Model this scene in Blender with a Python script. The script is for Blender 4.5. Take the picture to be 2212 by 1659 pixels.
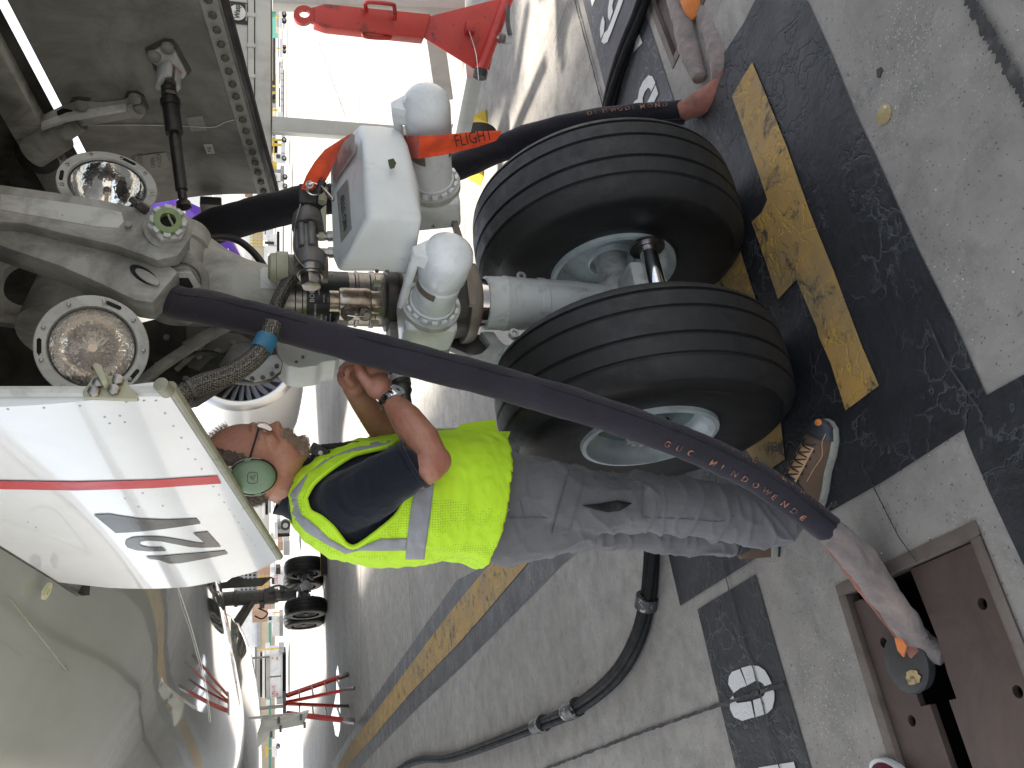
import bpy, bmesh, math, random
from mathutils import Vector, Matrix, noise
from math import sin, cos, pi, radians, sqrt, atan2

S = bpy.context.scene
C = S.collection
for o in list(bpy.data.objects): bpy.data.objects.remove(o)

# ------------------------------------------------------------ camera, sky, sun, exposure
F = 1810.0 / 2212.0                       # focal length over picture width
PITCH = math.atan(528 / 1810)             # looking down
CAM_H = 1.60
cd = bpy.data.cameras.new('camera'); cam = bpy.data.objects.new('camera', cd); C.objects.link(cam)
cd.sensor_width = 36; cd.lens = 36 * F; cd.clip_start = 0.05; cd.clip_end = 3000
# the phone is held turned a quarter round: picture right = world down, picture up = world right
ax = Vector((0, -sin(PITCH), -cos(PITCH)))
ay = Vector((1, 0, 0))
az = ax.cross(ay)
m = Matrix((ax, ay, az)).transposed().to_4x4(); m.translation = (0, 0, CAM_H)
cam.matrix_world = m
S.camera = cam

SUN_EL, SUN_AZ = radians(70), radians(-22)          # azimuth measured from +Y towards +X
w = bpy.data.worlds.new('World'); S.world = w; w.use_nodes = True
nt = w.node_tree; nt.nodes.clear()
sky = nt.nodes.new('ShaderNodeTexSky'); sky.sky_type = 'NISHITA'; sky.sun_disc = False
sky.sun_elevation = SUN_EL; sky.sun_rotation = SUN_AZ; sky.air_density = 1.0; sky.dust_density = 2.5; sky.ozone_density = 1.0
bg = nt.nodes.new('ShaderNodeBackground'); bg.inputs[1].default_value = 0.13
ow = nt.nodes.new('ShaderNodeOutputWorld'); hs = nt.nodes.new('ShaderNodeHueSaturation'); hs.inputs['Saturation'].default_value = 0.42; nt.links.new(sky.outputs[0], hs.inputs['Color'])      # thin milky haze veil: a paler blue
nt.links.new(hs.outputs[0], bg.inputs[0]); nt.links.new(bg.outputs[0], ow.inputs[0])
sd = bpy.data.lights.new('sun', 'SUN'); sd.energy = 4.2; sd.angle = radians(10.0); sd.color = (1, 0.95, 0.88)
sun = bpy.data.objects.new('sun', sd); C.objects.link(sun)
sdir = Vector((sin(SUN_AZ) * cos(SUN_EL), cos(SUN_AZ) * cos(SUN_EL), sin(SUN_EL)))
sun.rotation_euler = sdir.to_track_quat('Z', 'Y').to_euler(); sun.location = (0, 0, 60)
S.view_settings.view_transform = 'Standard'; S.view_settings.look = 'None'
S.view_settings.exposure = 1.5; S.view_settings.gamma = 1
S.render.engine = 'CYCLES'

# ------------------------------------------------------------ picture measurement -> places in the world
# (a, b) below are pixels of the photograph at 2212 x 1659; each is turned into a point at its own real distance
cP, sP = cos(PITCH), sin(PITCH)
def ray(a, b):
    v = (a - 1106) / 1810
    return Vector(((829.5 - b) / 1810, cP - v * sP, -(sP + v * cP)))
EYE = Vector((0, 0, CAM_H))
def G(a, b, z=0.0):                                   # on the ground
    r = ray(a, b); return EYE + r * ((z - CAM_H) / r.z)
def W(a, b, t):                                       # at distance t ahead
    r = ray(a, b); return EYE + r * (t / r.y)
NG = Vector((0.261, 2.613, 0)); ANG = radians(27.36)  # nose gear position and the heading of the airliner
LA = Vector((cos(ANG), sin(ANG), 0)); LB = Vector((-sin(ANG), cos(ANG), 0))
CL = Vector(((-NG).dot(LA), (-NG).dot(LB), CAM_H))
def AL(a, b, x=None, y=None, z=None):                 # airliner coordinates: x across, y aft, z up
    r = ray(a, b); R = Vector((r.dot(LA), r.dot(LB), r.z))
    if x is not None: t = (x - CL.x) / R.x
    elif y is not None: t = (y - CL.y) / R.y
    else: t = (z - CL.z) / R.z
    return CL + R * t
def toW(p): return NG + LA * p[0] + LB * p[1] + Vector((0, 0, p[2]))
def toL(p): p = Vector(p) - NG; return Vector((p.dot(LA), p.dot(LB), p.z))

# ------------------------------------------------------------ materials
MATS = {}
def newmat(name):
    m = bpy.data.materials.new(name); m.use_nodes = True
    return m, m.node_tree, m.node_tree.nodes['Principled BSDF']
def N_(nt, t, **kw):
    n = nt.nodes.new(t)
    for k, v in kw.items(): setattr(n, k, v)
    return n
def ramp(nt, fac, stops):
    r = nt.nodes.new('ShaderNodeValToRGB'); nt.links.new(fac, r.inputs[0])
    e = r.color_ramp.elements
    while len(e) < len(stops): e.new(0.5)
    for i, (p, c) in enumerate(stops):
        e[i].position = p; e[i].color = (c, c, c, 1) if isinstance(c, (int, float)) else (*c, 1)
    return r.outputs[0]
def noise_(nt, co, scale, detail=6, rough=0.6, dist=0.0, stretch=None):
    n = nt.nodes.new('ShaderNodeTexNoise'); n.inputs['Scale'].default_value = scale
    n.inputs['Detail'].default_value = detail; n.inputs['Roughness'].default_value = rough; n.inputs['Distortion'].default_value = dist
    if stretch:
        mp = nt.nodes.new('ShaderNodeMapping'); mp.inputs['Scale'].default_value = stretch
        nt.links.new(co, mp.inputs[0]); co = mp.outputs[0]
    nt.links.new(co, n.inputs['Vector']); return n.outputs['Fac']
def mix(nt, fac, a, b, blend='MIX'):
    n = nt.nodes.new('ShaderNodeMix'); n.data_type = 'RGBA'; n.blend_type = blend
    for s, v in ((0, fac), (6, a), (7, b)):
        if hasattr(v, 'links'): nt.links.new(v, n.inputs[s])
        elif s == 0: n.inputs[0].default_value = v
        else: n.inputs[s].default_value = (*v, 1)
    return n.outputs[2]
def bump(nt, b, h, strength=0.3, dist=0.002):
    n = nt.nodes.new('ShaderNodeBump'); n.inputs['Strength'].default_value = strength; n.inputs['Distance'].default_value = dist
    nt.links.new(h, n.inputs['Height']); nt.links.new(n.outputs[0], b.inputs['Normal']); return n
def surf(name, col, rough=0.5, metal=0.0, dirt=None, dscale=9, dlo=0.5, dhi=0.7, damt=0.6, var=0.08, bs=0.0, bscale=60, bdist=0.001,
         chips=None, chip_lo=0.70, coat=0.0, spec=0.5, stretch=None, streak=0, sheen=0):
    """general procedural surface: base colour with tonal variation, dirt patches, chips and fine relief"""
    if name in MATS: return MATS[name]
    m, nt, b = newmat(name); MATS[name] = m
    co = N_(nt, 'ShaderNodeTexCoord').outputs['Object']
    v = noise_(nt, co, dscale * 0.6, 5, 0.6, 0.3, stretch)
    c = mix(nt, ramp(nt, v, [(0.3, 0.0), (0.7, 1.0)]), tuple(max(0, k * (1 - var * 1.6)) for k in col), tuple(min(1, k * (1 + var)) for k in col))
    if dirt:
        d = noise_(nt, co, dscale, 8, 0.68, 0.6, stretch)
        dm = ramp(nt, d, [(dlo, 0.0), (dhi, damt)]); c = mix(nt, dm, c, dirt)
        if streak:
            d2 = noise_(nt, co, streak, 6, 0.7, 0.2, (1, 1, 0.12)); c = mix(nt, ramp(nt, d2, [(0.52, 0.0), (0.75, damt * 0.8)]), c, dirt)
    if chips:
        d = noise_(nt, co, dscale * 3.1, 4, 0.5); c = mix(nt, ramp(nt, d, [(chip_lo, 0.0), (chip_lo + 0.01, 1.0)]), c, chips)
    nt.links.new(c, b.inputs['Base Color'])
    rr = noise_(nt, co, dscale * 1.7, 5, 0.7)
    mr = nt.nodes.new('ShaderNodeMapRange'); nt.links.new(rr, mr.inputs[0]); mr.inputs[1].default_value = 0.3; mr.inputs[2].default_value = 0.7
    mr.inputs[3].default_value = max(0.02, rough * 0.8); mr.inputs[4].default_value = min(1, rough * 1.25)
    nt.links.new(mr.outputs[0], b.inputs['Roughness'])
    b.inputs['Metallic'].default_value = metal; b.inputs['Specular IOR Level'].default_value = spec
    b.inputs['Coat Weight'].default_value = coat; b.inputs['Coat Roughness'].default_value = 0.03
    if sheen: b.inputs['Sheen Weight'].default_value = sheen
    if bs: bump(nt, b, noise_(nt, co, bscale, 5, 0.6, 0, stretch), bs, bdist)
    return m
GR = (0.10, 0.09, 0.075)
M_GEAR = surf('gear_paint', (0.50, 0.51, 0.485), 0.42, dirt=GR, dscale=11, dlo=0.5, dhi=0.78, damt=0.75, bs=0.12, bscale=90, chips=(0.09, 0.085, 0.07), chip_lo=0.73, streak=9)
M_GEARD = surf('grimy_gear_paint', (0.36, 0.36, 0.33), 0.55, dirt=(0.05, 0.045, 0.038), dscale=8, dlo=0.42, dhi=0.75, damt=0.8, bs=0.2, bscale=70, streak=7)
M_WHITE = surf('white_paint', (0.74, 0.77, 0.77), 0.22, dirt=(0.3, 0.29, 0.26), dscale=7, dlo=0.50, dhi=0.82, damt=0.6, bs=0.05, bscale=40, chips=(0.10, 0.10, 0.09), chip_lo=0.715)
M_COVER = surf('cover_paint', (0.66, 0.68, 0.66), 0.38, dirt=(0.12, 0.11, 0.08), dscale=8, dlo=0.56, dhi=0.80, damt=0.6, bs=0.06, bscale=50)
M_RUB = surf('tyre_rubber', (0.0125, 0.0125, 0.012), 0.62, dirt=(0.032, 0.031, 0.028), dscale=14, dlo=0.5, dhi=0.8, damt=0.6, bs=0.25, bscale=220, bdist=0.0008, chips=(0.2, 0.2, 0.19), chip_lo=0.80)
M_RUBW = surf('sidewall_rubber', (0.007, 0.007, 0.0072), 0.5, dirt=(0.02, 0.019, 0.018), dscale=6, dlo=0.5, dhi=0.85, damt=0.5, bs=0.15, bscale=120)
M_BLACK = surf('black_rubber', (0.012, 0.012, 0.012), 0.55, dirt=(0.05, 0.045, 0.04), dscale=12, damt=0.4, bs=0.2, bscale=150)
M_RIM = surf('rim_paint', (0.46, 0.52, 0.52), 0.3, dirt=(0.08, 0.08, 0.075), dscale=10, dlo=0.5, dhi=0.85, damt=0.6, bs=0.05)
M_RIMD = surf('rim_dark_paint', (0.13, 0.17, 0.165), 0.35, dirt=(0.04, 0.04, 0.04), dscale=10, dlo=0.5, dhi=0.85, damt=0.6)
M_CHROME = surf('polished_chrome', (0.72, 0.72, 0.73), 0.07, 1.0, dirt=(0.25, 0.2, 0.15), dscale=25, dlo=0.6, dhi=0.85, damt=0.4)
M_STEEL = surf('dull_steel', (0.32, 0.30, 0.28), 0.32, 1.0, dirt=(0.05, 0.045, 0.04), dscale=18, dlo=0.45, dhi=0.75, damt=0.7, bs=0.1)
M_DSTEEL = surf('dark_steel', (0.10, 0.095, 0.09), 0.4, 0.7, dirt=(0.03, 0.03, 0.03), dscale=15, dlo=0.4, dhi=0.8, damt=0.7, bs=0.15)
M_VALVE = surf('grey_cast_valve', (0.15, 0.145, 0.14), 0.48, 0.35, dirt=(0.04, 0.04, 0.038), dscale=20, dlo=0.45, dhi=0.8, damt=0.7, bs=0.2, bscale=120)
M_TAN = surf('anodised_tan', (0.20, 0.17, 0.14), 0.5, 0.3, dirt=(0.07, 0.06, 0.05), dscale=12, dlo=0.45, dhi=0.8, damt=0.6)
M_BRONZE = surf('bronze_sleeve', (0.40, 0.34, 0.28), 0.28, 0.9, dirt=(0.05, 0.04, 0.03), dscale=22, dlo=0.45, dhi=0.72, damt=0.85)
M_BEIGE = surf('primer_beige', (0.36, 0.36, 0.25), 0.45, dirt=(0.12, 0.11, 0.07), dscale=9, dlo=0.5, dhi=0.8, damt=0.6)
M_GREEN = surf('primer_green', (0.17, 0.23, 0.10), 0.5, dirt=(0.06, 0.07, 0.03), dscale=30, dlo=0.5, dhi=0.75, damt=0.6)
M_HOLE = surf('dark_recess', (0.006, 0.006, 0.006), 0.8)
M_GREYP = surf('grey_placard', (0.25, 0.25, 0.23), 0.5, dirt=(0.08, 0.07, 0.06), dscale=14, damt=0.5)
M_INK = surf('black_ink', (0.012, 0.012, 0.012), 0.5)
M_REDINK = surf('red_ink', (0.45, 0.05, 0.04), 0.5)
M_ORINK = surf('worn_orange_ink', (0.36, 0.16, 0.085), 0.8, dirt=(0.04, 0.03, 0.04), dscale=60, dlo=0.40, dhi=0.56, damt=0.95)
M_WHINK = surf('white_ink', (0.6, 0.6, 0.58), 0.6)
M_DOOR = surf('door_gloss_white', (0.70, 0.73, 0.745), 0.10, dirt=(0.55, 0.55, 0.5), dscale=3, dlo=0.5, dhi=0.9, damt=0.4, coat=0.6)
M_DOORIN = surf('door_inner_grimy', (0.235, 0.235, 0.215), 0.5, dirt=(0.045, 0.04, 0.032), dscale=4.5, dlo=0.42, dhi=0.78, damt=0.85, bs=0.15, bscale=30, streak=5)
M_RED = surf('red_stripe', (0.50, 0.015, 0.025), 0.2, coat=0.08, spec=0.25)
M_DIGIT = surf('black_digit', (0.012, 0.012, 0.013), 0.16, coat=0.12, spec=0.3)
M_SEAL = surf('edge_seal', (0.27, 0.27, 0.20), 0.5, dirt=(0.10, 0.11, 0.05), dscale=12, damt=0.7)
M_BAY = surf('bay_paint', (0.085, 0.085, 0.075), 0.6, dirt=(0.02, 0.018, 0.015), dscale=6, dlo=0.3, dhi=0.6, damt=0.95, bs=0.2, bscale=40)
M_FUS = surf('fuselage_grey_gloss', (0.36, 0.375, 0.34), 0.045, dirt=(0.27, 0.28, 0.24), dscale=2, dlo=0.5, dhi=0.9, damt=0.5, coat=1.0, var=0.03)
M_FUSW = surf('nacelle_white', (0.78, 0.78, 0.77), 0.18, coat=0.6, var=0.02)
M_LIP = surf('lip_metal', (0.62, 0.61, 0.60), 0.34, 1.0, dirt=(0.4, 0.38, 0.36), dscale=.8, damt=0.4)
M_FAN = surf('fan_dark', (0.03, 0.03, 0.032), 0.4, 0.6)
M_DGEAR = surf('main_gear_grey', (0.14, 0.14, 0.13), 0.5, dirt=(0.03, 0.03, 0.028), dscale=4, damt=0.7)
M_GSE = surf('cart_grey_paint', (0.47, 0.48, 0.45), 0.38, dirt=(0.22, 0.2, 0.17), dscale=3.5, dlo=0.5, dhi=0.8, damt=0.55, bs=0.06, bscale=20, chips=(0.16, 0.09, 0.04), chip_lo=0.755, streak=4)
M_TOWRED = surf('towbar_red', (0.48, 0.035, 0.025), 0.42, dirt=(0.03, 0.02, 0.018), dscale=9, dlo=0.55, dhi=0.68, damt=0.85, bs=0.1, chips=(0.02, 0.015, 0.015), chip_lo=0.70)
M_YEL = surf('safety_yellow', (0.62, 0.44, 0.05), 0.5, dirt=(0.2, 0.15, 0.05), dscale=6, damt=0.4)
M_TRW = surf('truck_white', (0.72, 0.72, 0.70), 0.35, dirt=(0.45, 0.43, 0.4), dscale=1.2, damt=0.5, spec=0.5)
M_TRG = surf('truck_grey', (0.36, 0.36, 0.35), 0.5, dirt=(0.2, 0.2, 0.19), dscale=2, damt=0.5)
M_GLASS = surf('dark_glass', (0.02, 0.025, 0.03), 0.08, spec=0.8)
M_CREAM = surf('cream_wall', (0.62, 0.54, 0.40), 0.8, dirt=(0.5, 0.42, 0.3), dscale=0.4, damt=0.4)
M_BROWNW = surf('terracotta_wall', (0.42, 0.27, 0.18), 0.8, dirt=(0.3, 0.2, 0.14), dscale=0.5, damt=0.4)
M_TEAL = surf('teal_band', (0.10, 0.40, 0.32), 0.7)
M_PURP = surf('purple_livery', (0.13, 0.045, 0.46), 0.2, coat=0.4, var=0.04)
M_ROOF = surf('grey_roof', (0.3, 0.3, 0.32), 0.7)

def fabric(name, col, dark, scale=6, rough=0.92, wv=900, bs=0.35, folds=0.0, fscale=9, foldstretch=(1, 1, 1), dlo=0.42, dhi=0.7, damt=0.6):
    m, nt, b = newmat(name); MATS[name] = m
    co = N_(nt, 'ShaderNodeTexCoord').outputs['Object']
    d = noise_(nt, co, scale, 7, 0.65, 0.4); c = mix(nt, ramp(nt, d, [(dlo, 0.0), (dhi, damt)]), col, dark)
    fine = noise_(nt, co, 420, 2, 0.5); c = mix(nt, ramp(nt, fine, [(0.35, 0.0), (0.75, 0.35)]), c, tuple(k * 0.6 for k in col))
    nt.links.new(c, b.inputs['Base Color']); b.inputs['Roughness'].default_value = rough
    b.inputs['Specular IOR Level'].default_value = 0.25; b.inputs['Sheen Weight'].default_value = 0.15
    h = noise_(nt, co, 500, 2, 0.5)
    if folds:
        f = noise_(nt, co, fscale, 4, 0.55, 1.4, foldstretch)
        ad = N_(nt, 'ShaderNodeMath', operation='MULTIPLY_ADD'); nt.links.new(f, ad.inputs[0]); ad.inputs[1].default_value = folds; nt.links.new(h, ad.inputs[2]); h = ad.outputs[0]
    bump(nt, b, h, bs, 0.0015)
    return m
M_SLEEVE = fabric('navy_hose_sleeve', (0.031, 0.027, 0.036), (0.018, 0.017, 0.021), 7, folds=8, fscale=22)
M_SLEEVED = fabric('black_hose_sleeve', (0.013, 0.012, 0.016), (0.008, 0.008, 0.009), 7, folds=8, fscale=22)
M_PINK = fabric('worn_pink_sleeve', (0.32, 0.245, 0.215), (0.17, 0.155, 0.145), 9, folds=14, fscale=14, dlo=0.35, dhi=0.6, damt=0.9, bs=0.6)
M_SALMON = fabric('salmon_sleeve', (0.36, 0.14, 0.10), (0.16, 0.08, 0.06), 9, folds=12, fscale=12, dlo=0.4, dhi=0.65, damt=0.9, bs=0.6)
M_ORFAB = fabric('orange_fabric', (0.75, 0.24, 0.06), (0.45, 0.13, 0.04), 12)
M_RIBBON = fabric('orange_ribbon', (0.72, 0.085, 0.025), (0.28, 0.03, 0.015), 16, dlo=0.45, dhi=0.75, damt=0.8)
M_TROU = fabric('grey_trouser_cloth', (0.150, 0.148, 0.150), (0.115, 0.113, 0.115), 5, folds=5, fscale=11, foldstretch=(1, 1, 1.3), bs=0.4)
M_NAVY = fabric('navy_shirt_cloth', (0.0085, 0.011, 0.020), (0.006, 0.008, 0.014), 5, folds=9, fscale=8, bs=0.4)
M_GREYSTRIP = fabric('reflective_strip', (0.30, 0.31, 0.33), (0.24, 0.25, 0.27), 4, rough=0.55, bs=0.15)
def hivis(name, mesh):
    m, nt, b = newmat(name)
    co = N_(nt, 'ShaderNodeTexCoord').outputs['Object']
    c = mix(nt, ramp(nt, noise_(nt, co, 6, 6, 0.6), [(0.45, 0.0), (0.8, 0.5)]), (0.50, 0.80, 0.020), (0.40, 0.66, 0.025))
    d = noise_(nt, co, 11, 6, 0.7); c = mix(nt, ramp(nt, d, [(0.66, 0.0), (0.8, 0.5)]), c, (0.2, 0.25, 0.05))
    f = noise_(nt, co, 7, 4, 0.5, 1.5)
    if mesh:
        v = N_(nt, 'ShaderNodeTexVoronoi'); v.inputs['Scale'].default_value = 150; v.inputs['Randomness'].default_value = 0.25
        mp = N_(nt, 'ShaderNodeMapping'); mp.inputs['Scale'].default_value = (1, 0.15, 1); nt.links.new(co, mp.inputs[0]); nt.links.new(mp.outputs[0], v.inputs['Vector'])
        c = mix(nt, ramp(nt, v.outputs['Distance'], [(0.22, 0.55), (0.34, 0.0)]), c, (0.16, 0.26, 0.02))
    nt.links.new(c, b.inputs['Base Color']); b.inputs['Roughness'].default_value = 0.75
    bump(nt, b, f, 0.5, 0.012); MATS[name] = m; return m
M_VIS = hivis('hivis_cloth', False); M_VISM = hivis('hivis_mesh_cloth', True)
def skinmat(name, col, red):
    m, nt, b = newmat(name); co = N_(nt, 'ShaderNodeTexCoord').outputs['Object']
    c = mix(nt, ramp(nt, noise_(nt, co, 14, 6, 0.65), [(0.35, 0.0), (0.7, 0.9)]), col, red)
    c = mix(nt, ramp(nt, noise_(nt, co, 85, 3, 0.5), [(0.58, 0.0), (0.75, 0.45)]), c, (0.20, 0.075, 0.045))
    nt.links.new(c, b.inputs['Base Color']); b.inputs['Roughness'].default_value = 0.46
    b.inputs['Subsurface Weight'].default_value = 0.12; b.inputs['Subsurface Radius'].default_value = (0.01, 0.004, 0.002); b.inputs['Subsurface Scale'].default_value = 0.5
    bump(nt, b, noise_(nt, co, 130, 5, 0.7), 0.35, 0.0012); MATS[name] = m; return m
M_SKIN = skinmat('skin', (0.40, 0.195, 0.128), (0.33, 0.125, 0.08))
M_HAIR = surf('short_grey_brown_hair', (0.09, 0.065, 0.05), 0.85, dirt=(0.20, 0.165, 0.14), dscale=40, dlo=0.4, dhi=0.7, damt=0.7, bs=0.9, bscale=260, bdist=0.004)
M_BEARD = surf('grey_beard', (0.36, 0.27, 0.20), 0.9, dirt=(0.20, 0.11, 0.07), dscale=60, dlo=0.4, dhi=0.7, damt=0.8, bs=0.9, bscale=300, bdist=0.004)
M_SHOE = surf('brown_nubuck', (0.13, 0.083, 0.052), 0.8, dirt=(0.08, 0.05, 0.035), dscale=12, damt=0.6, bs=0.2, bscale=200)
M_SOLE = surf('sole_grey', (0.30, 0.30, 0.25), 0.7, dirt=(0.1, 0.09, 0.07), dscale=20, damt=0.6)
M_PEACH = surf('peach_tongue', (0.62, 0.38, 0.20), 0.8, dirt=(0.4, 0.22, 0.12), dscale=30, damt=0.5)
M_CUP = surf('sage_green_plastic', (0.15, 0.23, 0.14), 0.38, dirt=(0.13, 0.2, 0.12), dscale=8, damt=0.5)
M_LENS = surf('clear_lens_metal', (0.82, 0.82, 0.80), 0.08, 1.0, bs=0.5, bscale=7, bdist=0.012)

def concrete(name):
    m, nt, b = newmat(name); co = N_(nt, 'ShaderNodeTexCoord').outputs['Object']
    big = noise_(nt, co, 0.9, 6, 0.6, 0.5)
    c = mix(nt, ramp(nt, big, [(0.3, 0.0), (0.72, 1.0)]), (0.225, 0.206, 0.178), (0.340, 0.315, 0.278))
    mid = noise_(nt, co, 7, 8, 0.7, 0.4); c = mix(nt, ramp(nt, mid, [(0.42, 0.0), (0.70, 0.75)]), c, (0.165, 0.155, 0.138))
    st = noise_(nt, co, 2.6, 6, 0.65, 1.2); c = mix(nt, ramp(nt, st, [(0.60, 0.0), (0.74, 0.55)]), c, (0.13, 0.125, 0.115))
    lt = noise_(nt, co, 15, 6, 0.6, 0.2); c = mix(nt, ramp(nt, lt, [(0.60, 0.0), (0.78, 0.55)]), c, (0.40, 0.385, 0.35))
    v = N_(nt, 'ShaderNodeTexVoronoi'); v.inputs['Scale'].default_value = 240; nt.links.new(co, v.inputs['Vector'])
    sep = N_(nt, 'ShaderNodeSeparateColor'); nt.links.new(v.outputs['Color'], sep.inputs[0])
    pm = N_(nt, 'ShaderNodeMath', operation='MULTIPLY'); nt.links.new(ramp(nt, sep.outputs[0], [(0.93, 0.0), (0.96, 0.8)]), pm.inputs[0])
    nt.links.new(ramp(nt, noise_(nt, co, 1.7, 4, 0.6), [(0.48, 0.0), (0.66, 0.75)]), pm.inputs[1])
    c = mix(nt, pm.outputs[0], c, (0.52, 0.50, 0.45))
    pk = ramp(nt, sep.outputs[1], [(0.982, 0.0), (0.99, 0.7)]); c = mix(nt, pk, c, (0.05, 0.045, 0.04))
    cr = N_(nt, 'ShaderNodeTexVoronoi'); cr.feature = 'DISTANCE_TO_EDGE'; cr.inputs['Scale'].default_value = 0.55
    wn = N_(nt, 'ShaderNodeTexNoise'); wn.inputs['Scale'].default_value = 3; wn.inputs['Detail'].default_value = 6; nt.links.new(co, wn.inputs['Vector'])
    va = N_(nt, 'ShaderNodeVectorMath', operation='MULTIPLY_ADD'); nt.links.new(wn.outputs['Color'], va.inputs[0]); va.inputs[1].default_value = (0.9, 0.9, 0.9); nt.links.new(co, va.inputs[2]); nt.links.new(va.outputs[0], cr.inputs['Vector'])
    crm = N_(nt, 'ShaderNodeMath', operation='MULTIPLY'); nt.links.new(ramp(nt, cr.outputs['Distance'], [(0.0012, 1.0), (0.003, 0.0)]), crm.inputs[0]); nt.links.new(ramp(nt, noise_(nt, co, 0.8, 3), [(0.5, 0.0), (0.6, 0.8)]), crm.inputs[1])
    c = mix(nt, crm.outputs[0], c, (0.07, 0.065, 0.06))
    nt.links.new(c, b.inputs['Base Color'])
    nt.links.new(ramp(nt, mid, [(0.3, 0.62), (0.7, 0.86)]), b.inputs['Roughness'])
    ad = N_(nt, 'ShaderNodeMath', operation='ADD'); nt.links.new(noise_(nt, co, 60, 8, 0.75), ad.inputs[0]); nt.links.new(noise_(nt, co, 6, 5, 0.7), ad.inputs[1])
    bump(nt, b, ad.outputs[0], 0.35, 0.006)
    MATS[name] = m; return m
M_CONC = concrete('weathered_concrete')
def paint(name, col, col2, wear, wlo, whi, relief=0.5, rough=(0.35, 0.6), wscale=5, dots=None):
    m, nt, b = newmat(name); co = N_(nt, 'ShaderNodeTexCoord').outputs['Object']
    c = mix(nt, ramp(nt, noise_(nt, co, 2.6, 7, 0.65, 0.8), [(0.35, 0.0), (0.7, 1.0)]), col, col2)
    vd = N_(nt, 'ShaderNodeTexVoronoi'); vd.feature = 'DISTANCE_TO_EDGE'; vd.inputs['Scale'].default_value = 7.5
    wn = N_(nt, 'ShaderNodeTexNoise'); wn.inputs['Scale'].default_value = 9; wn.inputs['Detail'].default_value = 7; nt.links.new(co, wn.inputs['Vector'])
    va = N_(nt, 'ShaderNodeVectorMath', operation='MULTIPLY_ADD'); nt.links.new(wn.outputs['Color'], va.inputs[0]); va.inputs[1].default_value = (0.3, 0.3, 0.3); nt.links.new(co, va.inputs[2]); nt.links.new(va.outputs[0], vd.inputs['Vector'])
    flake = ramp(nt, noise_(nt, co, 2.3, 4, 0.6), [(0.45, 0.0), (0.58, 1.0)])
    edge = N_(nt, 'ShaderNodeMath', operation='MULTIPLY'); nt.links.new(ramp(nt, vd.outputs['Distance'], [(0.008, 1.0), (0.035, 0.0)]), edge.inputs[0]); nt.links.new(flake, edge.inputs[1])
    c = mix(nt, edge.outputs[0], c, tuple(min(1, k * 2.0 + 0.03) for k in col) if dots is None else dots)
    wm = ramp(nt, noise_(nt, co, wscale, 9, 0.75, 0.5), [(wlo, 0.0), (whi, 1.0)]); c = mix(nt, wm, c, wear)
    nt.links.new(c, b.inputs['Base Color'])
    nt.links.new(ramp(nt, noise_(nt, co, 5, 6, 0.7), [(0.3, rough[0]), (0.7, rough[1])]), b.inputs['Roughness']); b.inputs['Specular IOR Level'].default_value = 0.32
    pl = N_(nt, 'ShaderNodeMath', operation='MULTIPLY'); nt.links.new(ramp(nt, vd.outputs['Distance'], [(0.0, 0.0), (0.06, 1.0)]), pl.inputs[0]); nt.links.new(flake, pl.inputs[1])
    ad = N_(nt, 'ShaderNodeMath', operation='MULTIPLY_ADD'); nt.links.new(noise_(nt, co, 30, 8, 0.7), ad.inputs[0]); ad.inputs[1].default_value = 0.8; nt.links.new(pl.outputs[0], ad.inputs[2])
    bump(nt, b, ad.outputs[0], relief, 0.006); MATS[name] = m; return m
M_BLKP = paint('black_ground_paint', (0.017, 0.018, 0.020), (0.030, 0.031, 0.034), (0.09, 0.09, 0.085), 0.66, 0.74, 0.9)
M_BLKP2 = paint('grey_black_ground_paint', (0.050, 0.052, 0.057), (0.075, 0.076, 0.080), (0.20, 0.195, 0.18), 0.60, 0.72, 0.3)
M_YELP = paint('worn_yellow_ground_paint', (0.44, 0.26, 0.070), (0.24, 0.185, 0.110), (0.075, 0.068, 0.055), 0.53, 0.62, 0.6, (0.5, 0.75), 9, dots=(0.55, 0.34, 0.05))
M_WHP = paint('worn_white_ground_paint', (0.62, 0.61, 0.58), (0.52, 0.51, 0.48), (0.25, 0.24, 0.22), 0.62, 0.68, 0.3, (0.5, 0.7), 14, dots=(0.6, 0.59, 0.56))
M_RUST = surf('rusty_brown_steel', (0.105, 0.072, 0.060), 0.5, 0.25, dirt=(0.040, 0.027, 0.022), dscale=3.5, dlo=0.4, dhi=0.75, damt=0.8, bs=0.3, bscale=140, bdist=0.0008, chips=(0.28, 0.26, 0.23), chip_lo=0.79)
M_RUSTF = surf('hatch_frame_steel', (0.155, 0.125, 0.105), 0.55, 0.25, dirt=(0.06, 0.042, 0.033), dscale=8, dlo=0.45, dhi=0.75, damt=0.8, bs=0.3, bscale=120, bdist=0.001)
M_SEALANT = surf('joint_sealant', (0.035, 0.032, 0.03), 0.8, dirt=(0.14, 0.13, 0.12), dscale=14, damt=0.7, bs=0.6, bscale=60, bdist=0.004)

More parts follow.
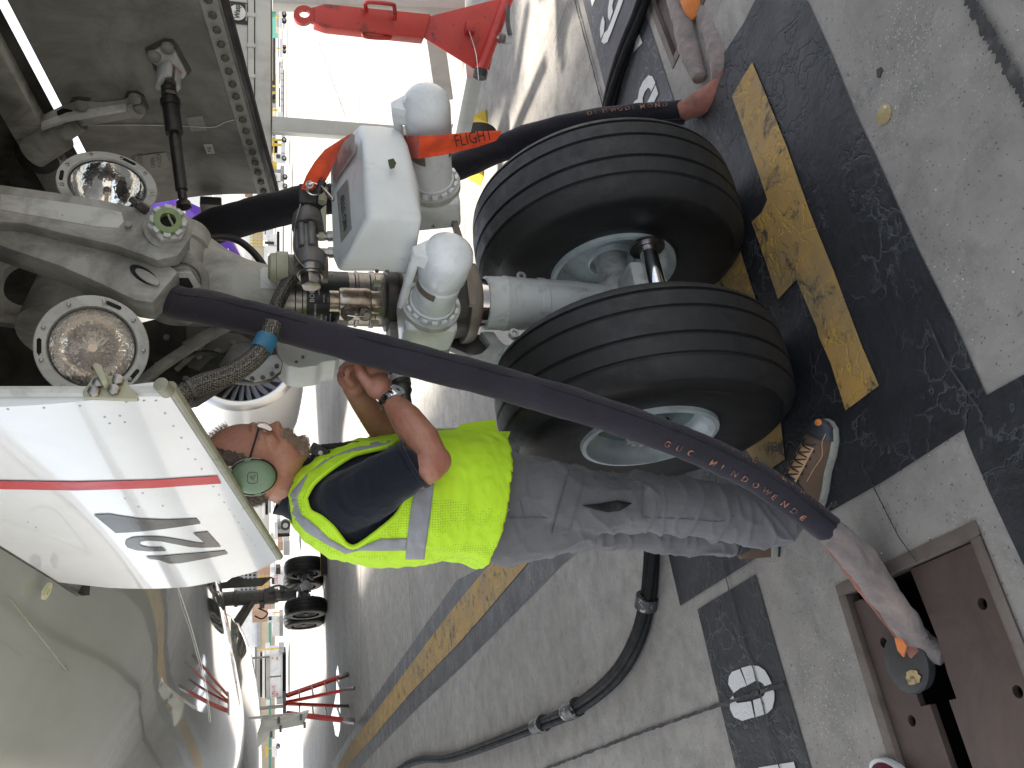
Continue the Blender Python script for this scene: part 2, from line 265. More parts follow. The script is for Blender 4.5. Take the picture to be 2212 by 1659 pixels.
# ------------------------------------------------------------ mesh building
class MB:
    def __init__(s): s.v = []; s.f = []
    def add(s, vs, fs):
        o = len(s.v); s.v += [tuple(p) for p in vs]; s.f += [tuple(i + o for i in f) for f in fs]; return s
    def box(s, c, d, R=None):
        c = Vector(c); h = Vector(d) / 2; vs = []
        for sx in (-1, 1):
            for sy in (-1, 1):
                for sz in (-1, 1):
                    p = Vector((sx * h.x, sy * h.y, sz * h.z)); vs.append(c + (R @ p if R else p))
        return s.add(vs, [(0, 1, 3, 2), (4, 6, 7, 5), (0, 4, 5, 1), (2, 3, 7, 6), (0, 2, 6, 4), (1, 5, 7, 3)])
    def lathe(s, prof, o, axis, n=32, cap=True, a0=0, a1=2 * pi):
        """prof: (distance along axis, radius)"""
        o = Vector(o); ax_ = Vector(axis).normalized(); u = ax_.orthogonal().normalized(); w_ = ax_.cross(u)
        full = abs(a1 - a0 - 2 * pi) < 1e-6; k = n if full else n + 1
        vs = [o + ax_ * h + (u * cos(a0 + (a1 - a0) * i / n) + w_ * sin(a0 + (a1 - a0) * i / n)) * max(r, 1e-5) for h, r in prof for i in range(k)]
        fs = []
        for j in range(len(prof) - 1):
            for i in range(n):
                i2 = (i + 1) % k if full else i + 1
                fs.append((j * k + i, j * k + i2, (j + 1) * k + i2, (j + 1) * k + i))
        if cap and full: fs += [tuple(reversed(range(k))), tuple(range((len(prof) - 1) * k, len(prof) * k))]
        return s.add(vs, fs)
    def cyl(s, a, b, r, r2=None, n=20):
        a = Vector(a); b = Vector(b); L = (b - a).length
        return s.lathe([(0, r), (L, r if r2 is None else r2)], a, b - a, n)
    def tube(s, pts, r, n=12, sub=6, cap=True, squash=None, jit=0, seed=0, closed=False):
        P = [Vector(p) for p in pts]; rs = r if isinstance(r, (list, tuple)) else [r] * len(P)
        Q = []; RR = []
        for i in range(len(P) - 1):
            p0 = P[max(i - 1, 0)]; p1 = P[i]; p2 = P[i + 1]; p3 = P[min(i + 2, len(P) - 1)]
            for k in range(sub):
                t = k / sub
                Q.append(0.5 * ((2 * p1) + (p2 - p0) * t + (2 * p0 - 5 * p1 + 4 * p2 - p3) * t * t + (3 * p1 - p0 - 3 * p2 + p3) * t ** 3)); RR.append(rs[i] * (1 - t) + rs[i + 1] * t)
        Q.append(P[-1]); RR.append(rs[-1]); s.path = Q
        vs = []; up = None
        for i, q in enumerate(Q):
            d = (Q[min(i + 1, len(Q) - 1)] - Q[max(i - 1, 0)]).normalized()
            u = d.orthogonal().normalized() if up is None else (up - d * up.dot(d)).normalized()
            up = u; w_ = d.cross(u)
            for j in range(n):
                a = 2 * pi * j / n; rr = RR[i]
                if jit: rr *= 1 + jit * noise.noise(Vector((q.x * 9 + seed, q.y * 9 + cos(a) * 1.2, q.z * 9 + sin(a) * 1.2))) + jit * 0.5 * noise.noise(Vector((q.x * 30 + seed, q.y * 30 + cos(a) * 2, q.z * 30 + sin(a) * 2)))
                off = u * cos(a) * rr + w_ * sin(a) * rr
                if squash: off = Vector((off.x * squash[0], off.y * squash[1], off.z * squash[2]))
                vs.append(q + off)
        fs = [(i * n + j, i * n + (j + 1) % n, (i + 1) * n + (j + 1) % n, (i + 1) * n + j) for i in range(len(Q) - 1) for j in range(n)]
        if cap: fs += [tuple(reversed(range(n))), tuple(range((len(Q) - 1) * n, len(Q) * n))]
        return s.add(vs, fs)
    def ell(s, c, r, R=None, n=16, m_=10, z0=-1, z1=1):
        c = Vector(c); r = Vector(r) if hasattr(r, '__len__') else Vector((r, r, r)); vs = []
        for j in range(m_ + 1):
            ph = math.asin(z0) + (math.asin(z1) - math.asin(z0)) * j / m_
            for i in range(n):
                p = Vector((r.x * cos(ph) * cos(2 * pi * i / n), r.y * cos(ph) * sin(2 * pi * i / n), r.z * sin(ph))); vs.append(c + (R @ p if R else p))
        fs = [(j * n + i, j * n + (i + 1) % n, (j + 1) * n + (i + 1) % n, (j + 1) * n + i) for j in range(m_) for i in range(n)]
        fs += [tuple(reversed(range(n))), tuple(range(m_ * n, (m_ + 1) * n))]
        return s.add(vs, fs)
    def prism(s, poly, off):
        """closed outline of 3D points swept by the vector off"""
        P = [Vector(p) for p in poly]; off = Vector(off); k = len(P)
        vs = P + [p + off for p in P]
        return s.add(vs, [tuple(range(k)), tuple(reversed(range(k, 2 * k)))] + [(i, i + k, (i + 1) % k + k, (i + 1) % k) for i in range(k)])
    def sheet(s, P): return s.add(P, [tuple(range(len(P)))])
    def loft(s, rings, cap=True):
        k = len(rings[0]); vs = [p for r in rings for p in r]
        fs = [(j * k + i, j * k + (i + 1) % k, (j + 1) * k + (i + 1) % k, (j + 1) * k + i) for j in range(len(rings) - 1) for i in range(k)]
        if cap: fs += [tuple(reversed(range(k))), tuple(range((len(rings) - 1) * k, len(rings) * k))]
        return s.add(vs, fs)
    def mesh(s, name, smooth=35, bevel=0, seg=2, recalc=True):
        me = bpy.data.meshes.new(name); me.from_pydata(s.v, [], s.f)
        bm = bmesh.new(); bm.from_mesh(me)
        bmesh.ops.remove_doubles(bm, verts=bm.verts, dist=1e-6)
        if recalc: bmesh.ops.recalc_face_normals(bm, faces=bm.faces)
        if bevel:
            ed = [e for e in bm.edges if len(e.link_faces) == 2 and e.calc_face_angle(0) > radians(32)]
            bmesh.ops.bevel(bm, geom=ed, offset=bevel, segments=seg, profile=0.6, affect='EDGES', clamp_overlap=True)
        bm.to_mesh(me); bm.free()
        if smooth: me.shade_smooth(); me.set_sharp_from_angle(angle=radians(smooth))
        return me
    def build(s, name, mat, parent=None, **kw):
        me = s.mesh(name, **kw); me.materials.append(mat); o = bpy.data.objects.new(name, me); C.objects.link(o); o.parent = parent; return o
def tag(o, label=None, cat=None, group=None, kind=None):
    if label: o['label'] = label
    if cat: o['category'] = cat
    if group: o['group'] = group
    if kind: o['kind'] = kind
    return o
def empty(name, loc=(0, 0, 0), rz=0, **kw):
    o = bpy.data.objects.new(name, None); C.objects.link(o); o.location = loc; o.rotation_euler = (0, 0, rz); o.empty_display_size = 0.1
    return tag(o, **kw)
def inst(src, name, parent=None, M=None, mat=None):
    o = bpy.data.objects.new(name, src.data); C.objects.link(o); o.parent = parent
    if M is not None: o.matrix_basis = M
    return o
def copy_tree(o, parent=None):
    c = o.copy(); C.objects.link(c); c.parent = parent
    for ch in [k for k in bpy.data.objects if k.parent == o]: copy_tree(ch, c)
    return c
FONT_CACHE = {}
def text(s, size, mat, parent, origin, xdir, ydir, name='lettering', shear=0, bold=0, align='LEFT', extrude=0.0, sx=1.0):
    """flat print: the words as a mesh lying along xdir / ydir"""
    key = (s, shear, bold, align)
    if key not in FONT_CACHE:
        cu = bpy.data.curves.new('t', 'FONT'); cu.body = s; cu.size = 1; cu.shear = shear; cu.offset = bold; cu.align_x = align; cu.resolution_u = 3
        ob = bpy.data.objects.new('t', cu)
        me = bpy.data.meshes.new_from_object(ob); FONT_CACHE[key] = [tuple(v.co) for v in me.vertices], [tuple(p.vertices) for p in me.polygons]
        bpy.data.objects.remove(ob); bpy.data.meshes.remove(me)
    V, Fc = FONT_CACHE[key]; x = Vector(xdir).normalized(); y = Vector(ydir); y = (y - x * y.dot(x)).normalized(); o = Vector(origin)
    me = bpy.data.meshes.new(name); me.from_pydata([tuple(o + x * v[0] * size * sx + y * v[1] * size) for v in V], [], Fc)
    me.materials.append(mat); ob = bpy.data.objects.new(name, me); C.objects.link(ob); ob.parent = parent; return ob
def blob(name, prims, voxel, smooth=4, fac=0.5, mat=None, parent=None, disp=None):
    """one continuous closed skin over overlapping volumes"""
    me = MB.mesh(prims, name, smooth=0)
    ob = bpy.data.objects.new(name, me); C.objects.link(ob)
    r = ob.modifiers.new('r', 'REMESH'); r.mode = 'VOXEL'; r.voxel_size = voxel; r.use_smooth_shade = True
    sm = ob.modifiers.new('s', 'SMOOTH'); sm.factor = fac; sm.iterations = smooth
    dg = bpy.context.evaluated_depsgraph_get(); dg.update()
    m2 = bpy.data.meshes.new_from_object(ob.evaluated_get(dg)); bpy.data.objects.remove(ob); bpy.data.meshes.remove(me); m2.name = name
    if disp:
        nn = [v.normal.copy() for v in m2.vertices]; nc_ = [v.co + n * disp(v.co, n) for v, n in zip(m2.vertices, nn)]
        for v, c in zip(m2.vertices, nc_): v.co = c
    m2.materials.clear(); m2.materials.append(mat); m2.shade_smooth()
    o = bpy.data.objects.new(name, m2); C.objects.link(o); o.parent = parent; return o
def patch(src, name, pred, mat, off, parent):
    """the faces of a cloth that satisfy pred, lifted as a cloth piece of their own"""
    me = src.data; use = [p for p in me.polygons if pred(p.center, p.normal)]
    idx = {}; vs = []; fs = []
    for p in use:
        f = []
        for i in p.vertices:
            if i not in idx: idx[i] = len(vs); v = me.vertices[i]; vs.append(tuple(v.co + v.normal * off))
            f.append(idx[i])
        fs.append(tuple(f))
    m2 = bpy.data.meshes.new(name); m2.from_pydata(vs, [], fs); m2.materials.append(mat); m2.shade_smooth()
    o = bpy.data.objects.new(name, m2); C.objects.link(o); o.parent = parent; return o
def inpoly(x, y, P):
    c = False; j = len(P) - 1
    for i in range(len(P)):
        if (P[i][1] > y) != (P[j][1] > y) and x < (P[j][0] - P[i][0]) * (y - P[i][1]) / (P[j][1] - P[i][1]) + P[i][0]: c = not c
        j = i
    return c
def X(n): return Vector(n)
# ============================================================ GROUND
def hatchquad(o, e1, e2, w1, w2):                    # real rectangles on the ground from a corner and two measured sides
    return [o, o + e1 * w1, o + e1 * w1 + e2 * w2, o + e2 * w2]
# left hatch: far-right corner and the directions of its two sides
hA = G(2108, 1124); hB = G(1806, 1265); hC = G(2184, 1303)
e1 = (hB - hA).normalized(); e2 = Vector((-e1.y, e1.x, 0)); e2 = e2 if (hC - hA).dot(e2) > 0 else -e2
HW1 = (hB - hA).length; HW2 = 1.25
HL = hatchquad(hA, e1, e2, HW1, HW2)
kA = G(1454, 149); kB = G(1400, 8); kC = G(1492, 86)
f1 = (kB - kA).normalized(); f2 = Vector((f1.y, -f1.x, 0)); f2 = f2 if (kC - kA).dot(f2) > 0 else -f2
HR = hatchquad(kA, f1, f2, 1.25, HW1)
bm = bmesh.new(); loops = [[Vector((-600, -60, 0)), Vector((600, -60, 0)), Vector((600, 900, 0)), Vector((-600, 900, 0))], HL, HR]
# a near apron block keeps the triangles well shaped
eds = []
for lp in loops:
    vs = [bm.verts.new(p) for p in lp]
    for i in range(len(vs)): eds.append(bm.edges.new((vs[i], vs[(i + 1) % len(vs)])))
bmesh.ops.triangle_fill(bm, use_beauty=True, use_dissolve=False, edges=eds)
for f in bm.faces:
    if f.normal.z < 0: f.normal_flip()
me = bpy.data.meshes.new('apron'); bm.to_mesh(me); bm.free(); me.materials.append(M_CONC)
apron = bpy.data.objects.new('apron', me); C.objects.link(apron); tag(apron, kind='structure')

def gpoly(name, px, mat, z, parent=None, **kw):
    P = [G(a, b) for a, b in px]
    for p in P: p.z = z
    m_ = MB().sheet(P); me = bpy.data.meshes.new(name); me.from_pydata(m_.v, [], m_.f); me.materials.append(mat)
    bm = bmesh.new(); bm.from_mesh(me); bmesh.ops.triangulate(bm, faces=bm.faces)
    for f in bm.faces:
        if f.normal.z < 0: f.normal_flip()
    bm.to_mesh(me); bm.free()
    o = bpy.data.objects.new(name, me); C.objects.link(o); o.parent = parent; return tag(o, **kw)
def gstrip(name, px, wid, mat, z, parent=None, jag=0.0, n=40, ext=None, **kw):
    """a line on the ground of real width, its edges a little uneven"""
    P = [G(a, b) for a, b in px]; L = [0]
    for i in range(1, len(P)): L.append(L[-1] + (P[i] - P[i - 1]).length)
    vs = []; rnd = random.Random(3)
    for k in range(n + 1):
        s_ = L[-1] * k / n; i = max(j for j in range(len(P) - 1) if L[j] <= s_ + 1e-9); t = (s_ - L[i]) / (L[i + 1] - L[i])
        p = P[i].lerp(P[i + 1], t); d = (P[i + 1] - P[i]).normalized(); q = Vector((-d.y, d.x, 0))
        for sg in (1, -1):
            r = p + q * sg * wid / 2 * (1 + jag * rnd.uniform(-1, 1)); vs.append((r.x, r.y, z))
    fs = [(2 * k, 2 * k + 2, 2 * k + 3, 2 * k + 1) for k in range(n)]
    me = bpy.data.meshes.new(name); me.from_pydata(vs, [], fs); me.materials.append(mat)
    bm = bmesh.new(); bm.from_mesh(me)
    for f in bm.faces:
        f.normal_update()
        if f.normal.z < 0: f.normal_flip()
    bm.to_mesh(me); bm.free()
    o = bpy.data.objects.new(name, me); C.objects.link(o); o.parent = parent; return tag(o, **kw)

# painted black field under the nose wheels, number bands
bf = gpoly('painted_field', [(1745, 0), (1799, 117.5), (1848, 240.5), (1894, 336), (1946, 452.6), (1990, 548), (2061, 690), (2133.5, 854), (2212, 810.6), (2330, 745), (2330, 1400), (2211.8, 1216.5),
    (2137.5, 1058), (2099, 968), (2084.3, 928.2), (1908, 1041.6), (1791.9, 1107.2), (1607.4, 1223.4), (1471.3, 1308.6), (1447.5, 1206), (1405, 1010), (1395, 700), (1400, 420), (1470, 262), (1527.9, 188.2), (1566, 114.6), (1607.4, 52), (1633.4, 0)], M_BLKP, 0.004, kind='structure')
gpoly('number_band', [(1508.6, 1316), (1633.4, 1241), (1753.6, 1659), (1800, 1820), (1625, 1820), (1591, 1659), (1557.6, 1523)], M_BLKP, 0.004, kind='structure')
gpoly('number_band', [(1245, -45), (1260.5, 0), (1318, 226), (1345, 340), (1480, 300), (1459.7, 226.4), (1394, 22), (1380, -45)], M_BLKP2, 0.004, kind='structure')
# yellow bars
gpoly('yellow_bar', [(1629.3, 135), (1648.4, 180.4), (1703, 314.3), (1752.2, 452.6), (1771.4, 501.8), (1804.2, 581), (1867, 747.7), (1903.9, 832.5), (1831.5, 887), (1816, 838), (1798.7, 783.3), (1774.1, 728.6), (1768.7, 706.7),
    (1745, 652), (1724.9, 604.2), (1685.3, 646.6), (1655, 556), (1627.9, 480), (1649.8, 459.4), (1662, 431.8), (1645.7, 382), (1612, 286), (1585.2, 208.7), (1607.4, 169.4)], M_YELP, 0.008, kind='structure')
gpoly('yellow_bar', [(1596.9, 522.7), (1650.1, 687.2), (1676, 780), (1700, 992), (1655, 1022), (1560, 900), (1500, 640)], M_YELP, 0.008, kind='structure')
# lead-in line curving away on the left: black border, yellow core
def band(name, up, lo, mat, z):
    return gpoly(name, up + list(reversed(lo)), mat, z, kind='structure')
band('leadin_border', [(1120, 1150), (1042.7, 1225), (987.4, 1253.3), (896.9, 1381.5), (809.6, 1507), (749.5, 1597), (711.4, 1659), (692, 1700), (672, 1760)], [(1300, 1150), (1215.3, 1219), (1093.3, 1343), (987.4, 1449.7), (902.3, 1528.8), (820.5, 1610.6), (776.8, 1659), (738, 1710), (700, 1775)], M_BLKP2, 0.004)
band('leadin_core', [(1130, 1162), (1051.6, 1228), (987.4, 1305), (918.7, 1395), (831.4, 1512.4), (750.9, 1616), (727.7, 1659), (704, 1700), (680, 1762)], [(1215, 1150), (1152.8, 1204), (1033.8, 1343), (987.4, 1395), (888.7, 1496), (805.5, 1594), (752.3, 1654), (722, 1704), (690, 1770)], M_YELP, 0.008)
# stencilled figures
def S4(pts, ox, oy, k): return [(ox + x / k / 1.8228, oy + y / k / 1.8228) for x, y in pts]
z0 = lambda pts: S4(pts, 2250 / 1.8228, 0, 3.686)
for P in ([(295, -20), (375, -20), (350, 30), (320, 103)], [(578, -20), (640, -20), (625, 40), (612, 90), (625, 170), (575, 305), (552, 250), (550, 130), (565, 50)],
          [(708, 0), (780, -20), (735, 110), (690, 230), (600, 470), (545, 610), (495, 640), (455, 605), (480, 520), (500, 480), (545, 440), (600, 300)],
          [(480, 230), (505, 320), (495, 430), (492, 475), (443, 560), (435, 420), (452, 310)],
          [(1010, 498), (1053, 625), (930, 755), (960, 560)], [(640, 950), (640, 1040), (612, 1170), (600, 1110), (585, 1060)],
          [(1245, 1235), (1285, 1360), (1185, 1560), (1150, 1700), (1010, 1700), (1060, 1590), (1150, 1440)],
          [(1140, 1095), (1200, 1110), (1243, 1200), (1225, 1250), (1178, 1330), (1165, 1290), (1135, 1275), (1090, 1330), (1055, 1430), (1065, 1550), (1020, 1690), (800, 1690), (880, 1570), (940, 1470), (985, 1440), (1010, 1300), (1060, 1190)]):
    gpoly('stencil_figure', z0(P), M_WHP, 0.008, kind='structure')
z1 = lambda pts: S4(pts, 2930 / 1.8228, 2200 / 1.8228, 2.0073)
for P in ([(-8, 862), (60, 842), (130, 846), (180, 880), (215, 940), (234, 985), (178, 1005), (165, 985), (140, 968), (100, 966), (40, 1000)],
          [(186, 1020), (240, 1010), (256, 1060), (255, 1120), (240, 1180), (200, 1220), (108, 1250), (85, 1118), (140, 1100), (172, 1080), (186, 1050)],
          [(-80, 892), (-18, 870), (36, 1003), (-10, 1018), (-40, 1040), (-68, 1060), (-110, 990), (-105, 930)],
          [(-72, 1080), (-62, 1110), (-40, 1140), (70, 1124), (98, 1250), (0, 1280), (-65, 1250), (-95, 1190), (-100, 1110)],
          [(130, 1648), (410, 1602), (430, 1680), (560, 2100), (460, 2100), (350, 1720), (160, 1770)]):
    gpoly('stencil_figure', z1(P), M_WHP, 0.008, kind='structure')
# joints between the slabs
for px, wd in (([(1120, 1700), (1184, 1659), (1407.6, 1575), (1557.6, 1523.3), (1700, 1478)], 0.014), ([(1560, 1195), (1607, 1371), (1634.7, 1447), (1678.5, 1616.9), (1720, 1760)], 0.008), ([(2085, -30), (2102, 0), (2155, 95), (2212, 191), (2300, 330)], 0.026),
               ([(1230, -40), (1245.5, 0), (1311, 245.5), (1370, 480)], 0.012), ([(1236, -10), (1200.5, 91.4)], 0.006), ([(655, 0), (747, 252)], 0.02), ([(876, 1112), (905, 1560)], 0.012), ([(1868, 1000), (1950, 1160), (1990, 1215)], 0.004),
               ([(2010, 690), (2050, 780), (2133, 900)], 0.005), ([(742, 720), (760, 1090)], 0.02), ([(900, 250), (930, 0)], 0.012)):
    gstrip('slab_joint', px, wd, M_SEALANT, 0.012, jag=0.45, n=90, kind='structure')
for d_ in (14, 22, 32, 45):                             # cross joints further out
    o = MB().sheet([(-60, d_, .003), (90, d_ + 3, .003), (90, d_ + 3.03, .003), (-60, d_ + .03, .003)]).build('slab_joint', M_SEALANT, smooth=0); tag(o, kind='structure')

# survey disc, grit and oil specks
o = MB().lathe([(0, 0.028), (0.002, 0.028), (0.0035, 0.024)], G(1910.5, 247) + Vector((0, 0, .001)), (0, 0, 1), 28).build('survey_disc', surf('disc_tan', (0.36, 0.28, 0.12), 0.6, dirt=(0.2, 0.16, 0.08), dscale=60, damt=0.7)); tag(o, 'round tan survey disc set in the concrete beyond the black painted field', 'disc')
rnd = random.Random(8)
mb = MB().ell(G(1916, 232) + Vector((0, 0, .006)), (.006, .005, .005), n=8, m_=5)
for i in range(110):
    a, b = rnd.uniform(1500, 2200), rnd.uniform(0, 1640)
    if inpoly(a, b, [(1790, 1265), (2120, 1110), (2300, 1500), (2300, 1900), (1950, 1900)]) or inpoly(a, b, [(1380, -50), (1470, 160), (1560, 20), (1500, -80)]): continue
    r = rnd.uniform(.0012, .0032); mb.ell(G(a, b) + Vector((0, 0, r * .6)), (r * rnd.uniform(.8, 1.5), r, r * .7), n=6, m_=3)
o = mb.build('grit', surf('grit_stone', (0.5, 0.48, 0.44), 0.8, dirt=(0.2, 0.19, 0.17), dscale=30), smooth=0); tag(o, kind='stuff')
o = MB().prism([G(1895, 150), G(1904, 145), G(1907, 150), G(1902, 168), G(1896, 167)], (0, 0, .003)).build('rubber_scrap', M_BLACK); tag(o, 'small black scrap of rubber lying on the bare concrete', 'scrap')

# ============================================================ HATCHES
def rectm(o, u, v, u0, v0, u1, v1): return [o + u * u0 + v * v0, o + u * u1 + v * v0, o + u * u1 + v * v1, o + u * u0 + v * v1]
def hatch(name, o, u, v, U, V, cuts, holes, label):
    """o corner; u, v sides; U, V lengths. Frame angle, pit walls, plates built as separate pieces"""
    t = empty(name, o, label=label, cat='hatch')
    O = Vector((0, 0, 0)); fw = 0.035
    f = MB()
    for (a, b, c, d) in ((0, 0, U, fw), (0, V - fw, U, V), (0, fw, fw, V - fw), (U - fw, fw, U, V - fw)):
        f.prism([p + Vector((0, 0, -.04)) for p in rectm(O, u, v, a, b, c, d)], (0, 0, .045))
    f.build('frame', M_RUSTF, t, bevel=.0025)
    w_ = MB()
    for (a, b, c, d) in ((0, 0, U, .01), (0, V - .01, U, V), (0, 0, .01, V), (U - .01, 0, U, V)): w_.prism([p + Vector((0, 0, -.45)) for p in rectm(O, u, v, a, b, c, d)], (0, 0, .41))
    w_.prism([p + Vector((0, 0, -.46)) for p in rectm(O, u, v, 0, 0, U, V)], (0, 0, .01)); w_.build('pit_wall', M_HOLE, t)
    for poly in cuts:
        P = [O + u * a + v * b for a, b in poly]
        bm = bmesh.new(); eds = []
        lps = [P]
        for (hx, hy) in holes:
            if inpoly(hx, hy, poly): lps.append([O + u * (hx + .0145 * cos(k * pi / 8)) + v * (hy + .0145 * sin(k * pi / 8)) for k in range(16)])
        for lp in lps:
            vs = [bm.verts.new(p + Vector((0, 0, -.012))) for p in lp]
            for i in range(len(vs)): eds.append(bm.edges.new((vs[i], vs[(i + 1) % len(vs)])))
        r = bmesh.ops.triangle_fill(bm, use_beauty=True, edges=eds)
        ex = bmesh.ops.extrude_face_region(bm, geom=list(bm.faces)); 
        for g in ex['geom']:
            if isinstance(g, bmesh.types.BMVert): g.co.z -= .018
        bmesh.ops.recalc_face_normals(bm, faces=bm.faces)
        me = bpy.data.meshes.new('plate'); bm.to_mesh(me); bm.free(); me.materials.append(M_RUST)
        pl = bpy.data.objects.new('plate', me); C.objects.link(pl); pl.parent = t
    return t
def uv(p, o, u, v): return ((p - o).dot(u), (p - o).dot(v))
hp = lambda a, b: uv(G(a, b), hA, e1, e2)
z8 = lambda x, y: hp((2930 + x / 2.0073) / 1.8228, (2200 + y / 2.0073) / 1.8228)
slotL0, slotL1 = z8(1590, 1130), z8(1450, 1190)
U, V = HW1, HW2
ga = z8(1130, 120)[0]; 
sx0, sx1 = z8(1640, 1090)[0], z8(1370, 1190)[0]        # cable opening between the plates
slot_v0, slot_v1 = z8(1460, 740)[1], z8(1600, 1120)[1]
gx0, gx1 = z8(1590, 1130)[0], z8(1450, 1190)[0]        # narrow gutter towards the near side
i_ = .04
near = V - i_
plR = [(i_, i_), (z8(1280, 80)[0], i_), (z8(1500, 640)[0], z8(1500, 640)[1]), (sx0, slot_v0 * .5 + slot_v1 * .5), (sx0, slot_v1), (gx0, slot_v1), (gx0, near), (i_, near)]
plL = [(U - i_, i_ + .02), (z8(880, 260)[0], i_ + .02), (sx1 + .0, slot_v0 - .10), (sx1, slot_v1), (gx1, slot_v1), (gx1, near), (U - i_, near)]
holes = [z8(1850, 360), z8(1075, 668), z8(1295, 1285), z8(2128, 1055)]
hatch_l = hatch('cable_pit_hatch', hA, e1, e2, U, V, [plR, plL], holes, 'large rusty steel hatch in the concrete where the near grey sleeved cable ends')
# gutter channel and the round rubber grommet lid
MB().prism([X(0) if False else (e1 * a + e2 * b + Vector((0, 0, -.11))) for a, b in ((gx0 - .01, slot_v1), (gx1 + .01, slot_v1), (gx1 + .01, near), (gx0 - .01, near))], (0, 0, .01)).build('gutter', M_RUSTF, hatch_l)
lidc = uv(G(1955, 1432), hA, e1, e2)
lid = MB().lathe([(-.03, .072), (-.004, .078), (.004, .074), (.007, .05), (.008, .0)], e1 * lidc[0] + e2 * lidc[1], (0, 0, 1), 36).build('rubber_lid', surf('lid_rubber', (0.035, 0.033, 0.032), 0.5, dirt=(0.09, 0.08, 0.075), dscale=14, damt=0.6), hatch_l)
wl = MB(); wc = uv(G(1978, 1462), hA, e1, e2); pts = []
for k in range(26):
    a = 2 * pi * k / 26; r = .022 * (1 + .3 * noise.noise(Vector((cos(a) * 2, sin(a) * 2, 1)))); pts.append(e1 * (wc[0] + r * 1.25 * cos(a)) + e2 * (wc[1] + r * .8 * sin(a)) + Vector((0, 0, .0095)))
wl.sheet(pts).build('worn_tan_patch', surf('worn_tan', (0.42, 0.30, 0.14), 0.7, dirt=(0.1, 0.08, 0.05), dscale=60, dlo=0.5, dhi=0.6, damt=0.9), lid)
kp = lambda a, b: uv(G(a, b), kA, f1, f2)
hatch_r = hatch('cable_pit_hatch', kA, f1, f2, 1.25, HW1, [[(.04, .04), (1.21, .04), (1.21, HW1 * .44), (.62, HW1 * .44), (.62, HW1 - .04), (.04, HW1 - .04)]], [kp(1453, 49)], 'brown steel cable pit hatch behind the nose wheels, under the far pink and grey sleeve')

# black ground cable bundle: four cables strapped together
bund = empty('ground_cable_bundle', G(1260, 1526), label='thick bundle of black ground cables strapped with tape, curving across the concrete', cat='cable')
path = [(735, 1790), (860, 1668), (987.5, 1635), (1178.5, 1564), (1260.3, 1526), (1342, 1460.6), (1391, 1381.5), (1415.8, 1291.5), (1424, 1207), (1428, 1080), (1424, 900), (1412, 700), (1392, 520), (1362, 380), (1333, 300), (1328, 250), (1340, 190), (1365, 110), (1397, 30), (1415, -30), (1440, -110)]
base_ = bund.location.copy()
CB = [G(a, b) for a, b in path]
CB2 = MB().tube(CB, .01, 4, 5).__dict__ if False else None
M_CABLE = surf('black_cable', (0.007, 0.007, 0.007), 0.65, spec=0.2, dirt=(0.022, 0.02, 0.018), dscale=8, dlo=0.5, dhi=0.85, damt=0.5, bs=0.1)
for k in range(4):
    pts = []
    for i, p in enumerate(CB):
        d = (CB[min(i + 1, len(CB) - 1)] - CB[max(i - 1, 0)]).normalized(); q = Vector((-d.y, d.x, 0)); a = i * 0.35 + k * pi / 2
        pts.append(p + q * (.024 * cos(a)) + Vector((0, 0, .036 + .016 * sin(a))) - base_)
    MB().tube(pts, .0175, 12, 6).build('cable', M_CABLE, bund)
M_TAPE = surf('grubby_tape', (0.03, 0.03, 0.032), 0.5, dirt=(0.4, 0.36, 0.28), dscale=30, dlo=0.55, dhi=0.6, damt=1.0)
for a, b, c, d in ((1412, 1310, 1416, 1286), (1262, 1525, 1240, 1536), (1188, 1560, 1170, 1567), (868, 1665, 858, 1670)):
    p, q = G(a, b), G(c, d); MB().tube([p + Vector((0, 0, .038)) - base_, q + Vector((0, 0, .038)) - base_], .050, 14, 2, squash=None).build('tape_strap', M_TAPE, bund)
# ============================================================ THE AIRLINER
PL = empty('airliner', NG, ANG, label='large airliner overhead with grey belly, nose gear and a white door numbered 127', cat='airliner')
# ---- fuselage: rings of real size, nose to tail, with the gear bay left open
def fz(y):
    if y > 1.4: b = 1.92
    else: b = 2.17 - .165 * y if y > -1.6 else 2.434 + (-1.6 - y) * .27 + max(0, -1.6 - y) ** 2 * .055
    if 1.0 < y <= 1.4: b = 1.955 + (1.4 - y) / .4 * 0.0 - (y - 1) / .4 * .035
    t = 6.92 if y > -.5 else 6.92 - (-.5 - y) ** 1.6 * .22
    h = 2.5 if y > 1 else max(.05, 2.5 - ((1 - y) / 6.8) ** 1.9 * 2.45)
    return b, max(t, b + .1), h
ys = [-5.9, -5.7, -5.3, -4.8, -4.2, -3.6, -3.0, -2.4, -2.0, -1.6, -1.2, -.8, -.4, 0, .3, .62, 1.0, 1.4, 2, 3, 4, 5.5, 7, 9, 12, 16, 20, 24, 28, 32, 36, 40, 44]
ncol = 56; rings = []
for y in ys:
    b, t, h = fz(y)
    if y > 32: b = 1.92 + (y - 32) ** 1.3 * .13
    zc = (b + t) / 2; rv = (t - b) / 2
    f0 = math.asin(min(.9, .7 / h)) if h > .8 else .5
    ring = []
    for k in range(ncol + 1):
        a = f0 + (2 * pi - 2 * f0) * k / ncol; ring.append((h * sin(a), y, zc - rv * cos(a)))
    bot = [(h * sin(a), y, zc - rv * cos(a)) for a in [-f0 + 2 * f0 * k / 6 for k in range(1, 6)]]
    rings.append(ring + bot)
fm = MB(); n_ = len(rings[0]); vs = [p for r in rings for p in r]; fs = []
for j in range(len(ys) - 1):
    for i in range(n_):
        bayf = i >= ncol and ys[j] >= -1.61 and ys[j + 1] <= .63
        if not bayf: fs.append((j * n_ + i, (j + 1) * n_ + i, (j + 1) * n_ + (i + 1) % n_, j * n_ + (i + 1) % n_))
fs.append(tuple(range(n_)))
fm.add(vs, fs); fus = fm.build('fuselage', M_FUS, PL, smooth=60)
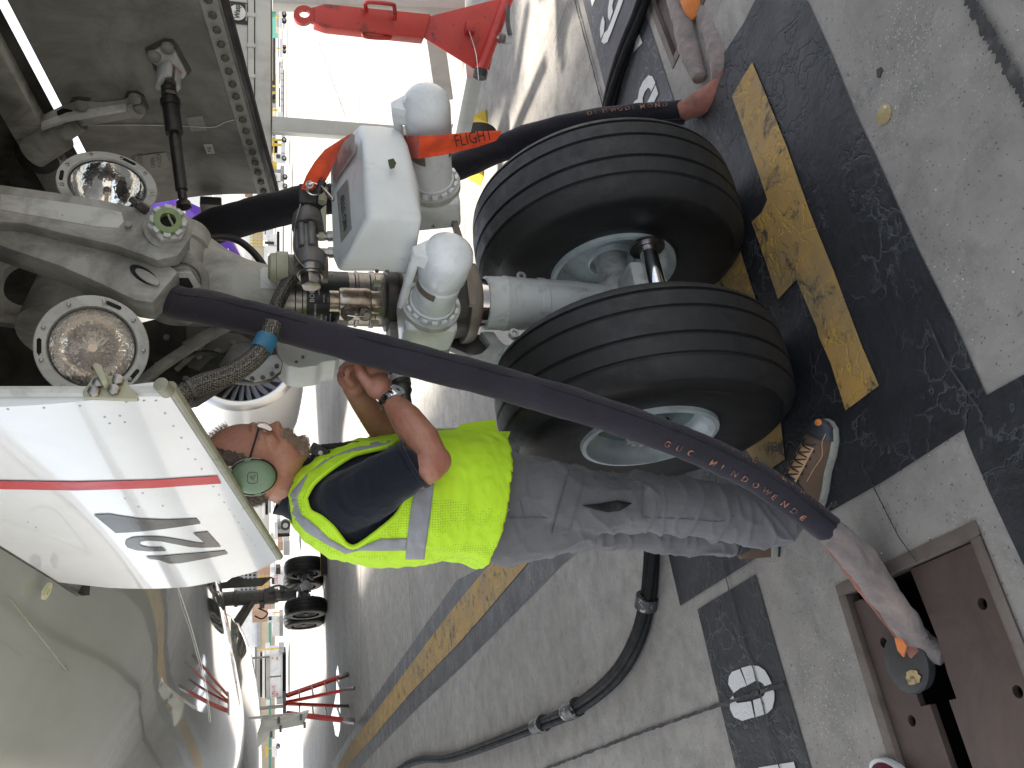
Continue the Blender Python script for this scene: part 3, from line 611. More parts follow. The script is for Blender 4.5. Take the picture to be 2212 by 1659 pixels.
fus.modifiers.new('sub', 'SUBSURF').levels = 1; fus.modifiers['sub'].render_levels = 1
for e in fus.data.edges:
    pass
# ring fitting, seams and a drain on the belly
p = AL(101, 1277, z=2.30); 
def belly(a, b):
    p = AL(a, b, z=2.2)
    for k in range(12):
        bb, tt, hh = fz(p.y); zc = (bb + tt) / 2; rv = (tt - bb) / 2
        z = zc - rv * sqrt(max(0, 1 - (min(abs(p.x), hh * .99) / hh) ** 2)); p = AL(a, b, z=z)
    zc2 = Vector((p.x / hh, 0, -(zc - p.z) / rv)).normalized(); return p, zc2
p, nn = belly(101, 1277)
MB().lathe([(-.004, .024), (.004, .024), (.005, .010), (-.01, .009)], p, nn, 24).build('jacking_ring', surf('cream_ring', (0.60, 0.58, 0.36), 0.5, dirt=(0.2, 0.2, 0.12), dscale=50), PL)
mb = MB()
for a0, a1 in (((20, 1240), (330, 1655)),):
    pass
seam = [belly(a, b) for a, b in ((375, 1243), (395, 1300), (420, 1380), (445, 1480), (455, 1560))]
MB().tube([q + n_2 * .001 for q, n_2 in seam], .0025, 6, 8).build('belly_seam', surf('seam_white', (0.6, 0.6, 0.58), 0.4), PL)
seam = [belly(a, b) for a, b in ((20, 1290), (75, 1360), (150, 1455), (220, 1540), (300, 1640))]
MB().tube([q + n_2 * .0 for q, n_2 in seam], .0022, 6, 8).build('belly_seam', M_SEAL, PL)

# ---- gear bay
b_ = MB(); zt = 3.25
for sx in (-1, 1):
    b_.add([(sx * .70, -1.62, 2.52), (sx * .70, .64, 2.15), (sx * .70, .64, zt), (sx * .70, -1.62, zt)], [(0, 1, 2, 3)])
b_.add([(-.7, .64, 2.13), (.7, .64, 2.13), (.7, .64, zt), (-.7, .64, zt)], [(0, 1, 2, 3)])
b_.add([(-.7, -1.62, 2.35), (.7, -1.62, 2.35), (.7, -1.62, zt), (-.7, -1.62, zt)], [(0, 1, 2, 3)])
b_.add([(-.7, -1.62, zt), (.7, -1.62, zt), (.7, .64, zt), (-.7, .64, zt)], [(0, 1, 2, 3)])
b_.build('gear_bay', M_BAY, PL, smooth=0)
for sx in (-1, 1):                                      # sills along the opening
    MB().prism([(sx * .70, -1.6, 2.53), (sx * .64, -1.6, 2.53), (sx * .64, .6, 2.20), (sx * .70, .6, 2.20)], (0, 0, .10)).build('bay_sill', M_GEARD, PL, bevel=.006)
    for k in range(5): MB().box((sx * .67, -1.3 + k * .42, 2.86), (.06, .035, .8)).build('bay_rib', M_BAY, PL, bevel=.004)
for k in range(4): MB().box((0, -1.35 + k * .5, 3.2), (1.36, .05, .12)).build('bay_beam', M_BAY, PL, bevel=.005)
# web plate with an oval lightening hole, drum with warning placard
def pxprism(px, y, th, mat, name, par=PL, bevel=.004, ax='y', hole=None, **kw):
    P = [AL(a, b, **{ax: y}) for a, b in px]; off = Vector((0, th, 0)) if ax == 'y' else (Vector((th, 0, 0)) if ax == 'x' else Vector((0, 0, th)))
    if hole:
        m_ = MB(); H_ = [AL(a, b, **{ax: y}) for a, b in hole]; n = len(P); k = len(H_)
        bm = bmesh.new(); eds = []
        for lp in (P, H_):
            vs = [bm.verts.new(q) for q in lp]
            for i in range(len(vs)): eds.append(bm.edges.new((vs[i], vs[(i + 1) % len(vs)])))
        bmesh.ops.triangle_fill(bm, use_beauty=True, edges=eds)
        ex = bmesh.ops.extrude_face_region(bm, geom=list(bm.faces))
        for g in ex['geom']:
            if isinstance(g, bmesh.types.BMVert): g.co += off
        bmesh.ops.recalc_face_normals(bm, faces=bm.faces); me = bpy.data.meshes.new(name); bm.to_mesh(me); bm.free(); me.materials.append(mat)
        me.shade_smooth(); me.set_sharp_from_angle(angle=radians(35))
        o = bpy.data.objects.new(name, me); C.objects.link(o); o.parent = par; return o
    return MB().prism(P, off).build(name, mat, par, bevel=bevel, **kw)
def ellpx(a, b, ra, rb, n=24, rot=0): return [(a + ra * cos(2 * pi * k / n) * cos(rot) - rb * sin(2 * pi * k / n) * sin(rot), b + ra * cos(2 * pi * k / n) * sin(rot) + rb * sin(2 * pi * k / n) * cos(rot)) for k in range(n)]
pxprism([(-40, 538), (135, 540), (150, 560), (152, 640), (120, 700), (92, 722), (40, 700), (-40, 690)], .18, .03, M_GEARD, 'web_plate', hole=ellpx(52, 612, 50, 48))
pxprism([(110, 735), (185, 800), (150, 830), (40, 850), (20, 830)], .30, .03, M_BAY, 'web_plate')
dc = AL(170, 600, y=.10)
MB().lathe([(-.25, .10), (0, .10), (.004, .105), (.02, .105), (.024, .10), (.10, .10)], dc, (.95, .3, -.1), 28).build('air_drum', M_GEARD, PL)
wp = pxprism([(136, 566), (176, 560), (180, 645), (138, 642)], .01, .003, surf('pale_placard', (0.36, 0.34, 0.32), 0.5, dirt=(0.2, 0.18, 0.16), dscale=30), 'warning_placard')
for k, s_ in enumerate(('WARNING', 'RELEASE AIR IN STRUT', 'BEFORE REMOVING CAP')):
    o = AL(143 + 13 * k, 640, y=.006); e = AL(143 + 13 * k, 560, y=.006); text(s_, .011, M_REDINK, wp, o, e - o, AL(136 + 13 * k, 640, y=.006) - o, bold=.01, sx=.75 if k else 1.0)
# pipes in the bay
for pts, r in (([(20, 500), (106, 537), (164, 559), (207, 597), (262, 646), (300, 671), (330, 681), (380, 683)], .011), ([(60, 505), (150, 535), (213, 572.6), (262, 624), (308, 657), (335.5, 665), (372, 668)], .010), ([(-20, 470), (40, 500), (90, 520)], .014)):
    MB().tube([AL(a, b, y=-.05) for a, b in pts], r, 12, 6).build('bay_pipe', surf('black_pipe', (0.03, 0.028, 0.026), 0.25, 0.5), PL)
MB().tube([AL(a, b, y=.05) for a, b in ((245, 860), (300, 830), (350, 790), (410, 750), (470, 715), (520, 690))], .019, 4, 1).build('diagonal_stay', M_GEARD, PL, bevel=.004)
MB().tube([AL(a, b, y=.12) for a, b in ((330, 880), (420, 860), (480, 820), (540, 770))], .030, 4, 1).build('diagonal_stay', M_BAY, PL, bevel=.004)
af = pxprism([(290, 700), (370, 680), (470, 690), (560, 722), (604, 752), (590, 790), (560, 800), (530, 790), (490, 782), (450, 812), (418, 852), (392, 905), (330, 915), (290, 860)], .24, .05, M_BAY, 'aft_fitting')
pxprism([(400, 700), (520, 722), (560, 745), (500, 752), (455, 775), (430, 800), (405, 790)], .232, .012, M_DGEAR, 'fitting_web', af)
for a, b in ((445, 735), (470, 760), (430, 770), (505, 742), (402, 820), (385, 850), (540, 745), (360, 730), (340, 790)): MB().lathe([(0, .011), (.008, .010)], AL(a, b, y=.225), (0, -1, 0), 6).build('bolt', M_GEARD, af)
for a, b, c, d in ((395, 745, 480, 700), (380, 800, 440, 745)): MB().tube([AL(a, b, y=.22), AL(c, d, y=.22)], .010, 4, 1).build('stiffener', M_GEARD, af, bevel=.002)
MB().tube([AL(a, b, y=.1) for a, b in ((315, 812), (360, 790), (395, 770), (440, 762), (480, 768), (560, 790))], .008, 8, 5).build('bay_cable', M_BLACK, PL)
MB().tube([AL(a, b, y=.1) for a, b in ((100, 290), (60, 240), (20, 190), (-20, 150))], .016, 10, 4).build('bay_strut', M_STEEL, PL)
MB().ell(AL(85, 330, y=.2), .07).build('actuator_can', M_BAY, PL)
MB().lathe([(0, .05), (.12, .05), (.13, .03), (.2, .03)], AL(70, 330, y=.15), (.2, -.6, -.8), 24).build('actuator_can', M_GEARD, PL)

# ---- the two open doors (bottom edges slope as the belly rises towards the nose)
def doorz_bot(y): return 1.774 - .1803 * (y + .757)
def doorz_top(y, sx=-1): return (2.26 if sx < 0 else 2.215) - .165 * y
YRL = [(0.0, .369), (.12, .44), (.45, .50), (.8, .50), (1.0, .47)]; YRR = [(0.0, .345), (1.0, .50)]
def rear(v, sx=-1):
    YR = YRL if sx < 0 else YRR
    for i in range(len(YR) - 1):
        if YR[i][0] <= v <= YR[i + 1][0]: t = (v - YR[i][0]) / (YR[i + 1][0] - YR[i][0]); return YR[i][1] * (1 - t) + YR[i + 1][1] * t
    return YR[-1][1]
def door_x(y, z, sx):                                     # the skin bulges outwards a little, and turns in at the bottom
    t = (z - doorz_bot(y)) / (doorz_top(y, sx) - doorz_bot(y)); return sx * (.700 + .030 * sin(pi * min(1, max(0, t))) - .0 * t)
def door_mesh(sx, off, name, mat, par, thick=None, n=48, m_=40):
    vs = []
    for i in range(n + 1):
        for j in range(m_ + 1):
            v = j / m_; y0, y1 = -.757, rear(v, sx); y = y0 + (y1 - y0) * i / n; z = doorz_bot(y) + (doorz_top(y, sx) - doorz_bot(y)) * v
            vs.append((door_x(y, z, sx) + sx * off, y, z))
    fs = [(i * (m_ + 1) + j, (i + 1) * (m_ + 1) + j, (i + 1) * (m_ + 1) + j + 1, i * (m_ + 1) + j + 1) for i in range(n) for j in range(m_)]
    mb_ = MB().add(vs, fs)
    if thick:
        k = len(vs); mb_.add([(x - sx * thick, y, z) for x, y, z in vs], [tuple(reversed(f)) for f in fs])
        bd = [i * (m_ + 1) for i in range(n + 1)] + [n * (m_ + 1) + j for j in range(1, m_ + 1)] + [i * (m_ + 1) + m_ for i in range(n - 1, -1, -1)] + [j for j in range(m_ - 1, 0, -1)]
        mb_.f += [(bd[i], bd[(i + 1) % len(bd)], bd[(i + 1) % len(bd)] + k, bd[i] + k) for i in range(len(bd))]
    return mb_.build(name, mat, par, smooth=30)
dl = door_mesh(-1, 0, 'nose_gear_door', M_DOOR, PL, thick=.022); dl['label'] = 'glossy white outer face of the gear door with red stripe and number 127'
def onskin(a, b, lift=.0022):
    x = -.71
    for k in range(6): p = AL(a, b, x=x); x = door_x(p.y, p.z, -1) - lift
    return p
def skinpoly(name, px, mat):
    bm = bmesh.new(); P = []
    for i in range(len(px)):
        a, b = px[i], px[(i + 1) % len(px)]
        L = max(abs(a[0] - b[0]), abs(a[1] - b[1])); k = max(1, int(L / 6))
        P += [(a[0] + (b[0] - a[0]) * t / k, a[1] + (b[1] - a[1]) * t / k) for t in range(k)]
    vs = [bm.verts.new(onskin(a, b)) for a, b in P]; bm.faces.new(vs); bmesh.ops.triangulate(bm, faces=bm.faces)
    for _ in range(5):
        le = [e for e in bm.edges if e.calc_length() > .03]
        if not le: break
        bmesh.ops.subdivide_edges(bm, edges=le, cuts=1); bmesh.ops.triangulate(bm, faces=bm.faces)
    for v in bm.verts: v.co.x = door_x(v.co.y, v.co.z, -1) - .0022
    me = bpy.data.meshes.new(name); bm.to_mesh(me); bm.free(); me.materials.append(mat)
    o = bpy.data.objects.new(name, me); C.objects.link(o); o.parent = dl; return o
r3 = lambda pts: [(x * .2728, 850.3 + y * .2728) for x, y in pts]
skinpoly('digit_seven', r3([(740, 960), (865, 955), (960, 972), (1100, 990), (1300, 1000), (1555, 990), (1590, 1030), (1450, 1040), (1250, 1042), (1050, 1018), (918, 1000), (1025, 1100), (915, 1105)]), M_DIGIT)
skinpoly('digit_two', r3([(1150, 1132), (1050, 1140), (1000, 1162), (988, 1190), (1010, 1220), (1080, 1242), (1180, 1250), (1318, 1248), (1280, 1218), (1180, 1218), (1120, 1208), (1103, 1190), (1120, 1172), (1180, 1165), (1270, 1170), (1400, 1195), (1500, 1215), (1600, 1222), (1750, 1215), (1642, 1094), (1528, 1105), (1622, 1186), (1560, 1182), (1450, 1162), (1300, 1138), (1210, 1131)]), M_DIGIT)
skinpoly('digit_one', r3([(1150, 1292), (1265, 1287), (1380, 1278), (1780, 1245), (1805, 1270), (1385, 1305), (1420, 1345), (1335, 1347), (1260, 1318), (1190, 1312)]), M_DIGIT)
skinpoly('red_stripe', r3([(-300, 686), (0, 690), (600, 700), (1200, 685), (1722, 652), (1752, 713), (1200, 750), (600, 768), (0, 757), (-300, 750)]), M_RED)
mb = MB()
for x, y in ((62, 126), (348, 115), (632, 99), (828, 188), (950, 178), (868, 238), (988, 229), (1000, 68), (1140, 57), (1235, 57), (1307, 158), (1373, 259), (1437, 352), (1490, 440), (1547, 522), (1597, 598), (1690, 738), (1735, 803), (1776, 863), (1818, 919), (1857, 973), (1890, 1024), (1925, 1073), (1958, 1119), (990, 832), (1130, 790), (1095, 897), (1290, 890), (220, 1019), (282, 1060), (1990, 1160), (2022, 1203)):
    p = onskin(x * .2728, 850.3 + y * .2728, .0008); mb.lathe([(0, .0022), (.0005, .0018)], p, (-1, 0, 0), 8)
tag(mb.build('flush_screw', surf('screw_grey', (0.36, 0.36, 0.36), 0.4), dl), kind='stuff')
sl = []
for k in range(25):
    y = -.757 + (.369 + .757) * k / 24; sl.append((-.690, y, doorz_bot(y) - .006))
MB().tube(sl, .0105, 10, 1).build('edge_seal', M_SEAL, dl)
MB().tube([(-.703, -.762, doorz_bot(-.757) + t) for t in (0, .15, .3, .42)], .010, 8, 1).build('edge_strip', M_GEAR, dl)
hb = pxprism([(178, 846), (205, 808), (262, 812), (300, 858), (296, 862), (180, 858)], -.775, .012, M_BEIGE, 'hinge_bracket', dl)
MB().prism([AL(a, b, y=-.776) for a, b in ((205, 806), (213, 800), (226, 805), (238, 838), (226, 842))], (0, -.03, 0)).build('bracket_rib', M_BEIGE, hb, bevel=.003)
for a, b in ((204, 848), (214, 830), (247, 845), (256, 824)): MB().lathe([(0, .010), (.010, .010), (.012, .005)], AL(a, b, y=-.775), (0, -1, 0), 6).build('bolt', M_STEEL, hb)
MB().lathe([(0, .013), (.03, .013), (.032, .009)], AL(362, 846, y=-.78), (0, -1, .3), 16).build('seal_plug', M_SEAL, dl)

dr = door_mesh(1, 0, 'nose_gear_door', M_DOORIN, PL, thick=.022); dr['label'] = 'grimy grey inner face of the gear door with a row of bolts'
es = MB()
vs = []
for k in range(31):
    y = -.757 + (.369 + .757) * k / 30
    for dz in (.012, .062): vs.append((.700 - .026 + .004 * (dz > .04), y, doorz_bot(y) + dz))
es.add(vs, [(2 * k, 2 * k + 2, 2 * k + 3, 2 * k + 1) for k in range(30)]).build('edge_strap', surf('strap_pale', (0.30, 0.30, 0.27), 0.5, dirt=(0.1, 0.09, 0.07), dscale=14, damt=0.6), dr)
MB().tube([(.690, -.757 + 1.126 * k / 24, doorz_bot(-.757 + 1.126 * k / 24) - .004) for k in range(25)], .0145, 10, 1).build('edge_seal', M_DSTEEL, dr)
ya = AL(456.8, 0, x=.672).y; yb = AL(570.9, 405.6, x=.672).y
rv = None
for k in range(-5, 17):
    y = ya + (yb - ya) * k / 15.6; p = Vector((.672, y, doorz_bot(y) + .036))
    m_ = MB().lathe([(0, .0125), (.004, .0125), (.007, .008)], (0, 0, 0), (-1, 0, 0), 7)
    if rv is None: rv = m_.build('rivet', surf('bolt_sealant', (0.10, 0.09, 0.072), 0.6, dirt=(0.05, 0.045, 0.035), dscale=60), dr, smooth=20); rv.location = p
    else: q = inst(rv, 'rivet', dr); q.location = p
# bracket, retraction rod and hinge arm on the inner face
def onin(a, b, lift=.004):
    x = .69
    for k in range(6): p = AL(a, b, x=x); x = door_x(p.y, p.z, 1) - .022 - lift
    return p
def r1(pts): return [(x * .27280, y * .27280) for x, y in pts]
def inpolyplate(px, th, mat, name, par, lift=.003, bevel=.002):
    return MB().prism([onin(a, b, lift) for a, b in px], (-th, 0, 0)).build(name, mat, par, bevel=bevel)
M_GRIME = surf('sealant_patch', (0.075, 0.07, 0.058), 0.7, dirt=(0.03, 0.03, 0.025), dscale=20)
inpolyplate(r1([(1145, 380), (1300, 300), (1370, 310), (1405, 350), (1515, 555), (1490, 595), (1440, 580), (1230, 560)]), .003, M_GRIME, 'sealant_patch', dr, .001, 0)
inpolyplate(r1([(985, 770), (1010, 722), (1080, 715), (1140, 750), (1180, 850), (1150, 885), (1090, 880)]), .003, M_GRIME, 'sealant_patch', dr, .001, 0)
inpolyplate(r1([(550, 810), (570, 770), (620, 760), (720, 775), (715, 800)]), .003, M_GRIME, 'sealant_patch', dr, .001, 0)
bk = inpolyplate(r1([(1180, 425), (1200, 400), (1320, 338), (1370, 350), (1385, 385), (1480, 560), (1450, 600), (1400, 615), (1240, 600), (1240, 550), (1250, 500), (1190, 460)]), .014, M_GEAR, 'rod_bracket', dr)
for x, y in ((1220, 437), (1328, 372)): MB().lathe([(0, .020), (.012, .019), (.017, .010)], onin(x * .2728, y * .2728, .018), (-1, 0, 0), 14).build('bracket_bolt', M_DOORIN, bk)
for dx_ in (0, 1):
    pts = [onin(x * .2728, y * .2728, .02) for x, y in (((1270, 500), (1330, 470), (1370, 500), (1310, 600), (1260, 620), (1235, 590)) if dx_ == 0 else ((1340, 560), (1400, 540), (1440, 600), (1400, 640), (1340, 645), (1310, 600)))]
    MB().prism(pts, (-.055, 0, 0)).build('clevis_cheek', M_GEAR, bk, bevel=.003)
o = onin(369, 139, .079); text('10214R', .014, M_REDINK, bk, o, onin(388, 158, .079) - o, onin(372, 130, .079) - o)
MB().lathe([(-.06, .012), (.02, .012), (.02, .018), (.03, .018)], onin(368, 166, .06), (-1, 0, 0), 8).build('clevis_pin', M_STEEL, bk)
R0 = onin(361, 168, .05); R1 = AL(398, 452, y=-.10)
dd = (R1 - R0); Ld = dd.length; d1 = dd.normalized()
rod = MB().lathe([(.0, .010), (.03, .010), (.032, .022), (.05, .022), (.052, .018), (.075, .018), (.077, .029), (.10, .029), (.10, .025), (.19, .025), (.193, .012), (.20, .012), (.203, .0175), (Ld * .86, .0175), (Ld * .87, .013), (Ld * .93, .013), (Ld * .95, .02), (Ld * .985, .022), (Ld, .012)], R0, d1, 24).build('retraction_rod', surf('rod_black', (0.035, 0.032, 0.03), 0.38, 0.5, dirt=(0.09, 0.08, 0.07), dscale=14, dlo=0.5, damt=0.5), PL)
MB().lathe([(0, .0245), (.012, .0245)], R0 + d1 * .055, d1, 6).build('rod_nut', M_STEEL, rod)
arm = inpolyplate(r1([(310, 935), (350, 905), (500, 830), (620, 795), (820, 808), (990, 785), (1060, 740), (1110, 755), (1150, 850), (1110, 885), (1060, 870), (900, 900), (700, 930), (420, 985), (320, 1000)]), .035, M_GEARD, 'hinge_arm', dr)
MB().prism([onin(a, b, .039) for a, b in r1([(330, 960), (520, 890), (700, 862), (1000, 815), (1005, 830), (700, 885), (520, 915), (340, 985)])], (-.03, 0, 0)).build('arm_rib', M_GEAR, arm, bevel=.003)
for x, y in ((640, 832), (1068, 773), (1108, 855)): MB().lathe([(0, .020), (.010, .019), (.014, .009)], onin(x * .2728, y * .2728, .04), (-1, 0, 0), 14).build('arm_bolt', M_DOORIN, arm)
inpolyplate(r1([(450, 880), (500, 855), (570, 870), (578, 900), (520, 925), (455, 910)]), .001, M_HOLE, 'arm_recess', arm, .039, 0)
pl = inpolyplate(r1([(1040, 1240), (1310, 1205), (1360, 1340), (1085, 1365)]), .0012, M_GREYP, 'placard', dr, .001, 0)
for k in range(2):
    o = onin((1080 + 150 * k) * .2728, 1330 * .2728, .004); e = onin((1075 + 150 * k) * .2728, 1260 * .2728, .004); text('OPEN\n>| LOCK', .02, M_INK, pl, o, e - o, onin((1050 + 150 * k) * .2728, 1330 * .2728, .004) - o)
pl = inpolyplate(r1([(1612, 1143), (1680, 1140), (1702, 1214), (1640, 1218)]), .0012, surf('white_tag', (0.5, 0.5, 0.47), 0.5), 'number_tag', dr, .001, 0)
o = onin(1678 * .2728, 1208 * .2728, .004); text('715', .018, M_INK, pl, o, onin(1665 * .2728, 1148 * .2728, .004) - o, onin(1640 * .2728, 1212 * .2728, .004) - o, bold=.02)
pl = inpolyplate(r1([(1475, 928), (1600, 915), (1640, 1030), (1515, 1042)]), .0012, surf('scratched_tag', (0.26, 0.26, 0.24), 0.4, dirt=(0.4, 0.4, 0.37), dscale=60, dlo=0.5, dhi=0.6), 'placard', dr, .001, 0)
MB().box((.655, .40, 1.80), (.04, .05, .075)).build('door_stop', M_DSTEEL, dr, bevel=.006)
MB().tube([onin(a, b, .004) for a, b in r1([(680, 995), (850, 992), (1200, 992), (1500, 1002), (1690, 1008), (1790, 965), (1900, 943)])], .0016, 6, 5).build('bonding_wire', M_WHINK, dr)

# ---- landing lights
def light(c, d, name='taxi_light'):
    d = Vector(d).normalized(); h = MB().lathe([(-.13, .05), (-.11, .09), (-.03, .118), (-.001, .121), (.012, .126), (.016, .128), (.018, .126), (.018, .1015), (.010, .098)], c, d, 56, cap=False).build(name, M_GEAR, PL)
    MB().lathe([(-.075, .004), (-.066, .045), (-.045, .073), (-.01, .094), (.006, .0978)], c, d, 48, cap=False).build('reflector', M_LENS, h)
    MB().lathe([(.009, .0985), (.012, .0985), (.013, .095), (.009, .094)], c, d, 48, cap=False).build('bezel', M_DSTEEL, h)
    g, nt, b = newmat('lamp_glass') if 'lamp_glass' not in MATS else (MATS['lamp_glass'], None, None)
    if nt: MATS['lamp_glass'] = g; b.inputs['Transmission Weight'].default_value = 1; b.inputs['Roughness'].default_value = 0.02; b.inputs['IOR'].default_value = 1.45; b.inputs['Base Color'].default_value = (1, 1, 1, 1)
    MB().lathe([(.0135, .0001), (.0125, .05), (.010, .094), (.008, .094), (.0105, .05), (.0115, .0001)], c, d, 40, cap=False).build('lens', g, h)
    MB().lathe([(-.08, .006), (-.02, .006), (-.018, .011), (-.002, .011)], c, d, 12).build('bulb_holder', M_BRONZE, h)
    u = Vector((0, 0, 1)); u = (u - d * u.dot(d)).normalized(); w_ = d.cross(u); first = None
    for k in range(9):
        a = 2 * pi * k / 9 + .3; q = c + d * .018 + (u * cos(a) + w_ * sin(a)) * .1145
        MB().lathe([(0, .0050), (.003, .0055), (.004, .003)], q, d, 8).build('screw', M_STEEL, h)
    for a in (2.5, 4.3, .0):
        q = c + d * .0185 + (u * cos(a) + w_ * sin(a)) * .1145; t_ = (-u * sin(a) + w_ * cos(a)); r_ = (u * cos(a) + w_ * sin(a))
        MB().prism([q + t_ * .016 + r_ * .005, q + t_ * .02, q + t_ * .016 - r_ * .005, q - t_ * .016 - r_ * .005, q - t_ * .02, q - t_ * .016 + r_ * .005], d * .0008).build('slot', M_HOLE, h)
    return h
l1 = light(AL(200, 751, y=-.22), (-.42, -.86, -.18)); l1['label'] = 'round taxi light beside the numbered door'
l2 = light(AL(232, 408, y=-.17), (.10, -.98, -.20)); l2['label'] = 'round taxi light half hidden by the drag brace'

# ---- drag brace and its joint
br = pxprism([(-30, 392), (0, 397), (115, 413), (220, 430), (330, 455), (375, 452), (408, 480), (408, 520), (385, 552), (340, 562), (250, 530), (130, 503), (50, 482), (-30, 478)], -.30, .045, M_GEARD, 'drag_brace', bevel=.010)
pxprism([(-30, 470), (50, 484), (130, 503), (250, 530), (350, 560), (388, 585), (330, 655), (290, 648), (215, 612), (130, 575), (50, 548), (-30, 520)], -.262, .09, M_GEARD, 'lower_web', br, bevel=.014)
pxprism([(0, 418), (110, 432), (215, 448), (262, 458), (268, 478), (255, 492), (200, 488), (100, 470), (0, 452)], -.302, .004, M_GEAR, 'recess_panel', br, bevel=.002)
pxprism(ellpx(310, 592, 34, 14, 24, .55), -.268, .008, M_HOLE, 'slot', br, bevel=.002)
pxprism(ellpx(318, 597, 30, 10, 24, .55), -.274, .006, M_GEARD, 'slot_lip', br, bevel=.003)
nc = AL(362, 492, y=-.31); nd = Vector((-.25, -.95, -.12)).normalized()
MB().lathe([(-.02, .060), (.004, .060), (.006, .055)], nc, nd, 40).build('washer', M_GEARD, br)
nut = MB().lathe([(.004, .050), (.030, .050), (.032, .046)], nc, nd, 6).build('castle_nut', M_GEAR, br, bevel=.003)
u = nd.orthogonal().normalized(); w_ = nd.cross(u)
for k in range(8):
    a = 2 * pi * k / 8; q = nc + nd * .040 + (u * cos(a) + w_ * sin(a)) * .036; R = Matrix((u * cos(a) + w_ * sin(a), -u * sin(a) + w_ * cos(a), nd)).transposed()
    MB().box(q, (.016, .018, .020), R).build('castellation', M_GEAR, nut, bevel=.003)
MB().lathe([(.03, .034), (.052, .034), (.053, .031), (.053, .019), (.02, .018)], nc, nd, 32, cap=False).build('thread_ring', M_GREEN, nut)
MB().lathe([(.034, .0185), (.0345, .0001)], nc, nd, 20, cap=False).build('bore', M_HOLE, nut)
MB().tube([nc + nd * .05 + u * .018 - w_ * .0, nc + nd * .05 - u * .012 + w_ * .01], .003, 6, 2).build('split_pin', M_SEAL, nut)
MB().lathe([(0, .014), (.03, .013), (.035, .009), (.05, .009)], AL(318, 455, y=-.30), (.2, -.6, .7), 10).build('grease_nipple', M_DSTEEL, br)
MB().lathe([(0, .009), (.006, .009)], AL(277, 487, y=-.303), (0, -1, 0), 12).build('grease_nipple', M_GREYP, br)
# trunnion barrel, fork and boss
tr = MB().lathe([(-.10, .060), (-.098, .082), (-.02, .082), (-.018, .060), (.13, .060), (.132, .070), (.20, .070), (.205, .05)], AL(385, 606, y=-.10), AL(410, 470, y=-.02) - AL(385, 606, y=-.10), 40).build('trunnion', M_GEARD, PL)
bc = AL(388, 612, y=-.18); bd_ = Vector((-.72, -.60, -.32)).normalized()
MB().lathe([(-.06, .078), (-.005, .080), (.0, .076), (.0, .058), (-.008, .055)], bc, bd_, 40, cap=False).build('boss_ring', M_GEARD, tr)
MB().lathe([(-.03, .056), (-.006, .056), (.012, .050)], bc, bd_, 40).build('boss_bush', M_GEARD, tr)
MB().lathe([(.008, .046), (.03, .046), (.032, .044), (.032, .028), (.012, .026)], bc, bd_, 6, cap=False).build('boss_nut', M_GEAR, tr, smooth=25)
MB().lathe([(.03, .030), (.031, .0001)], bc, bd_, 24, cap=False).build('bore', M_HOLE, tr)
def oval(cx, cy, z, rx, ry, n=32, e=2.0): return [(cx + rx * abs(cos(2 * pi * k / n)) ** (2 / e) * (1 if cos(2 * pi * k / n) > 0 else -1), cy + ry * abs(sin(2 * pi * k / n)) ** (2 / e) * (1 if sin(2 * pi * k / n) > 0 else -1), z) for k in range(n)]
up = MB().loft([oval(.09, .00, 1.90, .15, .07), oval(.075, 0, 1.84, .175, .085), oval(.055, 0, 1.78, .155, .09), oval(.03, 0, 1.72, .125, .09), oval(.012, 0, 1.66, .104, .092), oval(0, 0, 1.60, .096, .094), oval(0, 0, 1.548, .094, .094)]).build('upper_strut', M_GEARD, PL, smooth=50)
for i, (zz, xx) in enumerate(((1.59, .02),)):
    MB().lathe([(0, .0955), (.06, .0955)], (0, 0, 1.56), (0, 0, 1), 12, cap=False, a0=3.6, a1=4.5).build('worn_patch', M_GEAR, up)
# hose-side pipes and swivel
sl = MB().lathe([(0, .080), (.01, .084), (.035, .084), (.038, .088), (.05, .088), (.053, .083), (.085, .083), (.088, .0865), (.095, .0865), (.098, .082), (.25, .082), (.253, .087), (.27, .087), (.273, .082), (.31, .082), (.315, .076), (.32, .076)], (0, 0, 1.25), (0, 0, 1), 48).build('steel_sleeve', M_STEEL, PL)
plc = MB().lathe([(0, .0835), (.125, .0835)], (0, 0, 1.365), (0, 0, 1), 24, cap=False, a0=0, a1=2 * pi).build('black_placard', surf('placard_black', (0.012, 0.013, 0.015), 0.35, dirt=(0.05, 0.05, 0.05), dscale=20, damt=0.4), sl)
cdir = Vector((-.62, -.78, 0)).normalized(); crt = Vector((.78, -.62, 0))
def curved_text(s_, size, z, a_off, mat, par, rad=.0842, vert=False):
    o = text(s_, size, mat, par, (0, 0, 0), (1, 0, 0), (0, 1, 0), bold=.012)
    for v in o.data.vertices:
        x, y = v.co.x, v.co.y; a = a_off + x / rad; d_ = cdir * cos(a) + crt * sin(a); v.co = Vector((0, 0, z + y)) + d_ * rad
    return o
curved_text('BOEING', .019, 1.468, -.05, M_WHINK, plc); curved_text('AIRPLANES', .008, 1.452, .2, M_WHINK, plc)
curved_text('SHOCK STRUT SERVICING', .0075, 1.462, -1.15, M_WHINK, plc)
for k, s_ in enumerate(('MODEL', 'UNIT', 'SERIAL', 'DATE', 'WEIGHT')): curved_text(s_, .007, 1.438 - .013 * k, -.05, M_WHINK, plc)
for k, s_ in enumerate(('RELEASE PRESSURE', 'FILL WITH FLUID', 'CHECK EXTENSION', 'INFLATE', 'SEE MANUAL')): curved_text(s_, .006, 1.444 - .013 * k, -1.1, M_WHINK, plc)
for k in range(3): MB().lathe([(0, .0842), (.007, .0842)], (0, 0, 1.437 - .013 * k), (0, 0, 1), 8, cap=False, a0=4.35 , a1=4.8).build('blank_field', M_GREYP, plc)
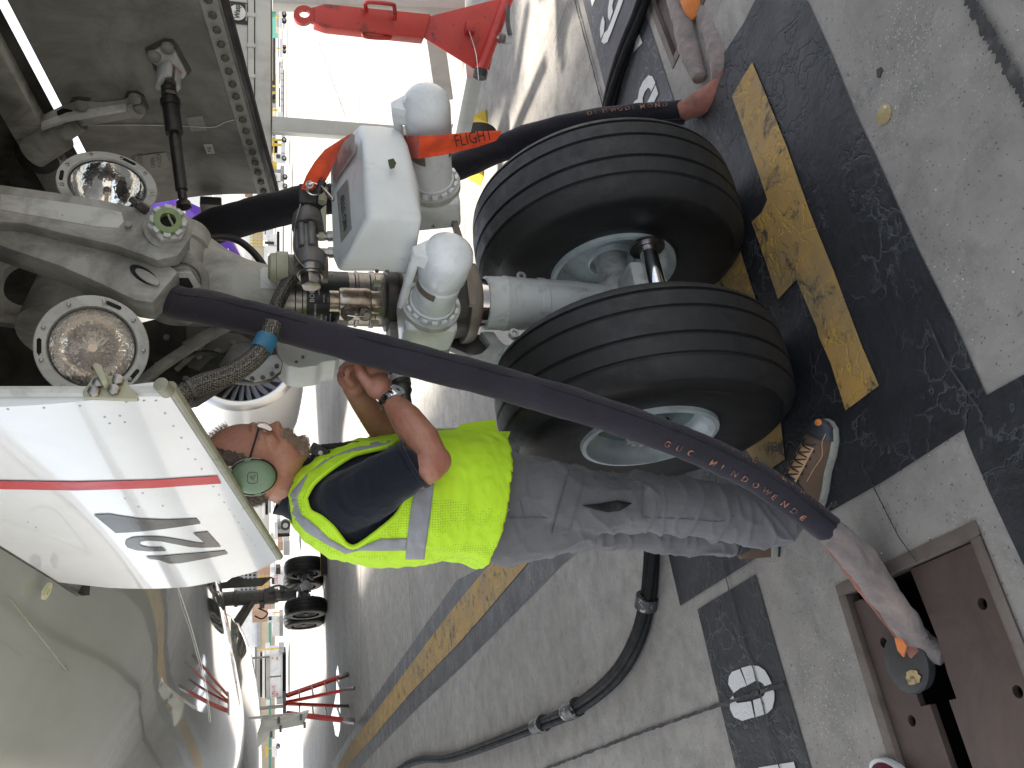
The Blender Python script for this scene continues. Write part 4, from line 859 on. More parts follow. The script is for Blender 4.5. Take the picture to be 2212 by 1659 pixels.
MB().lathe([(0, .0845), (.125, .0845)], (0, 0, 1.365), (0, 0, 1), 2, cap=False, a0=atan2(cdir.y, cdir.x) + pi, a1=atan2(cdir.y, cdir.x) + pi + .01).build('divider', M_WHINK, plc)
dk = MB().lathe([(0, .085), (.01, .098), (.045, .098), (.05, .085)], (0, 0, 1.205), (0, 0, 1), 48).build('gland_ring', M_DSTEEL, PL)
MB().lathe([(0, .070), (.12, .070)], (0, 0, 1.0), (0, 0, 1), 32).build('inner_column', M_DSTEEL, PL)
# clamped bronze sleeve in front of the strut
cb_ = AL(766, 652, y=-.17); cz = Vector((cb_.x, cb_.y, 0))
cs = MB().lathe([(-.075, .030), (-.070, .033), (-.045, .033), (-.043, .037), (-.035, .039), (.035, .039), (.043, .037), (.045, .030), (.07, .030)], cb_, (0, 0, 1), 32).build('bronze_sleeve', M_BRONZE, PL)
for dz in (-.024, .024): MB().lathe([(0, .019), (.012, .019), (.013, .011), (.022, .011)], cb_ + Vector((-.045, -.01, dz)), (-.75, -.6, -.2), 14).build('clamp_bolt', M_STEEL, cs)
MB().box(cb_ + Vector((-.036, .005, 0)), (.03, .03, .09)).build('clamp_lug', M_BRONZE, cs, bevel=.006)
MB().tube([cb_ + Vector(q) for q in ((-.062, -.025, .024), (-.068, -.03, .0), (-.066, -.028, -.024))], .0015, 5, 5).build('lock_wire', M_CHROME, cs)
for k, (a, b) in enumerate(((815, 612), (812, 655), (810, 698))): MB().box(AL(a, b, y=-.15), (.016, .012, .022)).build('yellow_lug', M_BEIGE, cs, bevel=.002)
MB().lathe([(0, .085), (.01, .095), (.03, .095)], (-.02, -.08, 1.188), (0, 0, 1), 40).build('gland_ring', M_STEEL, PL)
# steering collars: two plates round the strut holding both actuators
def hull(pts):
    pts = sorted(set((round(a, 5), round(b, 5)) for a, b in pts)); cr = lambda o, a, b: (a[0] - o[0]) * (b[1] - o[1]) - (a[1] - o[1]) * (b[0] - o[0])
    lo = []
    for p in pts:
        while len(lo) > 1 and cr(lo[-2], lo[-1], p) <= 0: lo.pop()
        lo.append(p)
    hi = []
    for p in reversed(pts):
        while len(hi) > 1 and cr(hi[-2], hi[-1], p) <= 0: hi.pop()
        hi.append(p)
    return lo[:-1] + hi[:-1]
A0 = AL(930, 662, y=-.25); A1 = AL(972, 542, y=-.50); B0 = AL(935, 400, y=-.27); B1 = AL(920, 215, y=-.58)
def collar(z, nm, full=True):
    pts = []
    for (cx, cy, r) in ((0, 0, .127), (0, .05, .11)) if not full else ((0, 0, .118), (A0.x + .01, A0.y + .15, .055), (B0.x - .03, B0.y + .15, .055), (0, .05, .09)):
        pts += [(cx + r * cos(k * pi / 12), cy + r * sin(k * pi / 12)) for k in range(24)]
    H_ = hull(pts); return MB().prism([(x, y, z) for x, y in H_], (0, 0, .034)).build(nm, M_TAN, PL, bevel=.009)
collar(1.165, 'steering_collar'); collar(.968, 'steering_collar', False)
MB().lathe([(0, .108), (.03, .112), (.14, .112), (.163, .108)], (0, .01, 1.0), (0, 0, 1), 44).build('bearing_drum', M_DSTEEL, PL)
def actuator(P0, P1, nm, lug):
    d = (P1 - P0).normalized(); L = (P1 - P0).length
    bx = MB(); R = Matrix((d.cross(Vector((0, 0, 1))).normalized(), d, d.cross(Vector((0, 0, 1))).cross(d).normalized() * -1)).transposed()
    b = MB(); P = [(-.088, -.08), (.085, -.08), (.088, .03), (.05, .085), (-.05, .085), (-.088, .03)]
    b = MB().box(P0 - d * .062, (.15, .12, .150), R).build(nm, M_WHITE, PL, bevel=.022, seg=3)
    MB().lathe([(-.008, .083), (.012, .083), (.014, .078)], P0, d, 44).build('flange_seat', M_GEAR, b)
    u = d.orthogonal().normalized(); w_ = d.cross(u)
    for k in range(16):
        a = 2 * pi * k / 16; R2 = Matrix((u * cos(a) + w_ * sin(a), -u * sin(a) + w_ * cos(a), d)).transposed()
        MB().box(P0 + d * .02 + (u * cos(a) + w_ * sin(a)) * .072, (.010, .017, .016), R2).build('castellation', M_WHITE, b, bevel=.002)
    MB().lathe([(.0, .064), (.03, .064), (.032, .060), (L * .5, .060), (L * .52, .056), (L * .8, .056)], P0, d, 44).build('cylinder', M_WHITE, b)
    MB().lathe([(L * .42, .0615), (L * .52, .0615)], P0, d, 30, cap=False, a0=.2, a1=5.2).build('clamp_band', M_TAN, b)
    MB().lathe([(L * .60, .062), (L * .62, .065), (L * .93, .065), (L * 1.0, .061), (L * 1.05, .050), (L * 1.085, .034), (L * 1.10, .015), (L * 1.103, .0005)], P0, d, 44, cap=False).build('domed_cap', M_WHITE, b)
    up_ = Vector((0, 0, 1)); up_ = (up_ - d * up_.dot(d)).normalized(); sd_ = d.cross(up_)
    q = P0 + d * (L * .95) + up_ * .070 + sd_ * .0
    ear = MB().prism([P0 + d * (L * .80) + up_ * .05 + sd_ * .03, P0 + d * (L * .80) + up_ * .095 + sd_ * .012, P0 + d * (L * .80) + up_ * .095 - sd_ * .012, P0 + d * (L * .80) + up_ * .05 - sd_ * .04], d * (L * .18)).build('cap_ear', M_WHITE, b, bevel=.007)
    MB().cyl(P0 + d * .0 + up_ * .082, P0 + d * (L * .82) + up_ * .082, .0125, n=16).build('guide_rod', M_WHITE, b)
    return b
ac1 = actuator(A0, A1, 'steering_actuator', 1); ac1['label'] = 'chipped white steering actuator pointing at the camera'
ac2 = actuator(B0, B1, 'steering_actuator', 1); ac2['label'] = 'white steering actuator beyond the cover box'
# lower brown stays between collars
MB().tube([AL(a, b, y=-.2) for a, b in ((1020, 660), (1005, 560), (975, 460), (958, 385))], .012, 4, 3).build('edge_strap', M_TAN, PL)
for a, b in ((858, 722), (888, 728), (925, 740), (965, 742)): MB().lathe([(0, .05), (.028, .05)], AL(a, b, y=.02), (0, 0, 1), 24).build('link_spacer', M_GEARD if a != 888 else M_BEIGE, PL)
pxprism([(985, 715), (1035, 722), (1060, 735), (1055, 770), (1010, 765), (975, 750), (940, 745)], .10, .03, M_DSTEEL, 'torque_link_plate')
# torque link forging and lower leg
tq = pxprism([(1037, 714), (1069, 714), (1078, 730), (1090, 742), (1118, 748), (1120, 765), (1108, 782), (1075, 795), (1040, 785), (995, 770), (1040, 762), (1060, 742)], .06, .06, M_GEAR, 'torque_link', bevel=.012)
MB().lathe([(-.01, .034), (.01, .034), (.012, .030), (.012, .022), (.004, .020)], AL(1106, 768, y=.05), (-.3, -1, 0), 28, cap=False).build('link_eye', M_GEAR, tq)
MB().lathe([(.0, .021), (.001, .0001)], AL(1106, 768, y=.05), (-.3, -1, 0), 20, cap=False).build('bore', M_HOLE, tq)
MB().cyl((0, 0, .86), (0, 0, 1.02), .078, n=44).build('chrome_piston', M_CHROME, PL)
MB().lathe([(0, .089), (.012, .089), (.014, .086)], (0, 0, .955), (0, 0, 1), 40).build('scraper_ring', surf('brown_scraper', (0.12, 0.06, 0.03), 0.4), PL)
lo = MB().lathe([(0, .070), (.06, .072), (.18, .078), (.182, .081), (.30, .084), (.303, .087), (.325, .087), (.328, .084), (.40, .086), (.44, .090), (.445, .087), (.50, .086)], (0, 0, .43), (0, 0, 1), 48).build('lower_leg', M_GEAR, PL)
for a, b, y_ in ((1123, 602, -.02), (1108, 725, -.03)): MB().lathe([(0, .016), (.018, .016), (.020, .008), (.010, .007)], AL(a, b, y=y_), (0, -1, 0), 16, cap=False).build('lug', M_GEAR, lo)
MB().cyl((-.31, 0, .455), (.31, 0, .455), .055, n=32).build('axle', M_GEAR, PL)
MB().lathe([(-.10, .07), (-.07, .085), (.07, .085), (.10, .07)], (0, 0, .44), (1, 0, 0), 36).build('axle_barrel', M_GEAR, lo)
# tow fitting with polished pin
tf = MB().box((0, -.11, .425), (.12, .14, .12)).build('tow_fitting', M_GEAR, PL, bevel=.015)
c0 = AL(1372, 530, y=-.12); c1 = AL(1402, 632, y=-.16)
dpin = Vector((-1, 0, 0)); pc = Vector((.10, -.190, .415))
MB().cyl(pc, pc + dpin * .20, .030, n=32).build('tow_pin', M_CHROME, tf)
MB().lathe([(0, .058), (.010, .058), (.013, .050)], pc + Vector((.002, 0, 0)), (1, 0, 0), 32).build('pin_flange', M_STEEL, tf)
MB().lathe([(0, .058), (.010, .058), (.013, .050)], pc + dpin * .20, dpin, 32).build('pin_flange', M_STEEL, tf)
# ---- wheels
TR, TW = .4665, .330
def wheel(x, nm):
    h = empty(nm, (0, 0, 0)); h.parent = PL; c = Vector((x, 0, TR * .975)); R = TR; w_ = TW
    half = [(0, R)]
    pr = []
    for t, r in ((0, 1.0), (.108, 1.0), (.114, .982), (.142, .982), (.149, .998), (.290, .988), (.296, .970), (.324, .966), (.331, .981), (.375, .966), (.43, .925), (.47, .885), (.492, .84), (.50, .78), (.497, .70), (.480, .62), (.462, .55), (.448, .50), (.440, .46), (.425, .445), (.40, .43)):
        pr.append((t * w_, r * R))
    prof = [(-a, b) for a, b in reversed(pr)] + pr[1:]
    ty = MB().lathe(prof, c, (1, 0, 0), 144, cap=False).build('tyre', M_RUB, h, smooth=40)
    ty.data.materials.append(M_RUBW)
    for p in ty.data.polygons:
        q = p.center - c; 
        if sqrt(q.y ** 2 + q.z ** 2) < .87 * R: p.material_index = 1
    # flat spot where it stands
    for v in ty.data.vertices:
        if v.co.z < .004: v.co.z = .004 + (v.co.z - .004) * .05
    for sg in (-1, 1):
        MB().lathe([(.130, .222), (.158, .216), (.160, .202), (.148, .194), (.132, .187), (.124, .172), (.106, .162), (.090, .155)], c, (sg, 0, 0), 64, cap=False).build('rim', M_RIM, h, smooth=50)
        MB().lathe([(.092, .157), (.078, .147), (.066, .131), (.070, .098), (.088, .090), (.106, .084), (.110, .076), (.100, .068), (.080, .064), (.080, .03)], c, (sg, 0, 0), 56, cap=True).build('hub_face', M_RIMD if x < 0 and sg < 0 else M_RIM, h, smooth=50)
    sg = -1
    if x < 0:
        MB().lathe([(.10, .064), (.143, .064), (.146, .060), (.146, .040), (.10, .038)], c, (-1, 0, 0), 36, cap=False).build('bearing_ring', M_GEAR, h)
        for k in range(14):
            a = 2 * pi * k / 14; MB().box(c + Vector((-.146, .066 * cos(a), .066 * sin(a))), (.01, .014, .014), Matrix.Rotation(a, 3, 'X')).build('ring_tooth', M_GEAR, h, bevel=.002)
        MB().lathe([(.125, .039), (.126, .0001)], c, (-1, 0, 0), 24, cap=False).build('hub_recess', M_HOLE, h)
    for k in range(8):
        a = 2 * pi * k / 8 + .25; MB().lathe([(.066, .014), (.076, .014)], c + Vector((0, .118 * cos(a), .118 * sin(a))), (-1, 0, 0), 14).build('rim_hole' if x > 0 else 'tie_bolt', M_HOLE if x > 0 else M_STEEL, h)
    if x < 0:
        a = .9; MB().cyl(c + Vector((-.075, .13 * cos(a), .13 * sin(a))), c + Vector((-.10, .155 * cos(a), .155 * sin(a))), .006).build('valve', M_BRONZE, h)
        # moulded serial and part lettering on the sidewall
        def arc(s_, r, a0, size, mat):
            o = text(s_, size, mat, h, (0, 0, 0), (1, 0, 0), (0, 1, 0))
            for v in o.data.vertices:
                xx, yy = v.co.x, v.co.y; rr = r + yy; a = a0 - xx / r
                t = rr / R; lat = .5 * w_ * (1 - max(0, (t - .78)) ** 2 * 4.2 - max(0, .78 - t) ** 2 * .55) + .0012
                v.co = c + Vector((-lat, rr * cos(a), rr * sin(a)))
            return o
        lt = arc('FF11111111  1111 1  111', .74 * R, radians(-163), .014, surf('moulded_mark', (0.16, 0.165, 0.17), 0.6, dirt=(0.02, 0.02, 0.02), dscale=90, dlo=0.42, dhi=0.55, damt=0.95)); lt.name = 'moulded_marking'
        lt = arc('7SB7 0420', .86 * R, radians(172), .014, surf('blue_mark', (0.02, 0.045, 0.09), 0.6, dirt=(0.02, 0.02, 0.02), dscale=90, dlo=0.4, dhi=0.55, damt=0.9)); lt.name = 'chalk_marking'
    return h
wheel(-.332, 'nose_wheel'); wheel(.288, 'nose_wheel')

# ---- swivel valve, cylinder, braided hoses, junction box
sv0 = AL(664, 452, y=-.27); sv1 = AL(672, 606, y=-.27); sd_ = (sv1 - sv0).normalized(); SL = (sv1 - sv0).length
sv = MB().lathe([(-.01, .010), (.012, .010), (.013, .034), (.022, .034), (.024, .040), (.05, .045), (.068, .045), (.07, .026), (.075, .024), (SL * .62, .024), (SL * .64, .040), (SL * .67, .044), (SL * .84, .044), (SL * .85, .036)], sv0, sd_, 36).build('swivel_valve', M_VALVE, PL)
MB().lathe([(SL * .84, .038), (SL * .93, .037), (SL * .935, .033), (SL * .96, .032)], sv0, sd_, 32).build('steel_cap', M_STEEL, sv)
MB().lathe([(SL * .95, .030), (SL * 1.08, .028)], sv0, sd_, 6).build('hex_end', M_STEEL, sv, bevel=.003)
MB().lathe([(-.03, .008), (.0, .008)], sv0, sd_, 10).build('stub', M_CHROME, sv)
for off in ((.030, -.0, .0), (.02, -.03, -.01), (-.005, -.035, .0)):
    q = sv0 + sd_ * (SL * .32) + Vector((0, 0, off[0])) + Vector((0, off[1], 0)); MB().lathe([(0, .012), (.075, .012)], q, sd_, 14).build('valve_body', M_VALVE, sv, bevel=.002)
MB().box(sv0 + sd_ * (SL * .44) + Vector((-.015, -.032, .0)), (.085, .014, .032)).build('name_plate', M_VALVE, sv, bevel=.004)
for t in (.40, .63):
    q = sv0 + sd_ * (SL * t); MB().lathe([(.02, .012), (.05, .012), (.051, .015), (.065, .015)], q, (.0, -.15, -1), 12).build('banjo_union', M_STEEL, sv)
    MB().lathe([(.028, .0128), (.042, .0128)], q, (.0, -.15, -1), 12).build('yellow_band', M_BEIGE, sv)
MB().tube([sv0 + sd_ * (SL * .05) + Vector((0, -.04, .02)), sv0 + sd_ * (SL * .4) + Vector((-.01, -.05, .04)), sv0 + sd_ * (SL * .8) + Vector((0, -.04, .04)), sv1 + Vector((-.01, -.02, -.02))], .0015, 5, 6).build('lock_wire', M_STEEL, sv)
bq = AL(588, 578, y=-.16); by = MB().lathe([(0, .030), (.008, .040), (.022, .042), (.024, .047), (.055, .047), (.057, .039), (.16, .039)], bq + Vector((0, 0, .012)), (0, 0, -1), 36).build('accumulator_cap', M_BEIGE, PL)
MB().lathe([(.056, .0395), (.165, .0395)], bq + Vector((0, 0, .012)), (0, 0, -1), 36).build('brown_body', surf('brown_body', (0.18, 0.15, 0.11), 0.4, dirt=(0.06, 0.05, 0.03), dscale=12), by)
m, nt, b = newmat('metal_braid'); MATS['metal_braid'] = m
co = N_(nt, 'ShaderNodeTexCoord').outputs['Object']; v = N_(nt, 'ShaderNodeTexVoronoi'); v.inputs['Scale'].default_value = 260; v.inputs['Randomness'].default_value = 0.35; nt.links.new(co, v.inputs['Vector'])
nt.links.new(ramp(nt, v.outputs['Distance'], [(0.15, (0.35, 0.33, 0.29)), (0.55, (0.035, 0.032, 0.028))]), b.inputs['Base Color']); b.inputs['Metallic'].default_value = 0.6; b.inputs['Roughness'].default_value = 0.4; bump(nt, b, v.outputs['Distance'], 0.9, 0.003); M_BRAID = m
MB().tube([AL(a, b, y=-.16) for a, b in ((640, 590), (622, 612), (606, 640), (596, 665), (588, 690))], .020, 16, 6).build('braided_hose', M_BRAID, PL)
MB().tube([AL(a, b, y=-.16) for a, b in ((594, 672), (588, 692), (584, 704))], .023, 14, 3).build('hose_ferrule', M_DSTEEL, PL)
hz = MB().tube([AL(a, b, y=-.35) for a, b in ((380, 868), (404, 846), (440, 828), (490, 812), (532, 788), (560, 762), (576, 735), (590, 700))], .024, 18, 7).build('braided_hose', M_BRAID, PL)
MB().tube([AL(a, b, y=-.35) for a, b in ((563, 757), (570, 744), (577, 728))], .0265, 18, 4).build('blue_tape', surf('blue_tape', (0.03, 0.15, 0.26), 0.5, dirt=(0.02, 0.05, 0.07), dscale=40), hz)
MB().tube([AL(a, b, y=-.35) for a, b in ((408, 843), (416, 839))], .028, 14, 2).build('hose_clamp', M_DSTEEL, hz)
MB().tube([AL(a, b, y=.15) for a, b in ((445, 515), (480, 512), (515, 520), (545, 543), (568, 572), (580, 600))], .012, 12, 6).build('thin_hose', M_BLACK, PL)
jb = pxprism([(592, 695), (640, 690), (722, 722), (735, 745), (735, 764), (726, 779), (695, 782), (686, 790), (648, 795), (620, 790), (600, 770)], .16, .14, M_COVER, 'junction_box', bevel=.012)
for a, b in ((640, 782), (654, 772), (700, 726)): MB().lathe([(0, .005), (.003, .005)], AL(a, b, y=.158), (0, -1, 0), 8).build('screw', M_STEEL, jb)
pp = pxprism([(470, 790), (500, 745), (545, 733), (590, 752), (611, 780), (607, 800), (585, 818), (545, 826), (505, 822)], .02, .025, M_DSTEEL, 'bolted_plate', bevel=.004)
pxprism([(520, 815), (530, 790), (560, 772), (598, 765), (610, 782), (606, 800), (585, 816), (550, 824)], .012, .006, M_GEAR, 'plate_face', pp, bevel=.002)
for a, b in ((598, 791), (588, 808), (568, 816), (545, 818), (530, 806), (520, 775), (560, 748)): MB().lathe([(0, .007), (.005, .006)], AL(a, b, y=.008), (0, -1, 0), 8).build('bolt', M_DSTEEL, pp)
uc = AL(628, 718, y=.0); MB().tube([AL(a, b, y=.02) for a, b in ((596, 695), (612, 712), (628, 728), (645, 735))], .016, 10, 4).build('hydraulic_union', M_DSTEEL, PL)
MB().lathe([(0, .022), (.02, .022), (.022, .012), (.04, .012)], AL(640, 735, y=.01), (0, -.8, -.6), 6).build('hydraulic_union', M_DSTEEL, PL, bevel=.002)
MB().lathe([(0, .016), (.03, .018), (.032, .022), (.05, .022), (.052, .014), (.075, .014), (.085, .006)], AL(712, 700, y=.02), (-1, -.1, -.1), 16).build('charging_valve', M_STEEL, PL)
MB().tube([AL(a, b, y=.0) for a, b in ((655, 736), (690, 748), (712, 752))], .0012, 5, 2).build('lock_wire', M_DSTEEL, PL)
fv = pxprism([(838, 792), (880, 800), (884, 812), (838, 812)], -.02, .03, M_GEARD, 'valve_block', bevel=.003)
MB().cyl(AL(840, 802, y=-.05), AL(884, 800, y=-.05), .008).build('valve_bolt', M_BLACK, fv)
MB().lathe([(0, .030), (.035, .030), (.037, .026), (.055, .028), (.07, .020), (.10, .018), (.102, .012), (.12, .012), (.122, .004), (.14, .004)], AL(862, 812, y=-.03), (-1, -.1, -.12), 20).build('drain_valve', M_DSTEEL, fv)
MB().lathe([(-.005, .031), (.022, .031)], AL(862, 812, y=-.03), (-1, -.1, -.12), 20).build('pale_sleeve', M_GEAR, fv)

# ---- the NO STEP cover box
yb_, yf_ = -.30, -.55
top = [AL(708, 367, y=yb_), AL(716, 560, y=yb_ ), AL(728, 588, y=yb_ - .03), AL(750, 545, y=-.43), AL(797, 464, y=yf_), AL(789, 390, y=yf_), AL(780, 300, y=yf_ + .02), AL(776, 268, y=-.47), AL(748, 298, y=-.36)]
zt_ = [p.z for p in top]
botpx = [(872, 360), (886, 560), (888, 588), (912, 560), (928, 515), (905, 405), (898, 372), (880, 318), (850, 300)]
bot = [Vector((top[i].x * .99, top[i].y, 0)) for i in range(9)]
for i in range(9): bot[i].z = AL(botpx[i][0] - 8, botpx[i][1], y=bot[i].y).z
cov = MB().loft([top, [t.lerp(b, .5) + Vector((0, -.004, 0)) for t, b in zip(top, bot)], bot]).build('steering_cover', M_COVER, PL, bevel=.02, seg=4, smooth=50)
cov['label'] = 'white cover box lettered NO STEP'
def ontop(a, b, lift=.002):                                # on the sloping top face
    n = (top[4] - top[0]).cross(top[1] - top[0]).normalized(); n = n if n.z > 0 else -n
    r = AL(a, b, y=-.3); d = r - CL; k = ((top[0] + n * lift) - CL).dot(n) / d.dot(n); return CL + d * k
def r1b(pts): return [(685.8 + x * .1488, 301.7 + y * .1488) for x, y in pts]
st = MB().prism([ontop(*p, .001) for p in r1b([(280, 770), (435, 570), (500, 1290), (345, 1495)])], (0, 0, .0008)).build('no_step_placard', M_GREYP, cov)
o_, e_ = ontop(*r1b([(430, 1255)])[0], .004), ontop(*r1b([(385, 835)])[0], .004)
text('NO STEP', .036, M_INK, st, o_, e_ - o_, ontop(*r1b([(360, 1180)])[0], .004) - o_, bold=.015, sx=.88)
wt = MB().prism([ontop(*p, .001) for p in r1b([(205, 390), (380, 40), (500, -90), (545, -70), (545, 190), (235, 640)])], (0, 0, .0008)).build('warning_label', surf('pinkish_label', (0.42, 0.36, 0.34), 0.5, dirt=(0.3, 0.14, 0.12), dscale=8, dlo=0.45, dhi=0.7), cov)
o_, e_ = ontop(*r1b([(285, 560)])[0], .004), ontop(*r1b([(500, 170)])[0], .004); yv = ontop(*r1b([(205, 400)])[0], .004) - ontop(*r1b([(235, 640)])[0], .004)
dirx = (ontop(*r1b([(545, 190)])[0], .004) - ontop(*r1b([(235, 640)])[0], .004)).normalized()
for k in range(13):
    p0 = ontop(*r1b([(262 + 20 * k, 560 - 30 * k)])[0], .004); s_ = ('INSERT PIN', 'IN LOCK PLATE', 'BEFORE TOWING', 'TO PREVENT', 'STEERING', 'MOVEMENT')[k % 6]
    text(s_, .010, M_INK if k > 3 else M_REDINK, wt, p0, yv, -dirx, sx=.8)
pxprism([(838, 345), (850, 342), (856, 352), (852, 362), (843, 364), (840, 356)], yf_ - .022, .002, surf('green_scab', (0.05, 0.06, 0.02), 0.8), 'chipped_spot', cov, bevel=0)
pxprism(ellpx(756, 427, 9, 2, 12, .15), -.42, .001, M_HOLE, 'pin_hole', cov, bevel=0).location = (0, 0, 0)
for a, b in ((814, 585), (836, 585), (874, 578)): MB().lathe([(0, .0055), (.002, .0055)], AL(a, b, y=-.345), (-.9, -.4, 0), 12).build('screw', M_STEEL if a < 860 else M_HOLE, cov)
MB().prism([AL(a, b, y=-.30) for a, b in ((692, 452), (705, 440), (705, 505), (700, 495), (696, 470))], (0, .02, 0)).build('green_bracket', M_BEIGE, PL, bevel=.003)
MB().lathe([(0, .012), (.05, .012)], AL(700, 408, y=-.3), (-.75, 0, .1), 14).build('bracket_tube', M_BEIGE, PL)

# ---- engine, wings, main gear
EC = Vector((7.7, 14.2, 2.15)); eng = MB().lathe([(-.35, .0), (-.35, .001)], EC, (0, 1, 0), 8, cap=False)
en = MB().lathe([(.10, 1.23), (.5, 1.30), (1.3, 1.34), (2.4, 1.30), (3.6, 1.12), (4.4, .95), (4.4, .80)], EC, (0, 1, 0), 72, cap=False).build('engine_nacelle', M_FUSW, PL, smooth=60)
MB().lathe([(.10, 1.23), (.02, 1.19), (-.02, 1.12), (.0, 1.05), (.08, 1.00), (.25, .985)], EC, (0, 1, 0), 72, cap=False).build('intake_lip', M_LIP, en, smooth=60)
MB().lathe([(.25, .985), (1.0, .99)], EC, (0, 1, 0), 64, cap=False).build('intake_duct', M_TRG, en)
fn = MB().lathe([(.95, .99), (.96, .0001)], EC, (0, 1, 0), 48, cap=False).build('fan', M_FAN, en)
bl = None
for k in range(24):
    mb = MB(); P = []
    for i in range(7):
        r = .22 + .75 * i / 6; tw = .9 - .6 * i / 6; P += [(-.09 * sin(tw), .55 + .12 * cos(tw), r), (.09 * sin(tw), .55 + .12 * cos(tw) * -1 + .25, r)]
    mb.add(P, [(2 * i, 2 * i + 2, 2 * i + 3, 2 * i + 1) for i in range(6)])
    if bl is None: bl = mb.build('fan_blade', surf('blade_metal', (0.13, 0.13, 0.135), 0.35, 0.8), fn, smooth=0); b0 = bl
    q = b0 if k == 0 else inst(b0, 'fan_blade', fn)
    q.matrix_basis = Matrix.Translation(EC) @ Matrix.Rotation(2 * pi * k / 24, 4, 'Y')
MB().lathe([(.1, .0005), (.2, .08), (.45, .18), (.75, .24)], EC, (0, 1, 0), 32, cap=False).build('spinner', M_FAN, fn)
MB().prism([(7.6, 15.5, 3.4), (7.6, 18.5, 3.0), (7.6, 19.5, 3.7), (7.6, 15.5, 3.9)], (.25, 0, 0)).build('pylon', M_FUSW, PL, bevel=.05)
def wing(sx):
    st = [(0, 13.5, 24.5, 3.0, 1.0), (2.4, 14.3, 24.2, 3.0, .95), (7.7, 17.3, 24.3, 3.5, .62), (13, 20.6, 26.2, 4.0, .42), (22, 26.3, 29.6, 4.9, .25)]
    rg = []
    for x, y0, y1, z, th in st:
        c = y1 - y0; rg.append([(sx * x, y0, z + th * .4), (sx * x, y0 + c * .05, z + th * .1), (sx * x, y0 + c * .35, z - th * .12), (sx * x, y0 + c * .75, z + th * .05), (sx * x, y1, z + th * .35), (sx * x, y0 + c * .7, z + th * .72), (sx * x, y0 + c * .3, z + th * .95), (sx * x, y0 + c * .05, z + th * .7)])
    return MB().loft(rg).build('wing', surf('wing_grey', (0.42, 0.43, 0.43), 0.3, coat=0.3), PL, smooth=60)
wing(1); wing(-1)
MB().loft([oval(0, 0, 0, 1, 1)] * 2) if False else None
fr = []
for y, hx, zb in ((11.5, 1.2, 1.93), (13.5, 2.3, 1.80), (16, 2.8, 1.72), (21, 2.9, 1.72), (25, 2.4, 1.82), (28, 1.2, 1.95)):
    fr.append([(hx * cos(a) , y, 2.9 + (2.9 - zb) * -abs(sin(a)) ** .6 * (1 if sin(a) > 0 else -1)) for a in [2 * pi * k / 28 for k in range(28)]])
MB().loft(fr).build('belly_fairing', M_FUS, PL, smooth=60)
mg = Vector((4.65, 22.76, 0)); mgE = empty('main_gear', (0, 0, 0)); mgE.parent = PL
MB().lathe([(0, .17), (.5, .17), (.52, .20), (.6, .20), (.62, .23), (.9, .23), (.93, .20), (1.6, .21), (1.62, .24), (1.7, .24), (1.72, .20), (2.6, .20)], mg + Vector((0, 0, .8)), (0, 0, 1), 32).build('shock_strut', M_DGEAR, mgE)
for a, b, r in (((0, 0, 2.0), (-1.9, .0, 3.3), .09), ((-.1, -.1, 1.95), (-1.5, -.3, 2.75), .07), ((-1.5, -.3, 2.75), (-2.1, -.2, 3.4), .07), ((-.2, -.1, 2.9), (-.9, -.15, 2.9), .10)):
    MB().tube([mg + Vector(a), mg + Vector(b)], r, 8, 1).build('side_brace', M_DGEAR, mgE)
MB().prism([mg + Vector(q) for q in ((.28, -.5, 3.5), (.35, -.55, 2.7), (.55, -.5, 2.45), (.42, -.45, 2.2), (.45, -.4, 1.45), (.22, -.35, 1.75), (.2, -.4, 3.5))], (0, .04, 0)).build('strut_door', M_DGEAR, mgE, bevel=.01)
for q in ((.1, -.3, 1.5), (.12, -.28, 1.2), (-.1, -.3, 1.3), (-.28, -.1, 1.75)): MB().box(mg + Vector(q), (.16, .16, .14)).build('gear_fitting', M_DGEAR, mgE, bevel=.02)
MB().tube([mg + Vector(q) for q in ((.1, -.28, 1.7), (.2, -.35, 1.3), (.05, -.4, 1.0), (.15, -.5, .8))], .03, 8, 4).build('brake_hose', M_DGEAR, mgE)
MB().tube([mg + Vector(q) for q in ((-.35, -.1, 1.85), (-.5, -.1, 1.6), (-.65, -.1, 1.75), (-.55, -.1, 1.95))], .02, 8, 4).build('brake_hose', M_BLACK, mgE)
MB().box(mg + Vector((0, 0, .62)), (.26, 1.5, .26)).build('truck_beam', M_DGEAR, mgE, bevel=.05)
